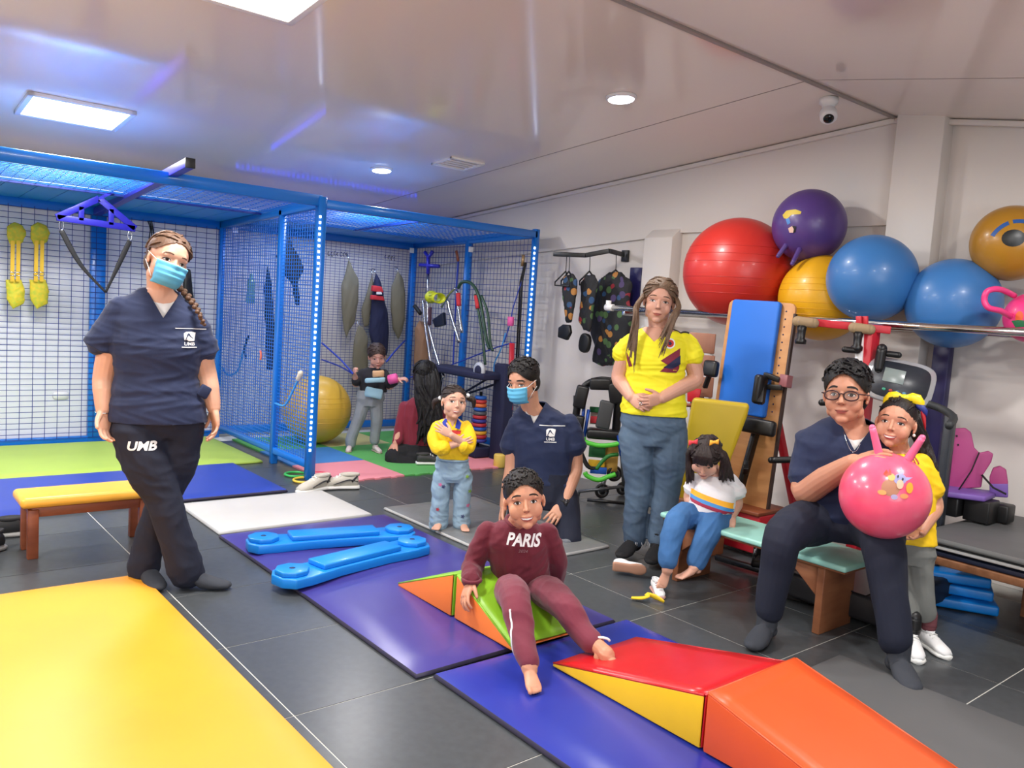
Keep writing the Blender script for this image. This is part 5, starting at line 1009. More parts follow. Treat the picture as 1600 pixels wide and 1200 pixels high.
# ---------------- long-haired woman kneeling with her back to the camera ----------------
def person_back():
    x, y = 3.78, 5.62; P = Plane_(x, y); rt, fw, up = P.right, P.fwd, P.up
    root = thing('person', 'woman with long black hair and maroon sweater kneeling in the cage with her back turned', 'person', (x, y, 0)); SK = skin((206, 146, 120))
    hc = P(665, 588, 0); R = headframe(P, 150, 10, 0); h = .235
    b = head_mb(hc, R, h); b.limb([hc, P(662, 612), P(660, 625)], [.055, .054, .062], 12); parts = [remesh(b, .006, 2)]
    parts.append(arm(P, (632, 640, 0), (626, 672, -.05), (618, 692, -.1), (612, 702, -.12), (.05, .04, .028), .16, (.2, -.2, -1), 1, (10, 15, 15), .0045)); body = join_meshes(parts); obj('body', body, SK, root)
    b = MB(); torso(b, P, [((660, 622), .08, .06), ((658, 632), .16, .09), ((657, 650), .18, .11), ((657, 675), .17, .115), ((657, 697), .17, .12)]); b.limb([P(634, 638), P(627, 662, -.03), P(623, 680, -.06), P(620, 690, -.09)], [.062, .056, .05, .042]); b.limb([P(684, 640), P(692, 665, -.05), P(690, 690, -.12)], [.062, .056, .045])
    cloth(b, 'sweater', mat('wine_knit', (122, 28, 48), .85, bump=.15, bscale=140, sheen=.15), root, .007, 2, .006, 18)
    b = MB(); b.loft([(P(655, 692), rt*.165, fw*.13), (P(654, 712), rt*.19, fw*.16)], 16); b.ball(P(654, 712), (.18, .16, .1))
    b.limb([P(640, 708, -.02), P(617, 712, -.1), P(622, 722, -.14), P(655, 728, -.12), P(672, 730, -.1)], [.1, .085, .07, .06, .05]); b.limb([P(675, 712, .02), P(690, 716, -.1), P(684, 728, -.14)], [.1, .075, .06]); me, _ = cloth(b, 'trousers', mat('black_trousers', (26, 26, 30), .9), root, .007, 2, .005, 16)
    c = P(672, 735, -.2); c.z = .015; sneaker(root, c, rt*.95-fw*.2, .24, mat('striped_sneaker', (60, 58, 60), .6), mat('white_sole', (236, 236, 232), .55), name='sneaker')
    def ex(b):
        rs = random.Random(4)
        for i in range(70):
            t = rs.random(); q = hc + up*.07 + rt*(t-.5)*.16 + fw*.05; m_ = P(651+34*t, rs.uniform(600, 625), -.12-.03*rs.random()); e = P(rs.uniform(650, 694), rs.uniform(655, 697), -.14-.05*rs.random()); b.tube(smoothpath([q, m_, m_.lerp(e, .5)+rt*.02, e], 4), [.014, .024, .02, .006], 7)
    hairy(root, hc, R, h, hair_m((20, 18, 20)), puff=.06, zf=.3, zs=.0, yb=.0, nape=-.6, locks=60, flow=(0, -.3, -.6), sym=True, r=.035, extra=ex)
person_back()
# ---------------- foam wedges, balance beams, benches, shoes ----------------
def wedge(name, lab, x0, x1, yt, yl, z, h, mt, ms, me_, cat='wedge'):
    """yt = tall end, yl = thin end; separate vinyl panels"""
    r = thing(name, lab, cat, ((x0+x1)/2, (yt+yl)/2, z)); e = .012; sg = 1 if yl > yt else -1; n = 10
    b = MB(); vs = []
    for j in range(n+1):
        t = j/n; y = yt+(yl-yt)*t; zz = z+h+(e-h)*t
        for i in range(9): u = i/8; vs.append((x0+(x1-x0)*u, y, zz+.005*math.sin(math.pi*u)*math.sin(math.pi*t)+.0015*math.sin(17*t+9*u)))
    b.add(vs, [(j*9+i, j*9+i+1, (j+1)*9+i+1, (j+1)*9+i) for j in range(n) for i in range(8)], True); o = b.build('top_panel', mt, r); so = o.modifiers.new('s', 'SOLIDIFY'); so.thickness = .006; so.offset = 0
    for s, x in ((-1, x0), (1, x1)):
        b = MB(); b.prism([(x, yt, z), (x, yl, z), (x, yl, z+e*.8), (x, yt, z+h-.003)], (s*.006, 0, 0)); b.build('side_panel', ms, r, .0025)
    b = MB(); b.prism([(x0, yt, z), (x1, yt, z), (x1, yt, z+h-.003), (x0, yt, z+h-.003)], (0, -sg*.006, 0)); b.build('end_panel', me_, r, .003)
    b = MB(); b.prism([(x0, yt, z), (x0, yl, z), (x1, yl, z), (x1, yt, z)], (0, 0, .004)); b.build('base_panel', ms, r)
    b = MB()
    for x in (x0-.003, x1+.003): b.tube([(x, yt, z+h), (x, yl, z+e)], .004, 6)
    b.tube([(x0, yt-sg*.003, z+h), (x1, yt-sg*.003, z+h)], .004, 6); b.build('piping', mt, r); return r
M_lg = vinyl('lime_vinyl', (140, 196, 44), .4, .3, 8); M_or = vinyl('orange_vinyl', (246, 130, 56), .45, .25, 6); M_or2 = vinyl('deep_orange_vinyl', (228, 88, 34), .4, .3, 5); M_red = vinyl('red_vinyl', (205, 28, 34), .3, .2, 5); M_yv = vinyl('yellow_side_vinyl', (250, 200, 30), .4, .2, 6)
wedge('foam_wedge', 'small green-topped foam wedge with orange side pointing away from the boy', 1.96, 2.27, 2.65, 3.06, .03, .175, M_lg, M_or, M_lg)
wedge('foam_wedge', 'green-topped foam wedge with orange side that the boy sits on', 1.96, 2.27, 2.62, 2.25, .03, .18, M_lg, M_or, M_lg)
wedge('foam_wedge', 'red-topped foam wedge with yellow side under the right foot of the boy', 2.0, 2.44, 1.405, 2.06, .033, .165, M_red, M_yv, M_red)
wedge('foam_wedge', 'orange foam wedge at the bottom edge beside the red one', 1.995, 2.46, 1.385, .68, .033, .18, M_or2, M_or2, M_or2)
M_beam = mat('blue_plastic', (14, 130, 220), .38, bump=.05, bscale=200, coat=.1); M_hole = mat('dark_hole', (16, 40, 90), .6)
def balance(p, q, z, lab, ry=0):
    p, q = Vector(p), Vector(q); d = (q-p).normalized(); s = d.cross(Vector((0, 0, 1))); L = (q-p).length; root = thing('balance_beam', lab, 'beam', (p+q)/2, 'balance beams'); root.location.z = z; del root['group']
    def oc(c, r, z0, z1): return [c+d*(r*math.cos(a))+s*(r*math.sin(a))+Vector((0, 0, z0)) for a in [math.radians(22.5+45*k) for k in range(8)]], Vector((0, 0, z1-z0))
    b = MB(); out = []
    r = .10; w = .075; P2 = lambda t, v: p+d*t+s*v
    for t, v in ((-.08, .04), (-.04, .092), (.05, .095), (.14, .085), (.22, w), (L-.22, w), (L-.14, .085), (L-.05, .095), (L+.04, .092), (L+.08, .04)): out.append(P2(t, v))
    out += [P2(t, -v) for t, v in reversed([(-.08, .04), (-.04, .092), (.05, .095), (.14, .085), (.22, w), (L-.22, w), (L-.14, .085), (L-.05, .095), (L+.04, .092), (L+.08, .04)])]
    b.prism([v+Vector((0, 0, z)) for v in out], (0, 0, .045)); b.build('base', M_beam, root, .006)
    b = MB(); b.prism([v+Vector((0, 0, z+.045)) for v in (P2(.13, .062), P2(L-.13, .062), P2(L-.13, -.062), P2(.13, -.062))], (0, 0, .026)); b.build('plank', M_beam, root, .006)
    for t in (0, L):
        pl, dd = oc(p+d*t, .078, z+.045, z+.068); b = MB(); b.prism(pl, dd); b.build('end_pad', M_beam, root, .005)
        c = p+d*t+Vector((0, 0, z+.0675)); b = MB(); b.loft([(c, s*.014, d*.014), (c+Vector((0, 0, .001)), s*.014, d*.014)], 14); b.build('peg_hole', M_hole, root)
balance((1.645, 3.845, 0), (2.345, 3.69, 0), .031, 'blue plastic balance beam, the rear one of two on the violet mat')
balance((1.56, 3.32, 0), (2.28, 3.46, 0), .031, 'blue plastic balance beam, the front one of two on the violet mat')
# yellow bench
M_wood = wood('red_brown_wood', (150, 82, 50), (118, 58, 34), (2, 2, 9), .45)
def leg(root, c, w, d, h, m, z0=0): b = MB(); b.box((c[0], c[1], z0+h/2), (w, d, h)); return b.build('leg', m, root, .003)
t = thing('bench', 'low wooden bench with padded yellow seat behind the yellow mat', 'bench', (.95, 4.37, 0))
for x in (.70, 1.19):
    for y in (4.27, 4.44): leg(t, (x, y), .045, .04, .235, M_wood)
b = MB()
for y in (4.27, 4.44): b.box((.945, y, .22), (.5, .022, .045))
for x in (.70, 1.19): b.box((x, 4.355, .22), (.022, .17, .045))
b.build('apron', M_wood, t, .002)
b = MB(); b.box((.945, 4.355, .27), (.60, .25, .05)); sm = b.build('seat', mat('mustard_vinyl', (244, 182, 66), .35, bump=.1, bscale=20), t, .022, 5)
# mint bench: trestle ends, brackets, padded top
M_mint = vinyl('mint_vinyl', (160, 220, 206), .4, .15, 10); M_wood2 = wood('brown_plank', (150, 96, 62), (120, 70, 42), (2, 2, 10), .55)
t = thing('bench', 'long wooden bench with mint green top under the seated man and toddler', 'bench', (3.36, 2.12, 0))
for y, s in ((1.755, 1), (2.53, -1)):
    b = MB(); b.box((3.39, y, .15), (.27, .035, .30)); b.build('end_board', M_wood2, t, .004)
    b = MB(); b.prism([(3.268, y+s*.02, .30), (3.268, y+s*.16, .30), (3.268, y+s*.16, .275), (3.268, y+s*.02, .16)], (.022, 0, 0)); b.build('bracket', M_wood2, t, .003)
b = MB(); b.box((3.39, 2.13, .307), (.31, .98, .016)); b.build('seat_board', M_wood2, t, .003)
b = MB(); b.box((3.385, 2.13, .323), (.33, 1.0, .026)); b.build('seat_pad', M_mint, t, .01, 4)
# shoes
Mwl = mat('white_leather', (232, 232, 232), .5); Mws = mat('white_sole', (236, 236, 232), .55); Mbt = mat('black_mesh', (40, 40, 44), .8)
def shoe(lab, x, y, dx, dy, L, mu, ms, roll=0, z=.0, grp=None, tr=None, stripes=False, sole=None):
    r = thing('sneaker', lab, 'shoe', (x, y, z)); d = Vector((dx, dy, 0)).normalized(); sneaker(r, (x, y, z), d, L, mu, sole or ms, roll=roll, m_tr=tr)
    if stripes:
        b = MB(); s = d.cross(Vector((0, 0, 1))); k = L/.25
        for sg in (-1, 1):
            b.tube(smoothpath([Vector((x, y, z))+d*a*L+s*sg*w*k+Vector((0, 0, h*k)) for a, w, h in ((-.45, .03, .05), (-.25, .0375, .062), (-.05, .0375, .05), (.15, .039, .032))], 4), [.004, .009, .008, .003], 8, flat=.5); b.tube([Vector((x, y, z))+d*a*L+s*sg*w*k+Vector((0, 0, h*k)) for a, w, h in ((-.43, .03, .085), (-.3, .036, .05))], .007, 8)
        b.build('side_stripe', Mbt, r)
    return r
shoe('white sneaker with black stripes, left one of the pair at the cage post', 2.47, 4.985, -.9, -.25, .28, mat('cream_mesh', (190, 184, 172), .8), Mws, z=.002, stripes=True)
shoe('white sneaker with black heel, right one of the pair at the cage post', 2.66, 4.99, -.95, .35, .28, mat('cream_mesh', (190, 184, 172), .8), Mws, z=.002, stripes=True)
shoe('black sneaker with grey sole, nearest the left picture edge', .50, 4.42, -.8, -.5, .26, mat('black_knit', (34, 34, 36), .8), mat('grey_sole', (150, 150, 148), .6), tr=Mbt)
shoe('black sneaker standing behind the other black one at the left edge', .60, 4.70, -.9, .1, .26, mat('black_knit', (34, 34, 36), .8), mat('grey_sole', (150, 150, 148), .6), tr=Mbt)
shoe('small white sneaker lying on its side showing a tan sole', 3.08, 2.68, .6, -.75, .17, Mwl, Mws, roll=-82, z=.045, sole=mat('tan_rubber', (176, 132, 108), .6))
shoe('small white sneaker standing under the foot of the seated toddler', 3.02, 2.44, -.45, -.6, .16, Mwl, Mws, sole=mat('pink_rubber', (196, 150, 140), .6))
t = MB(); c = fl(1012, 935, .015); pts = [c+Vector(v) for v in ((-.055, .05, -.003), (-.03, .01, .004), (0, .0, .01), (.015, .02, .012), (.03, -.02, .008), (.04, -.065, -.002))]; t.tube(smoothpath(pts, 4), [.012, .016, .012, .010, .014, .008], 10, flat=.45); tag(t.build('headband', mat('yellow_elastic', (236, 200, 40), .7)), 'crumpled yellow headband on the floor below the white sneakers', 'headband')
# hoops on the floor at the partition foot
for (px, py), r, col, lab in (((462, 741), .075, (60, 180, 90), 'green plastic ring on the floor at the partition foot'), ((478, 750), .085, (236, 200, 70), 'yellow plastic ring on the floor at the partition foot'), ((497, 741), .07, (224, 60, 90), 'pink plastic ring behind the led-lit cage post')):
    c = fl(px, py, .012); b = MB(); b.tube([c+Vector((r*math.cos(a), r*math.sin(a), 0)) for a in np.linspace(0, 2*math.pi, 33)], .009, 8, caps=False); tag(b.build('toy_ring', mat('ring_%d' % col[0], col, .4)), lab, 'ring')
# ---------------- balls on the rail rack ----------------
def xball(lab, c, r, m, sq=(1, 1, 1), cat='ball', name='exercise_ball', seam=True):
    t = thing(name, lab, cat, c); b = MB(); b.ball(c, (r*sq[0], r*sq[1], r*sq[2]), n=48, m=32); o = b.build('ball_skin', m, t)
    if seam:
        b = MB()
        for k in (-3, -2, -1, 1, 2, 3):
            z = r*.14*k; rr = math.sqrt(r*r-z*z)*1.0005
            b.tube([Vector(c)+Vector((rr*sq[0]*math.cos(a), rr*sq[1]*math.sin(a), z*sq[2])) for a in np.linspace(0, 2*math.pi, 49)], .0016, 5, caps=False)
        b.build('ribs', m, t)
    return t, o
def ballm(n, c, r=.38): return mat(n, c, r, bump=.03, bscale=8, coat=.08)
BX = 4.5
xball('huge red exercise ball on the wall rack', (4.50, 3.205, 1.645), .347, ballm('red_rubber', (194, 44, 36)))
xball('yellow exercise ball sagging behind the blue one on the rack', (4.56, 2.63, 1.50), .254, ballm('yellow_rubber', (226, 168, 24)))
xball('blue exercise ball on the rack, left one, in front of the yellow ball', (4.42, 2.265, 1.612), .238, ballm('blue_rubber', (58, 118, 182)), seam=False)
xball('blue exercise ball on the rack, right one, below the golden ball', (4.56, 1.88, 1.495), .235, ballm('blue_rubber', (58, 118, 182)), seam=False)
t, pu = xball('purple hopper ball lying on top of the red and yellow balls', (4.53, 2.745, 1.93), .216, ballm('purple_rubber', (80, 56, 124)), seam=False)
b = MB(); c = Vector((4.53, 2.745, 1.93))
for px, py in ((1216, 400), (1238, 412)): e = onX(px, py, 4.33); s = c+(onX(px+8, py-14, 4.35)-c).normalized()*.205; b.limb([s, e], [.016, .013], 12)
b.build('horn', ballm('purple_rubber', (80, 56, 124)), t)
P = Plane_(4.53, 2.745); pb = bvh_of(pu.data); fr = (P(1236, 340, -.2), P.right, P.up, P.fwd)
for k_, (poly, col) in enumerate((([(-.05, .02), (-.03, .045), (.02, .05), (.055, .035), (.05, .02), (.0, .018), (-.02, -.005), (-.04, .0)], (214, 186, 60)), ([(-.03, -.005), (-.01, .0), (.0, -.03), (-.015, -.04)], (70, 130, 200)), ([(-.01, -.06), (.015, -.045), (.03, -.06), (.02, -.085), (.0, -.085)], (230, 190, 170)), ([(.01, -.045), (.035, -.05), (.032, -.08), (.02, -.09), (.022, -.065)], (30, 24, 30)))): shape_decal('sticker', poly, fr, pb, mat('sticker_%d' % k_, col, .5), t, .01, .001+.0006*k_, .3)
t, go = xball('golden ball with blue bands resting on top of the right blue ball', (4.62, 1.655, 1.812), .19, ballm('gold_rubber', (176, 126, 36), .3), seam=False)
P = Plane_(4.62, 1.655); gb = bvh_of(go.data); fr = (P(1590, 380, -.19), P.right, P.up, P.fwd)
M_bb = mat('blue_band', (44, 90, 160), .45); M_kk = mat('black_print', (22, 28, 30), .35)
for a0, a1 in ((112, 152), (58, 104)): shape_decal('printed_band', [(.135*math.cos(math.radians(a)), .15*math.sin(math.radians(a))-.03) for a in np.linspace(a0, a1, 8)] + [(.115*math.cos(math.radians(a)), .13*math.sin(math.radians(a))-.03) for a in np.linspace(a1, a0, 8)], fr, gb, M_bb, t, .012, .001, .3)
shape_decal('printed_spot', ell(-.02, .025, .05, .042), fr, gb, M_kk, t, .012, .0012, .3)
t, pk = xball('small pink hopper ball with loop handle at the right picture edge', (4.47, 1.475, 1.435), .12, ballm('hot_pink_rubber', (232, 60, 130)), seam=False)
P = Plane_(4.47, 1.475); b = MB(); b.tube(smoothpath([P(1585, 462, -.06), P(1562, 452, -.16), P(1543, 455, -.2), P(1538, 469, -.2), P(1545, 481, -.2), P(1564, 486, -.16), P(1584, 497, -.06)], 5), .014, 12); b.build('handle', ballm('hot_pink_rubber', (232, 60, 130)), t)
pb = bvh_of(pk.data); fr = (P(1592, 500, -.12), P.right, P.up, P.fwd); shape_decal('sticker', ell(0, .015, .016, .028), fr, pb, mat('sticker_orange', (226, 96, 50), .5), t, .01, .001, .3); shape_decal('sticker', [(-.03, -.005), (-.005, .0), (.02, .0), (.03, -.03), (-.01, -.035)], fr, pb, mat('sticker_green', (40, 110, 70), .5), t, .01, .0014, .3)
# hopper ball held by the seated pair
P = Plane_(3.3, 1.88); cb = P(1382, 774, -.32); rb = 71/1276*((cb-Vector((0, 0, HC))) @ Vector((-CR[:, 2]).tolist()) if False else float(np.dot(np.array(cb)-C0, -CR[:, 2])))*.945
t, hb = xball('big glossy pink hopper ball with two horns held by the seated man and the girl', cb, rb, mat('pearly_pink_rubber', (236, 66, 104), .28, coat=.4, var=.25, vscale=5, col2=(244, 110, 140)), name='hopper_ball', seam=False)
b = MB()
for p0, p1 in (((1374, 712), (1363, 668)), ((1420, 716), (1441, 684))): a0 = P(*p0, -.33); a1 = P(*p1, -.35); b = MB(); b.limb([a0-(a1-a0)*.25, a0, a1], [.022, .0165, .0125], 14); b.build('horn', ballm('light_pink_rubber', (240, 110, 150)), t)
hv = bvh_of(hb.data); fr = (P(1397, 755, -.45), P.right, P.up, P.fwd); st = [(ell(-.012, -.015, .032, .03), (176, 120, 90)), (ell(.018, .018, .022, .019), (150, 148, 196)), ([(.012, .035), (.02, .06), (.03, .036)], (160, 156, 206)), ([(.034, .026), (.062, .026), (.038, .012)], (160, 156, 206)), (ell(-.012, .022, .013, .012), (244, 170, 90)), ([(-.04, .03), (-.03, .045), (-.022, .035), (-.018, .05), (-.012, .03), (-.03, .022)], (206, 70, 50)),
      (ell(.052, -.01, .012, .019), (236, 160, 50)), (ell(-.04, -.035, .015, .009), (240, 160, 90)), (ell(.035, -.04, .014, .009), (240, 150, 90)), (ell(.002, -.046, .012, .009), (170, 160, 200)), (ell(.018, .0, .012, .016), (226, 180, 150)), (ell(.01, .026, .003, .005), (20, 20, 30)), (ell(.026, .018, .003, .005), (20, 20, 30))]
for k_, (poly, col) in enumerate(st): shape_decal('sticker', poly, fr, hv, mat('sticker_%d_%d' % (col[0], col[1]), col, .45), t, .01, .0008+.0003*k_, .3)
# the rack: two steel rails on brackets
rk = thing('rail_rack', 'pair of polished steel rails on the right wall carrying the balls', 'rack', (4.5, 2.6, 1.36)); M_rail = mat('polished_steel', (210, 210, 208), .12, metal=1)
for x, y1, z in ((4.31, 4.12, 1.362), (4.70, 4.4, 1.352)): b = MB(); b.tube([(x, .2, z-.004), (x, y1, z+.006)], .02, 16); b.build('rail', M_rail, rk)
b = MB(); b.tube([(4.31, 4.10, 1.37), (4.31, 4.17, 1.37)], .025, 14); b.tube([(4.31, 4.15, 1.36), (4.31, 4.15, 1.42)], .02, 12); b.build('end_cap', M_white, rk)
for y in (4.0, 2.95, 1.1): b = MB(); b.bar((4.31, y, 1.335), (XW, y, 1.335), .03, .03); b.build('bracket', M_steel, rk, .003)
b = MB(); b.box((4.80, 2.0, .72), (.06, .09, 1.36)); b.build('post', mat('navy_enamel', (34, 30, 84), .4), rk, .004)
b = MB(); b.box((4.80, 4.33, 1.42), (.06, .12, .55)); b.build('back_panel', mat('navy_enamel', (34, 30, 84), .4), rk, .004)
# red multi-gym standing under the rack
M_rede = mat('red_enamel', (196, 32, 48), .4); g = thing('gym_station', 'red and white gym post with black grips behind the man with glasses', 'gym machine', (4.25, 2.1, 0))
P = Plane_(4.2, 2.1)
b = MB(); b.bar(P(1362, 513, 0), Vector((P(1352, 600, 0).x, P(1352, 600, 0).y, .55)), .085, .06, (0, 1, 0)); b.build('post', M_rede, g, .004)
b = MB(); b.bar(P(1345, 515, -.02), P(1343, 600, -.02), .04, .04); b.build('sleeve', M_white, g, .003)
b = MB(); b.bar(P(1262, 503, 0), P(1392, 516, 0), .045, .04, (0, 0, 1)); b.build('arm', M_rede, g, .004)
M_tan = mat('tan_foam', (160, 136, 104), .8, bump=.2, bscale=80)
for px, py in ((1258, 503), (1346, 513)): 
    b = MB(); b.limb([P(px-12, py-1, -.05), P(px+14, py+2, -.05)], [.028, .026], 14); b.build('roller', M_tan, g)
    b = MB(); c = P(px-6, py+20, -.05); b.loft([(c+Vector((0, 0, dz)), P.right*r, P.fwd*r) for dz, r in ((-.05, .028), (-.03, .03), (-.02, .02), (.02, .022), (.05, .026))], 12); b.build('grip_base', M_black, g)
for p, q, r in (((1320, 546), (1340, 548), .016), ((1388, 553), (1404, 555), .016), ((1378, 545), (1372, 580), .026), ((1284, 629), (1310, 628), .018), ((1205, 719), (1250, 718), .018)): b = MB(); b.limb([P(*p, -.06), P(*q, -.06)], [r, r], 12); b.build('grip', M_black, g)
b = MB()
for dx in (-4, 6): b.bar(P(1346+dx, 512, -.03), P(1346+dx, 494, -.03), .012, .03, (0, 1, 0))
b.build('bracket', M_rede, g, .002)
b = MB(); b.box((4.25, 2.1, .03), (.5, .12, .06)); b.bar((4.22, 2.1, .03), (4.22, 2.1, .56), .085, .06); b.build('base', M_rede, g, .004)
# treadmill
t = thing('treadmill', 'treadmill with grey console and black handrails behind the girl', 'treadmill', (4.35, 1.85, 0)); P = Plane_(4.25, 1.85); rt, up, fw = P.right, P.up, P.fwd
M_sil = mat('silver_plastic', (188, 190, 194), .3, metal=.4); M_gr = mat('graphite', (44, 48, 56), .35); ti = (up*.92-fw*.38).normalized(); nf = rt.cross(ti)*-1
nf = nf if nf.dot(fw) > 0 else -nf
cc = P(1405, 597, -.02); rr_ = (rt*.985-up*.14).normalized(); ti = (ti - rr_*ti.dot(rr_)).normalized(); nf = rr_.cross(ti); nf = nf if nf.dot(fw) > 0 else -nf
b = MB(); b.loft([(cc-nf*.04, rr_*.15, ti*.11), (cc-nf*.0, rr_*.165, ti*.12), (cc+nf*.01, rr_*.16, ti*.115)], 32, p=4); b.build('console_shell', M_sil, t)
b = MB(); b.loft([(cc+nf*.008, rr_*.142, ti*.10), (cc+nf*.016, rr_*.138, ti*.096)], 32, p=4); b.build('console_face', M_gr, t)
b = MB(); b.box(cc+nf*.018-rr_*.03+ti*.02, (.10, .075, .004), Matrix((rr_, ti, nf)).transposed()); b.build('screen', mat('lcd_grey', (128, 140, 138), .25), t, .001)
for k_, col in enumerate(((60, 150, 120), (170, 70, 60), (60, 120, 170), (90, 140, 170))): b = MB(); c = cc+nf*.017+rr_*(-.06+.032*k_)-ti*.06; b.loft([(c, rr_*.010, ti*.008), (c+nf*.003, rr_*.009, ti*.007)], 12); b.build('button', mat('button_%d' % k_, col, .4), t)
for s in (-1, 1):
    a_ = cc+rr_*s*.15-ti*.08; hr = [a_, a_+rr_*s*.07-up*.01, a_+rr_*s*.12+fw*.1-up*.03, a_+rr_*s*.10+fw*.26-up*.06]; b = MB(); b.tube(smoothpath(hr, 6), .019, 12); b.build('handrail', mat('rubber_grip', (48, 50, 52), .6), t)
    u0 = a_+rr_*s*.11+fw*.02-up*.02; b = MB(); b.bar(u0, Vector((u0.x, u0.y, .12)), .045, .045); b.build('upright', M_gr, t, .004)
b = MB(); b.box(P(1372, 610, .05)*1.0, (.06, .10, .07)); b.build('side_box', M_white, t, .006)
b = MB(); b.box((4.0, 1.85, .09), (1.0, .52, .12)); b.build('deck', mat('dark_plastic', (34, 34, 38), .5), t, .02); b = MB(); b.box((3.98, 1.85, .153), (.96, .36, .006)); b.build('belt', M_black, t)
# table with folded mats and seat insert
t = thing('therapy_table', 'low wooden table along the wall at the right edge', 'table', (4.35, 1.1, 0)); M_wd3 = wood('table_wood', (152, 104, 72), (120, 78, 50), (2, 12, 12), .5)
for x in (4.42, 4.72):
    for y in (1.31, .25): leg(t, (x, y), .06, .06, .27, M_wd3)
b = MB(); b.box((4.36, .92, .287), (.92, 1.44, .035)); b.build('table_top', M_wd3, t, .004)
b = MB(); b.box((4.40, .92, .25), (.7, 1.3, .04)); b.build('apron', M_wd3, t, .003)
M_dn = vinyl('navy_vinyl', (28, 38, 62), .4, .3, 8)
mat_pad('folded_mat', 'dark navy mat lying directly on the low table', 3.915, 4.82, .3, 1.66, .306, .032, M_dn, M_dn, .012, 11)
mat_pad('folded_mat', 'thin pale grey mat between the navy and dark grey mats on the table', 3.905, 4.81, .32, 1.67, .340, .024, M_ggrey, M_edgew, .014, 12)
mat_pad('folded_mat', 'dark grey mat on top of the pile on the table', 3.90, 4.82, .3, 1.65, .367, .04, M_dgrey, M_ggrey, .016, 13)
s_ = thing('seat_insert', 'pink and purple moulded child seat with black straps on the grey mats', 'seat', (4.55, 1.5, .41)); P = Plane_(4.55, 1.50); M_pk = mat('magenta_plastic', (172, 66, 124), .5); M_pp = mat('lilac_plastic', (122, 88, 172), .5)
def slab(nm, pts, aw, th, m, bev=.006):
    b = MB(); b.prism([P(px, py, aw) for px, py in pts], -P.fwd*th); return b.build(nm, m, s_, bev, 3)
slab('backrest', [(1478, 765), (1470, 740), (1470, 716), (1478, 708), (1476, 690), (1478, 676), (1486, 670), (1508, 669), (1517, 676), (1522, 700), (1530, 708), (1544, 705), (1552, 710), (1549, 722), (1536, 742), (1533, 762)], -.02, .03, M_pk)
for q, sz in (((1495, 681), .005), ((1497, 695), .005)): b = MB(); b.ball(P(q[0], q[1], -.022), sz, n=8, m=6); b.build('hole', M_black, s_)
b = MB(); pl = [P(1464, 768, -.22), P(1540, 782, -.18), P(1556, 772, -.02), P(1550, 756, .04), P(1470, 752, .0)]; zz = .52; b.prism([Vector((p.x, p.y, zz)) for p in pl], (0, 0, .03)); b.build('seat', M_pp, s_, .01, 3)
slab('armrest', [(1546, 770), (1546, 745), (1551, 732), (1562, 729), (1572, 735), (1575, 755), (1574, 775)], .0, .05, M_pk); slab('armrest', [(1546, 776), (1546, 756), (1575, 756), (1575, 778)], -.005, .055, M_pp)
b = MB(); b.tube([P(1530, 707, -.035), P(1518, 735, -.045), P(1497, 767, -.10)], .008, 6, flat=.3, hint=(0, 1, 0)); b.build('strap', M_strap, s_); b = MB(); b.tube([P(1534, 742, -.04), P(1552, 762, -.06), P(1572, 772, -.05)], .012, 6, flat=.3); b.build('strap', M_strap, s_)
b = MB(); b.tube(smoothpath([P(1474, 738, -.03), P(1464, 752, -.04), P(1462, 768, -.06)], 4), .01, 6, flat=.3); b.build('strap', M_strap, s_)
b = MB(); c = P(1533, 795, -.10); b.box((c.x, c.y, .466), (.13, .12, .11)); b.build('base_block', M_black, s_, .006); b = MB(); c = P(1490, 786, -.02); b.box((c.x, c.y, .47), (.3, .16, .1)); b.build('base_block', M_black, s_, .01)
b = MB(); c = P(1566, 783, -.02); b.box((c.x, c.y, .455), (.10, .10, .09)); b.build('buckle_block', M_black, s_, .01)
# blue plastic pieces stacked below the table
for i, (x, y, z, lx, ly, a) in enumerate(((4.25, 1.62, .03, .22, .42, .5), (4.27, 1.64, .09, .20, .40, .42), (4.25, 1.66, .15, .22, .40, .55))):
    b = MB(); b.box((x, y, z), (lx, ly, .05), Matrix.Rotation(a, 3, 'Z')); tag(b.build('plastic_step', mat('blue_plastic', (14, 130, 220), .38), None, .012, 3), ('bottom', 'middle', 'top')[i] + ' blue plastic step in the stack under the wooden table', 'step')
# metal pedal machine under the mint bench
t = thing('pedal_machine', 'black pedal exerciser with chrome fittings on the floor under the mint bench', 'exercise machine', (3.75, 2.2, 0)); b = MB(); b.box((3.62, 2.02, .045), (.12, .18, .09), Matrix.Rotation(.3, 3, 'Z')); b.build('foot_plate', M_black, t, .006)
b = MB(); b.tube([(3.72, 2.62, .03), (3.80, 1.85, .03)], .018, 10); b.tube([(3.75, 2.40, .03), (3.70, 2.34, .22)], .02, 10); b.build('frame', M_black, t); b = MB(); b.tube([(3.58, 2.33, .2), (3.74, 2.26, .225)], .007, 8); b.tube([(3.62, 2.32, .2), (3.62, 2.32, .12)], .009, 8); b.build('crank', M_steel, t)
b = MB(); b.box((3.62, 2.26, .12), (.12, .09, .03), Matrix.Rotation(.4, 3, 'Z')); b.build('pedal', M_black, t, .006); b = MB(); b.bar((3.557, 1.93, .07), (3.557, 2.07, .07), .004, .008); b.build('chrome_strip', M_steel, t)
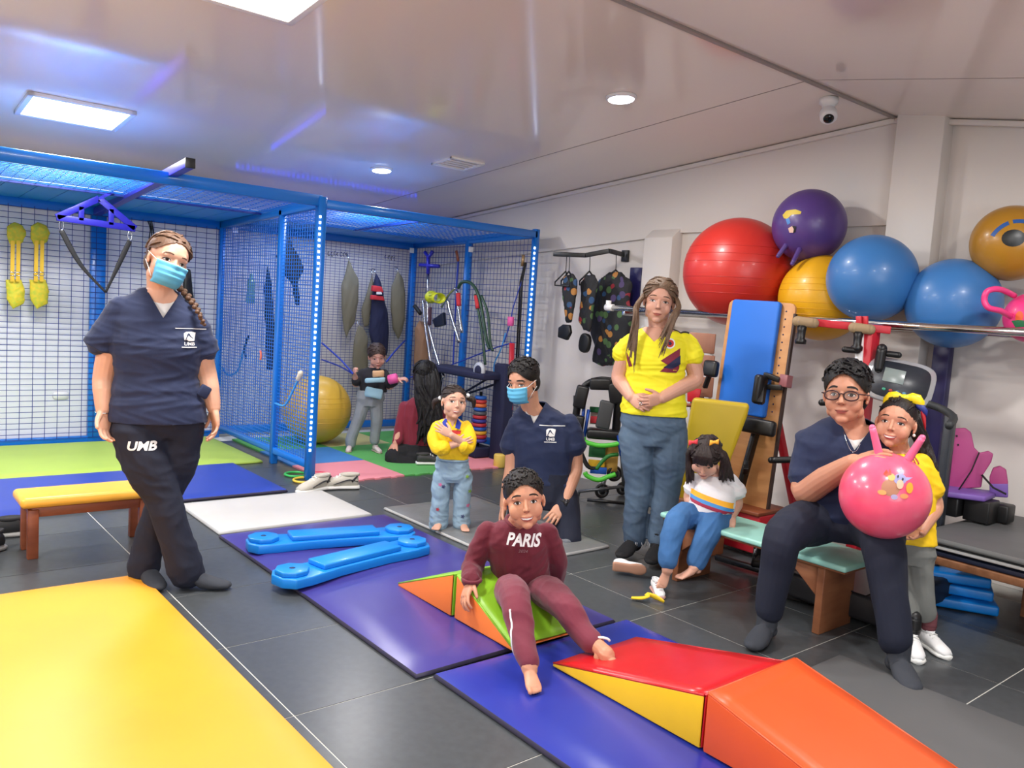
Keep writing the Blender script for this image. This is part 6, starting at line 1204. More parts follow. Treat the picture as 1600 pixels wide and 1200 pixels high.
# ---------------- standing frame, yellow cushion, slatted chair, walker, wall hanger ----------------
M_birch = wood('birch_ply', (206, 150, 94), (186, 126, 72), (2, 2, 10), .5); M_bpad = mat('blue_pad', (24, 108, 208), .55, bump=.05, bscale=100)
t = thing('standing_frame', 'tilted standing board with blue pad, wooden sides and black side supports', 'standing frame', (4.2, 2.85, 0))
TL, TR = onX(1140, 468, 4.23), onX(1244, 474, 4.23); BL, BR = onX(1108, 700, 4.12), onX(1206, 735, 4.12)
ux = (TR-TL).normalized(); dn = ((BL-TL)+(BR-TR)).normalized(); nrm = ux.cross(dn).normalized(); nrm = nrm if nrm.x < 0 else -nrm; Wd = (TR-TL).length; tl = TL
def bp(u, v, o=0): return tl + ux*(u*Wd) + dn*v + nrm*o
H_ = 1.36; k = lambda a: a
def rr(u0, u1, v0, v1, r=.03):
    pts = []
    for cu, cv, a0 in ((u1, v0, -90), (u1, v1, 0), (u0, v1, 90), (u0, v0, 180)):
        for a in (a0, a0+30, a0+60, a0+90):
            pts.append((cu*Wd-math.copysign(r, cu-.5)+r*math.cos(math.radians(a)), cv-math.copysign(r, cv-.3)+r*math.sin(math.radians(a))))
    return [tl+ux*a+dn*b_ for a, b_ in pts]
b = MB(); b.prism(rr(0, 1, 0, H_, .035), -nrm*.018); b.build('board', M_birch, t, .003)
b = MB(); b.prism([p+nrm*.001 for p in rr(.10, .82, .0, .68, .02)], nrm*.035); b.build('pad', M_bpad, t, .01, 3)
b = MB(); b.bar(bp(1.0, .06, -.01), bp(1.0, 1.3, -.01), .012, .025, nrm); b.build('edge_strip', mat('dark_brown_edge', (60, 40, 34), .5), t)
for k_ in range(14): b = MB(); c = bp(.88, .05+.045*k_, .001); b.loft([(c, ux*.005, dn*.005), (c+nrm*.0006, ux*.005, dn*.005)], 8); b.build('peg_hole', M_hole, t)
def sup(u, v, side, sz=(.05, .10, .13)):
    b = MB(); R = Matrix((ux, dn, nrm)).transposed(); b.box(bp(u, v, .10), sz, R); return b.build('side_support', M_black, t, .02, 3)
sup(.02, .44, -1, (.10, .10, .05)); sup(.80, .52, 1, (.05, .17, .09)); sup(.83, .73, 1, (.24, .09, .05))
b = MB(); b.bar(bp(1.0, .45, .05), bp(.78, .43, .06), .035, .03); b.bar(bp(1.04, .49, .05), bp(.80, .5, .06), .03, .03); b.bar(bp(.78, .45, .07), bp(.86, .6, .12), .03, .04); b.build('support_arm', M_black, t, .004); b = MB(); b.bar(bp(.02, .4, .08), bp(-.15, .56, .03), .03, .02); b.build('support_arm', M_black, t, .004)
b = MB(); b.box(bp(1.05, .45, .03), (.05, .07, .06), Matrix((ux, dn, nrm)).transposed()); b.build('clamp', mat('pink_steel', (150, 90, 96), .4), t, .004)
b = MB(); b.bar(bp(.75, .7, .03), bp(.62, 1.25, .06), .05, .03); b.bar(bp(.68, .95, .05), bp(.75, 1.0, .09), .03, .05); b.build('leg_brace', M_black, t, .004)
b = MB(); b.box((4.12, 2.72, .14), (.3, .38, .22)); b.build('foot_box', M_rede, t, .008); b = MB(); b.box((4.1, 2.7, .26), (.30, .34, .02)); b.build('foot_plate', M_wood, t, .003)
b = MB(); b.bar(bp(.5, .2, -.04), (4.75, 2.75, .05), .04, .04); b.build('rear_strut', M_rede, t, .004)
# yellow wedge cushion standing on its edge
P = Plane_(3.78, 2.72); c = thing('wedge_cushion', 'large yellow vinyl cushion standing upright behind the seated toddler', 'cushion', (3.8, 2.75, 0))
pts = [(1082, 622), (1110, 625), (1172, 632), (1168, 650), (1143, 715), (1120, 800), (1052, 777), (1056, 730), (1070, 690)]; b = MB(); b.prism([P(a_, b_, .06) for a_, b_ in pts], -P.fwd*.09); b.build('cover', vinyl('mustard_cover', (216, 186, 40), .45, .3, 6), c, .022, 4)
b = MB(); q = P(1085, 800, .09); b.box((q.x, q.y, .15), (.2, .3, .3)); b.build('stand', M_wood2, c, .005)
# slatted wooden chair back
t = thing('wooden_chair', 'wooden high chair with slatted back behind the woman in yellow', 'chair', (4.15, 3.15, 0)); P = Plane_(4.2, 3.2); M_ply = wood('brown_ply', (166, 118, 96), (150, 100, 78), (2, 12, 2), .5)
for k_, (y0, y1) in enumerate(((521, 552), (555, 585), (589, 620))): b = MB(); b.prism([P(1078, y0-2, 0), P(1119-k_*1.5, y0+1, 0), P(1116-k_*1.5, y1+1, 0), P(1075, y1-2, 0)], P.fwd*.018); b.build('slat', M_ply, t, .005, 2)
b = MB(); b.bar(P(1084, 520, .012), P(1078, 640, .012), .02, .012); b.bar(P(1114, 522, .012), P(1108, 642, .012), .02, .012); b.build('upright', M_white, t, .002)
b = MB(); b.prism([P(1074, 606, -.05), P(1096, 608, -.05), P(1092, 628, -.05), P(1074, 627, -.05)], P.fwd*.03); b.build('red_pad', M_rede, t, .005); b = MB(); b.limb([P(1072, 633, -.08), P(1098, 634, -.08)], [.012, .011], 10); b.build('armrest', M_wood, t)
b = MB(); q = P(1090, 700, .05); b.box((q.x, q.y, .34), (.34, .34, .04)); b.build('seat', M_ply, t, .006)
for sx in (-.14, .14):
    for sy in (-.14, .14): leg(t, (q.x+sx, q.y+sy), .035, .035, .32, M_ply)
b = MB(); q2 = P(1094, 620, .03); b.bar((q2.x, q2.y, .36), q2, .05, .03); b.build('back_post', M_ply, t, .003)
# children's walker / pushchair with green bars
t = thing('pushchair_frame', 'folded therapy pushchair with black pads and bright green bumper bars', 'pushchair', (4.3, 4.05, 0)); P = Plane_(4.22, 4.05); M_gn = mat('bright_green_foam', (84, 200, 60), .45); M_blt = mat('blue_tube', (24, 70, 160), .35, metal=.3)
b = MB(); b.tube(smoothpath([P(898, 660, 0), P(906, 620, 0), P(918, 600, 0), P(945, 594, 0), P(972, 606, 0), P(980, 660, 0)], 5), .03, 12, flat=.8); b.build('shell', M_black, t)
for (px, py), (lx, lz), a_ in (((908, 620), (.09, .16), .15), ((938, 600), (.15, .08), -.05), ((961, 614), (.09, .15), -.2), ((905, 660), (.07, .1), .1)): b = MB(); b.box(P(px, py, -.05), (lx, .09, lz), Matrix.Rotation(-.8, 3, 'Z') @ Matrix.Rotation(a_, 3, 'Y')); b.build('pad', M_black, t, .015, 3)
b = MB(); b.box(P(945, 648, -.07), (.1, .05, .20), Matrix.Rotation(-.8, 3, 'Z') @ Matrix.Rotation(.12, 3, 'Y')); b.build('head_pad', mat('charcoal_pad', (66, 68, 70), .6), t, .015, 3)
b = MB(); b.box(P(943, 678, -.02), (.24, .14, .07), Matrix.Rotation(-.8, 3, 'Z')); b.box(P(965, 640, .03), (.06, .1, .35), Matrix.Rotation(-.8, 3, 'Z')); b.build('seat', M_black, t, .02, 3)
for pts in ([(912, 683), (914, 690), (935, 696), (958, 695), (972, 691)], [(914, 738), (918, 744), (935, 750), (950, 745), (962, 741)]): b = MB(); b.tube(smoothpath([P(a_, b_, -.1) for a_, b_ in pts], 5), .017, 12); b.build('bumper_bar', M_gn, t)
b = MB(); b.tube(smoothpath([P(932, 733, -.08), P(942, 720, -.08), P(952, 712, -.08), P(966, 710, -.06)], 5), .014, 10); b.build('bumper_bar', mat('dark_green_foam', (44, 120, 50), .5), t)
b = MB(); b.tube([P(914, 620, -.03), P(907, 690, -.03)], .012, 8); b.tube([P(920, 640, -.03), P(910, 700, -.03)], .012, 8); b.tube([P(968, 680, -.1), P(972, 712, -.1)], .02, 10); b.build('blue_tube', M_blt, t)
for (px, py), (lx, lz), col in (((932, 650), (.09, .12), (200, 190, 180)), ((930, 656), (.07, .05), (200, 50, 60)), ((930, 640), (.08, .04), (40, 120, 70)), ((933, 705), (.12, .09), (40, 110, 60)), ((930, 702), (.08, .05), (206, 60, 60)), ((932, 724), (.12, .05), (230, 180, 40)), ((935, 735), (.12, .05), (30, 90, 190)), ((955, 715), (.1, .2), (216, 170, 80))): b = MB(); b.box(P(px, py, .07 if lz > .1 else .04), (lx, .02, lz), Matrix.Rotation(-.8, 3, 'Z')); b.build('fabric_panel', mat('panel_%d_%d' % (col[0], col[1]), col, .7), t, .004)
b = MB(); b.limb([P(905, 700, -.06), P(918, 728, -.07), P(932, 732, -.07)], [.03, .03, .012], 10, flat=.5); b.build('sling', M_strap, t)
for (px, py), r, aw in (((940, 772), .055, -.02), ((960, 740), .06, .08), ((972, 775), .05, .15)):
    c = P(px, py, aw); 
    if py > 765: c.z = r
    ax = (P.right*.9+P.fwd*.5).normalized(); ax = (P.fwd*.9+P.right*.35).normalized(); x_ = ax.cross(Vector((0, 0, 1))).normalized(); z_ = Vector((0, 0, 1)); b = MB(); b.tube([c+(x_*math.cos(a)+z_*math.sin(a))*(r-.012) for a in np.linspace(0, 2*math.pi, 25)], .012, 8, caps=False); w_ = b.build('wheel', M_black, t)
    b = MB(); b.loft([(c-ax*.006, x_*(r-.02), z_*(r-.02)), (c+ax*.006, x_*(r-.02), z_*(r-.02))], 20); b.build('hub', mat('grey_hub', (150, 152, 150), .5), w_)
    b = MB(); b.loft([(c-ax*.012, x_*(r-.03), z_*(r-.03)), (c+ax*.012, x_*(r-.03), z_*(r-.03))], 20); b.build('hub_cap', M_black, w_)
b = MB(); b.tube([P(905, 768, -.05), P(975, 760, -.02)], .012, 8); b.tube([P(940, 768, -.02), P(945, 745, .0)], .018, 8); b.tube([P(905, 768, -.05), P(897, 800, .3)], .010, 8); b.tube([P(975, 760, -.02), P(970, 690, -.02)], .014, 8); b.build('chassis', mat('steel_grey', (96, 98, 102), .35, metal=.6), t)
b = MB(); q0 = P(915, 814, -.2); q0.z = .02; q1 = P(975, 792, -.2); q1.z = .02; b.tube([q0, q1], .012, 8); b.build('foot_bar', M_black, t)
b = MB(); b.tube([P(898, 665, .0), P(898, 618, .0)], .01, 8); b.build('push_handle', M_black, t)
# wall arm with hangers and patterned vests
t = thing('wall_hanger', 'bent black steel hanger arm fixed to the right wall', 'hanger rack', (4.6, 4.7, 1.78)); pts = [onX(865, 397, 4.35), onX(915, 399, 4.45), onX(952, 392, 4.55), onX(974, 398, 4.80)]
b = MB()
for a_, b_ in zip(pts, pts[1:]): b.bar(a_, b_, .022, .035)
b.build('arm', M_black, t, .003); b = MB(); q = onX(977, 400, 4.835); b.box(q, (.02, .07, .09)); b.build('wall_plate', M_black, t, .003)
M_patch = []
def vest_mat(seed, nm):
    m = bpy.data.materials.new(nm); m.use_nodes = True; nt = m.node_tree; p = nt.nodes['Principled BSDF']; p.inputs['Roughness'].default_value = .7
    tc = nt.nodes.new('ShaderNodeTexCoord'); v = nt.nodes.new('ShaderNodeTexVoronoi'); v.inputs['Scale'].default_value = 17; v.inputs['Randomness'].default_value = .9
    mp = nt.nodes.new('ShaderNodeMapping'); mp.inputs['Location'].default_value = (seed, seed*.7, 0); nt.links.new(tc.outputs['Object'], mp.inputs[0]); nt.links.new(mp.outputs[0], v.inputs['Vector'])
    r = nt.nodes.new('ShaderNodeValToRGB'); r.color_ramp.interpolation = 'CONSTANT'; cols = [(30, 30, 34), (140, 34, 48), (74, 106, 62), (74, 106, 62), (30, 30, 34), (76, 62, 104), (24, 24, 28), (180, 124, 60), (44, 78, 118), (28, 28, 32)]
    r.color_ramp.elements[0].color = lin(cols[0])+(1,); r.color_ramp.elements[1].position = .1; r.color_ramp.elements[1].color = lin(cols[1])+(1,)
    for i in range(2, 10): e = r.color_ramp.elements.new(i/10); e.color = lin(cols[i])+(1,)
    sx = nt.nodes.new('ShaderNodeSeparateColor'); nt.links.new(v.outputs['Color'], sx.inputs[0]); nt.links.new(sx.outputs[0], r.inputs[0])
    mx = nt.nodes.new('ShaderNodeMix'); mx.data_type = 'RGBA'; mx.inputs[7].default_value = lin((26, 27, 31))+(1,); st_ = nt.nodes.new('ShaderNodeMath'); st_.operation = 'GREATER_THAN'; st_.inputs[1].default_value = .47
    nt.links.new(v.outputs['Distance'], st_.inputs[0]); nt.links.new(st_.outputs[0], mx.inputs[0]); nt.links.new(r.outputs[0], mx.inputs[6]); nt.links.new(mx.outputs[2], p.inputs['Base Color']); return m
def hangset(lab, x, apx, apy, w, outline, m, nm='therapy_vest', cat='vest', th=.05, seed=1):
    """garment on a wire-hook hanger; outline in frame pixels at wall distance x"""
    r = thing(nm, lab, cat, onX(apx, apy+20, x)); b = MB(); P_ = [onX(a_, b_, x) for a_, b_ in outline]; c = sum(P_, Vector())/len(P_); vs = []
    n = len(P_)
    for k_, (sc, o) in enumerate(((.0, th*.5), (.6, th*.45), (.92, th*.25), (1, 0), (.92, -th*.25), (.6, -th*.4), (.0, -th*.45))): vs += [c+(p-c)*max(sc, .02)+Vector((-o, 0, 0)) for p in P_]
    b.add(vs, [(i*n+j, i*n+(j+1) % n, (i+1)*n+(j+1) % n, (i+1)*n+j) for i in range(6) for j in range(n)] + [tuple(range(n-1, -1, -1)), tuple(6*n+j for j in range(n))], True)
    me = remesh(b, .008, 2); fold(me, .006, 30, seed, (1, 1, .5)); o = obj('garment', me, m, r)
    b = MB(); ap = onX(apx, apy, x); l_, r_ = ap+Vector((0, w/2, -.075)), ap+Vector((0, -w/2, -.085)); b.tube([ap, l_, l_-Vector((0, 0, .03)), r_-Vector((0, 0, .03)), r_, ap], .007, 7); b.tube([ap, ap+Vector((0, 0, .05)), ap+Vector((0, .006, .12))], .003, 6); b.build('hanger', M_black, r); return r, o
MV = [vest_mat(3.1, 'patterned_cloth_dark'), vest_mat(7.7, 'patterned_cloth_bright'), vest_mat(1.3, 'patterned_cloth_mixed')]
b_, _ = hangset('narrow patterned harness on the leftmost hanger, ending in a black pad', 4.42, 889, 424, .16, [(880, 430), (896, 426), (903, 436), (900, 460), (896, 490), (893, 506), (884, 506), (882, 480), (878, 450)], MV[0], seed=2)
b = MB(); b.prism([onX(px, py, 4.42) for px, py in ((876, 512), (883, 507), (893, 508), (895, 520), (889, 532), (875, 527))], (-.03, 0, 0)); b.build('end_pad', M_black, b_, .008)
b_, _ = hangset('patterned harness with an oval black pad on the middle hanger', 4.5, 921, 424, .2, [(908, 440), (916, 428), (930, 428), (936, 445), (930, 470), (925, 500), (922, 520), (912, 518), (904, 502), (908, 470)], MV[0], seed=3)
b = MB(); b.loft([(onX(914, 536, 4.5)+Vector((-.02+.04*k_, 0, 0)), Vector((0, .055, .01)), Vector((0, -.01, .075))) for k_ in (0, 1)], 18, p=2.6); b.build('end_pad', M_black, b_, .01)
hangset('large brightly patterned vest on the rightmost hangers', 4.66, 962, 422, .26, [(936, 436), (952, 424), (972, 424), (988, 440), (984, 470), (990, 500), (980, 535), (960, 572), (940, 574), (925, 566), (930, 545), (922, 520), (926, 480), (930, 455)], MV[1], th=.09, seed=4)
b = MB(); ap = onX(884, 424, 4.38); l_, r_ = ap+Vector((0, .115, -.085)), ap+Vector((0, -.05, -.09)); b.tube([ap, l_, l_-Vector((0, 0, .025)), r_-Vector((0, 0, .025)), r_, ap], .006, 7); b.tube([ap, ap+Vector((0, 0, .12))], .003, 6); tag(b.build('empty_hanger', M_black), 'empty black hanger at the outer end of the wall arm', 'hanger')
# socket plate on the back wall behind the mesh
b = MB(); q = onY(95, 618, YB-.045); b.loft([(q, Vector((.06, 0, 0)), Vector((0, 0, .035))), (q-Vector((0, .01, 0)), Vector((.055, 0, 0)), Vector((0, 0, .03)))], 20, p=3); tag(b.build('wall_socket', M_white), 'white oval wall socket behind the left mesh panel', 'socket')
# ---------------- gear hung in the cage ----------------
YB2 = YBc-.06
def cushion_form(b, outline, Y, th):
    P_ = [onY(a_, b_, Y) for a_, b_ in outline]; n = len(P_); c = sum(P_, Vector())/n; vs = []
    for sc, o in ((.03, th*.5), (.6, th*.42), (.92, th*.22), (1, 0), (.9, -th*.2), (.03, -th*.25)): vs += [c+(p-c)*sc+Vector((0, -o, 0)) for p in P_]
    b.add(vs, [(i*n+j, i*n+(j+1) % n, (i+1)*n+(j+1) % n, (i+1)*n+j) for i in range(5) for j in range(n)] + [tuple(range(n-1, -1, -1)), tuple(5*n+j for j in range(n))], True)
def hung(nm, lab, cat, outline, m, Y=7.15, th=.1, amp=.004, hook=True, seed=1, vox=.01):
    r = thing(nm, lab, cat, onY(*outline[0], Y)); b = MB(); cushion_form(b, outline, Y, th); me = remesh(b, vox, 2); fold(me, amp, 22, seed, (1, 1, .4)); obj('body', me, m, r)
    if hook: q = onY(*outline[0], Y); b = MB(); b.tube([q+Vector((0, .0, -.02)), q+Vector((0, .03, .03)), q+Vector((0, .07, .03))], .005, 6); b.build('hook', M_steel, r)
    return r
M_ol = mat('olive_canvas', (112, 106, 88), .85, bump=.15, bscale=90); M_nv2 = mat('navy_canvas', (28, 32, 66), .8, bump=.1, bscale=90); M_rs = mat('red_strap', (200, 46, 56), .7)
hung('hanging_bolster', 'olive leaf-shaped bolster on the left of the right bay back panel', 'bolster', [(545, 402), (551, 418), (560, 435), (560, 470), (554, 505), (545, 518), (541, 530), (537, 515), (533, 480), (533, 445), (540, 425)], M_ol)
hung('hanging_bolster', 'olive leaf-shaped bolster with a dark cord next to the corner post', 'bolster', [(622, 422), (630, 435), (633, 460), (632, 500), (628, 520), (622, 532), (614, 515), (610, 480), (612, 445)], M_ol, seed=2)
r = hung('hanging_swing', 'navy hanging bag with two red bands and a white label', 'bag', [(587, 425), (593, 436), (598, 460), (605, 490), (607, 520), (604, 556), (584, 556), (577, 520), (580, 470), (584, 440)], M_nv2, th=.14, seed=3)
for y0, y1 in ((446, 455), (461, 468)): b = MB(); b.prism([onY(a_, c_, 7.06) for a_, c_ in ((584-(y0-446)*.1, y0), (597+(y0-446)*.12, y0+2), (600+(y0-446)*.12, y1+2), (583-(y0-446)*.1, y1))], (0, .05, 0)); b.build('red_band', M_rs, r, .006)
b = MB(); b.prism([onY(a_, c_, 7.05) for a_, c_ in ((589, 456), (596, 456), (597, 460), (589, 460))], (0, .01, 0)); b.build('label', M_white, r)
hung('hanging_sling', 'olive folded sling beside the navy bag', 'sling', [(582, 426), (584, 445), (580, 480), (576, 510), (568, 512), (564, 485), (566, 478), (574, 455)], M_ol, seed=4, Y=7.17, th=.06)
r = hung('hanging_sling', 'olive pleated sling hanging low behind the caged toddler', 'sling', [(560, 506), (568, 510), (575, 525), (576, 560), (574, 600), (552, 600), (550, 560), (553, 525)], M_ol, seed=5, Y=7.12, th=.09, amp=.008)
hung('carpet_roll', 'tan roll standing in the corner behind the kneeling woman', 'roll', [(655, 500), (668, 505), (672, 560), (668, 640), (650, 650), (648, 560), (650, 510)], mat('tan_roll', (150, 112, 84), .8), Y=6.95, th=.2, hook=False, seed=6)
# lettering cut-outs above the bolsters (illegible dark letters)
b = MB(); rs = random.Random(5)
for x0, n in ((514, 7), (603, 4)):
    for k_ in range(n): px = x0+k_*4.8; q = onY(px, 396+rs.uniform(-1, 1)+(px-514)*.07, 7.357); b.tube([q+Vector((.012*math.cos(t), 0, .02*math.sin(t))) for t in np.linspace(rs.uniform(0, 2), rs.uniform(4, 6), 8)], .0035, 5)
tag(b.build('wall_lettering', M_black), 'row of dark cut-out letters on the back wall of the right bay', 'lettering')['kind'] = 'stuff'
# cords
M_cord = mat('blue_cord', (30, 60, 170), .6); M_cordb = mat('light_blue_cord', (60, 150, 220), .6); M_cordk = mat('dark_navy_cord', (20, 26, 60), .6)
def cord(lab, pts, r=.006, m=M_cord, nm='elastic_cord', n=6): b = MB(); b.tube(smoothpath(pts, n), r, 7); return tag(b.build(nm, m), lab, 'cord')
cord('dark blue elastic cord from the cage post to the left wrist of the caged toddler', [onY(503, 536, 6.9), onY(530, 560, 6.5), onY(551, 583, 6.0)], .008); cord('lower dark blue elastic cord reaching the left wrist of the caged toddler', [onY(503, 562, 6.9), onY(530, 572, 6.5), onY(551, 584, 6.0)], .007)
cord('blue elastic cord running up right from behind the caged toddler', [onY(604, 565, 6.3), onY(618, 548, 6.7), onY(633, 532, 7.1)], .008); cord('blue elastic cord crossing the side panel to the walker', [onX(640, 590, 4.3), onX(700, 572, 4.45), onX(770, 545, 4.5), onX(800, 536, 4.54)], .006)
cord('dark strap crossing the lower side panel, upper one', [onX(728, 612, 4.45), onX(770, 587, 4.5)], .010, M_cordk); cord('dark strap crossing the lower side panel, lower one', [onX(728, 616, 4.45), onX(772, 601, 4.5)], .010, M_cordk)
cord('light blue looped cord hanging in the side bay', [onX(790, 520, 4.53), onX(783, 545, 4.52), onX(772, 570, 4.52), onX(774, 592, 4.52), onX(785, 598, 4.52), onX(797, 590, 4.53)], .006, M_cordb); cord('long blue cord hanging from a wooden hook on the side panel', [onX(716, 408, 4.55), onX(713, 450, 4.55), onX(711, 500, 4.55), onX(708, 570, 4.55)], .008)
cord('light blue cord looped on the partition mesh', [onX(344, 550, 2.68), onX(348, 575, 2.7), onX(358, 586, 2.7), onX(372, 578, 2.7), onX(380, 548, 2.7)], .008, M_cordb); cord('bright blue rope hooked across the partition near the yellow ball', [onX(430, 630, 2.56), onX(445, 633, 2.55), onX(458, 610, 2.55), onX(467, 590, 2.55)], .008, M_cordb)
b = MB(); b.limb([onX(466, 592, 2.55), onX(470, 583, 2.55)], [.017, .02], 10); tag(b.build('rope_handle', mat('cream_wood', (226, 214, 190), .6)), 'cream handle at the end of the bright blue rope on the partition', 'handle')
cord('orange cord handle on the partition beside its middle post', [onX(407, 548, 2.56), onX(408, 556, 2.56), onX(407, 562, 2.56)], .008, mat('orange_grip', (226, 110, 90), .5))
b = MB(); b.tube([onX(713, 392, 4.54), onX(716, 408, 4.54)], .013, 8); tag(b.build('wooden_hook', M_wood), 'brown wooden hook at the top of the long blue cord', 'hook')
b = MB()
for dx in (0, 3): b.tube([onX(822-dx*.4, 410, 4.53+.003*dx), onX(816-dx, 440, 4.53), onX(810-dx, 560, 4.53)], .008, 7)
tag(b.build('black_strap', M_strap), 'pair of long black straps hanging beside the led-lit right post', 'strap')['kind'] = 'stuff'
b = MB(); b.tube([onX(818, 398, 4.53), onX(816, 416, 4.53)], .014, 8); tag(b.build('snap_hook', mat('brass', (170, 140, 100), .35, metal=.7)), 'brass snap hook holding the black straps', 'hook')
b = MB(); q = onX(798, 502, 4.5); b.loft([(q-Vector((0, 0, .04)), Vector((.02, 0, 0)), Vector((0, .028, 0))), (q-Vector((0, 0, .036)), Vector((.026, 0, 0)), Vector((0, .033, 0))), (q+Vector((0, 0, .036)), Vector((.026, 0, 0)), Vector((0, .033, 0))), (q+Vector((0, 0, .04)), Vector((.02, 0, 0)), Vector((0, .028, 0)))], 16); tag(b.build('foam_float', mat('pink_foam', (224, 90, 160), .6)), 'pink foam float on a cord in the side bay', 'float')
cord('blue cord running down through the pink foam float', [onX(815, 440, 4.53), onX(802, 480, 4.5), onX(797, 505, 4.5), onX(788, 535, 4.52)], .005)
# crutches and walker frames
def tubes(nm, lab, cat, sets, m, grips=()):
    r = thing(nm, lab, cat, sets[0][0][0]); 
    for pts, rad in sets: b = MB(); b.tube(smoothpath(pts, 5), rad, 9); b.build('tube', m, r)
    for pts, rad, mm in grips: b = MB(); b.tube(smoothpath(pts, 4), rad, 9); b.build('grip', mm, r)
    return r
X = 4.40; g = lambda px, py, x=X: onX(px, py, x)
tubes('elbow_crutch', 'chrome elbow crutch leaning left of the others in the side bay', 'crutch', [([g(661, 470), g(664, 505), g(672, 560), g(680, 620)], .014)], M_steel, [([g(648, 478), g(657, 490)], .02, M_strap)])
tubes('elbow_crutch', 'chrome elbow crutch slanting towards the toddler in yellow', 'crutch', [([g(668, 470, 4.3), g(670, 510, 4.3), g(683, 560, 4.3), g(694, 590, 4.3)], .014)], M_steel, [([g(672, 480, 4.3), g(671, 508, 4.3)], .018, mat('crutch_cuff', (70, 40, 60), .6))])
tubes('walker_frame', 'chrome walking frame hung in the side bay with red grips', 'walker', [([g(700, 470), g(704, 490), g(718, 535)], .017), ([g(714, 455), g(716, 480), g(722, 520)], .014), ([g(690, 480), g(702, 460), g(712, 450)], .012)], M_steel, [([g(716, 458), g(717, 478)], .022, M_rs)])
tubes('walker_frame', 'black and green curved walker frame behind the side panel', 'walker', [([g(716, 450), g(722, 441), g(735, 442), g(745, 455), g(752, 480), g(760, 530), g(765, 545)], .015), ([g(742, 460), g(750, 500), g(755, 535), g(758, 570)], .012), ([g(752, 462), g(762, 490), g(766, 535), g(770, 548)], .012)], mat('green_black_tube', (38, 70, 52), .4), [([g(744, 462), g(747, 482)], .022, M_rs)])
r = thing('wall_holder', 'dark blue cross-shaped tube holder on the back of the side bay', 'holder', g(669, 400)); b = MB()
for pts in ([(664, 394), (670, 402), (676, 393)], [(656, 414), (686, 416)], [(669, 400), (669, 428)]): b.tube([g(*p, 4.5) for p in pts], .018, 8)
b.build('frame', M_violet, r); b = MB(); b.tube([g(669, 428, 4.5), g(667, 470, 4.48)], .01, 8); b.build('rod', M_steel, r)
r = thing('toy_basket', 'lime yellow plastic cup basket hanging among the crutches', 'basket', g(680, 462)); b = MB(); q0, q1 = g(674, 464, 4.3), g(687, 466, 4.3); dd = (q1-q0).normalized(); x_, y_, _ = basis(dd); b.loft([(q0, x_*.075, y_*.06), (q0+dd*.02, x_*.07, y_*.055), (q0+dd*.05, x_*.055, y_*.045), (q1, x_*.07, y_*.05)], 16, caps=False); o = b.build('cup', mat('lime_plastic', (206, 214, 40), .4), r); o.modifiers.new('s', 'SOLIDIFY').thickness = .006
b = MB()
for k_ in range(4): b.box(q0.lerp(q1, .5)+Vector((-.06, 0, .04-.025*k_)), (.004, .05, .008))
b.build('slot', mat('lime_shadow', (150, 160, 30), .5), r)
b = MB(); b.prism([g(680, 500, 4.5), g(697, 488, 4.5), g(698, 508, 4.5), g(684, 512, 4.5)], (-.04, 0, 0)); tag(b.build('blue_pad', mat('navy_vinyl', (28, 38, 62), .4), None, .008), 'dark blue triangular pad leaning on the wall behind the crutches', 'pad')
r = thing('weight_bench', 'low navy bench with round grey disc behind the side panel', 'bench', (4.3, 5.9, .3)); b = MB(); b.box((4.3, 5.85, .73), (.26, .9, .06)); b.build('seat', M_nv2, r, .015)
b = MB(); b.box((4.42, 5.42, .42), (.12, .16, .84)); b.build('column', M_nv2, r, .02); b = MB(); b.tube([(4.3, 6.2, .03), (4.3, 6.2, .7)], .025, 8); b.build('leg', M_steel, r)
b = MB(); q = g(750, 579, 4.2); b.loft([(q, Vector((0, .075, 0)), Vector((0, 0, .075))), (q-Vector((.02, 0, 0)), Vector((0, .07, 0)), Vector((0, 0, .07)))], 20); b.build('disc', mat('pale_grey_disc', (180, 184, 192), .5), r); b = MB(); b.loft([(q-Vector((.021, 0, 0)), Vector((0, .045, 0)), Vector((0, 0, .045))), (q-Vector((.026, 0, 0)), Vector((0, .042, 0)), Vector((0, 0, .042)))], 20); b.build('disc_centre', M_nv2, r)
r = thing('stacking_toy', 'tower of red, blue and yellow stacking rings behind the toddler in yellow', 'toy', (4.32, 5.72, .3)); base = g(747, 690, 4.32); cols = [(60, 60, 150), (190, 50, 60), (230, 170, 50), (40, 90, 180), (190, 50, 60), (60, 60, 150), (190, 50, 60), (90, 90, 100), (40, 90, 180), (220, 110, 60), (200, 60, 60), (40, 100, 190)]
for k_, cc_ in enumerate(cols): b = MB(); b.loft([(base+Vector((0, 0, .034*k_+dz)), Vector((.075*s_-.002*k_, 0, 0)), Vector((0, .075*s_-.002*k_, 0))) for dz, s_ in ((0, .9), (.006, 1), (.024, 1), (.03, .9))], 18); b.build('ring', mat('stack_%d_%d' % cc_[:2], cc_, .5), r)
b = MB(); b.tube([base+Vector((0, 0, -.05)), base+Vector((0, 0, .44))], .012, 8); b.build('peg', M_black, r); b = MB(); b.box((base.x, base.y, (base.z-.04)/2+.01), (.2, .2, max(.05, base.z-.06))); b.build('stand', M_nv2, r, .006)
b = MB(); b.tube([g(800, 536, 4.46), g(797, 640, 4.46)], .024, 10); tag(b.build('red_pole', M_rede), 'red upright pole just left of the led-lit right post', 'pole')
b = MB(); q = fl(780, 730, .0); b.loft([(Vector((q.x, q.y, z)), Vector((r_, 0, 0)), Vector((0, r_, 0))) for z, r_ in ((0, .045), (.01, .05), (.10, .05), (.11, .045))], 16); tag(b.build('foam_roller', mat('pale_yellow_foam', (222, 190, 90), .6)), 'short pale yellow roller standing beside the kneeling man', 'roller')
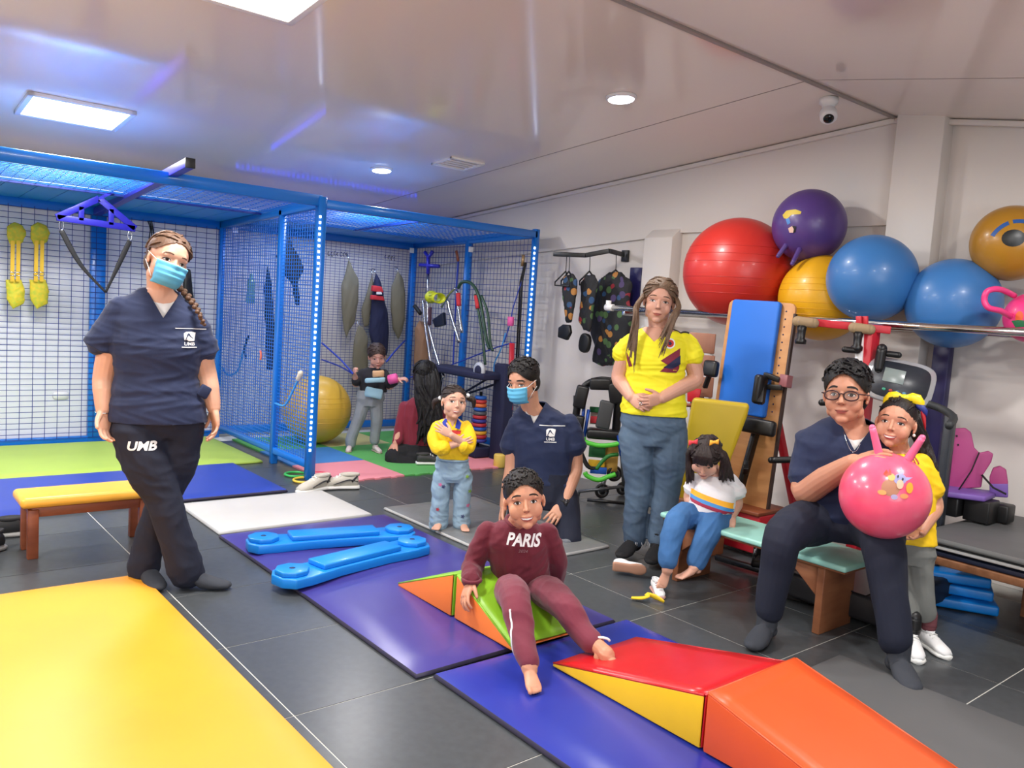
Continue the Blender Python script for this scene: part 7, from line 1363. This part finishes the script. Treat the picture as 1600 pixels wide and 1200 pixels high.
# things on the far side of the partition
hung('chest_harness', 'black harness with buckles hanging behind the partition near its middle', 'harness', [(450, 362), (458, 385), (468, 400), (476, 420), (466, 440), (470, 478), (462, 480), (456, 445), (444, 430), (430, 400), (440, 378)], M_strap, Y=6.35, th=.06, hook=False, seed=8, vox=.008)
hung('leg_harness', 'long black harness hanging low behind the partition', 'harness', [(418, 410), (424, 440), (428, 500), (436, 545), (432, 580), (416, 580), (414, 520), (412, 450)], M_strap, Y=6.5, th=.06, hook=False, seed=9, vox=.008)
b = MB(); q = onX(392, 452, 2.72); b.loft([(q+Vector((0, 0, z)), Vector((r_, 0, 0)), Vector((0, r_, 0))) for z, r_ in ((-.12, .03), (-.11, .04), (-.03, .035), (.0, .028), (.03, .036), (.08, .026), (.10, .014), (.13, .014))], 14); tag(b.build('plastic_bottle', mat('clear_green_plastic', (150, 200, 190), .15, trans=.6)), 'clear greenish bottle hanging behind the partition', 'bottle')
cord('black hook-shaped handle low on the partition', [onX(388, 525, 2.66), onX(382, 545, 2.66), onX(384, 560, 2.66)], .01, M_strap)
xb, _ = xball('yellow exercise ball on the floor behind the partition', (3.28, 6.62, .315), .30, ballm('mustard_rubber', (214, 172, 60), .4), name='exercise_ball')
# left bay back panel: two yellow-green vests, black straps, black brace
M_yg = mat('yellow_green_print', (190, 200, 60), .7, var=.5, vscale=40, col2=(236, 206, 50), bump=.1, bscale=90); M_ys = mat('yellow_strap', (230, 186, 40), .6)
def float_vest(lab, x0):
    r = thing('float_vest', lab, 'vest', onY(x0+17, 350, 7.17), None); Y = 7.16
    for nm, ol in (('upper_pad', [(x0+2, 353), (x0+14, 346), (x0+28, 352), (x0+34, 364), (x0+28, 380), (x0+8, 384), (x0+2, 372)]), ('lower_pad', [(x0, 436), (x0+26, 436), (x0+32, 455), (x0+30, 475), (x0+12, 484), (x0+2, 468)])):
        b = MB(); cushion_form(b, ol, Y, .07); me = remesh(b, .008, 2); fold(me, .004, 30, int(x0)); obj(nm, me, M_yg, r)
    for dx in (12, 21): b = MB(); b.bar(onY(x0+dx, 376, Y-.05), onY(x0+dx-1, 440, Y-.045), .026, .006, (0, 1, 0)); b.build('strap', M_ys, r)
    for dx in (12, 21): b = MB(); q = onY(x0+dx-1, 428, Y-.05); b.tube([q+Vector((.018*math.cos(a), 0, .013*math.sin(a))) for a in np.linspace(0, 6.283, 13)], .0035, 5, caps=False); b.build('buckle', M_steel, r)
float_vest('yellow-green printed float vest nearest the left picture edge', 8); float_vest('yellow-green printed float vest, right one of the two', 45)
r = thing('black_straps', 'bundle of thin black straps hooked on the mesh behind the masked woman', 'straps', onY(236, 345, 7.16))
for k_ in range(3): b = MB(); b.tube(smoothpath([onY(231+k_*3, 345, 7.17), onY(235+k_*2, 358, 7.15), onY(233+k_*4, 375, 7.16), onY(234+k_*3, 400, 7.16)], 4), .005, 5); b.build('strap', M_strap, r)
hung('knee_brace', 'black brace with chrome studs behind the braid of the masked woman', 'brace', [(288, 418), (298, 420), (301, 450), (304, 480), (300, 498), (290, 490), (284, 460), (286, 430)], M_black, Y=7.15, hook=False, th=.05, seed=3, vox=.007)
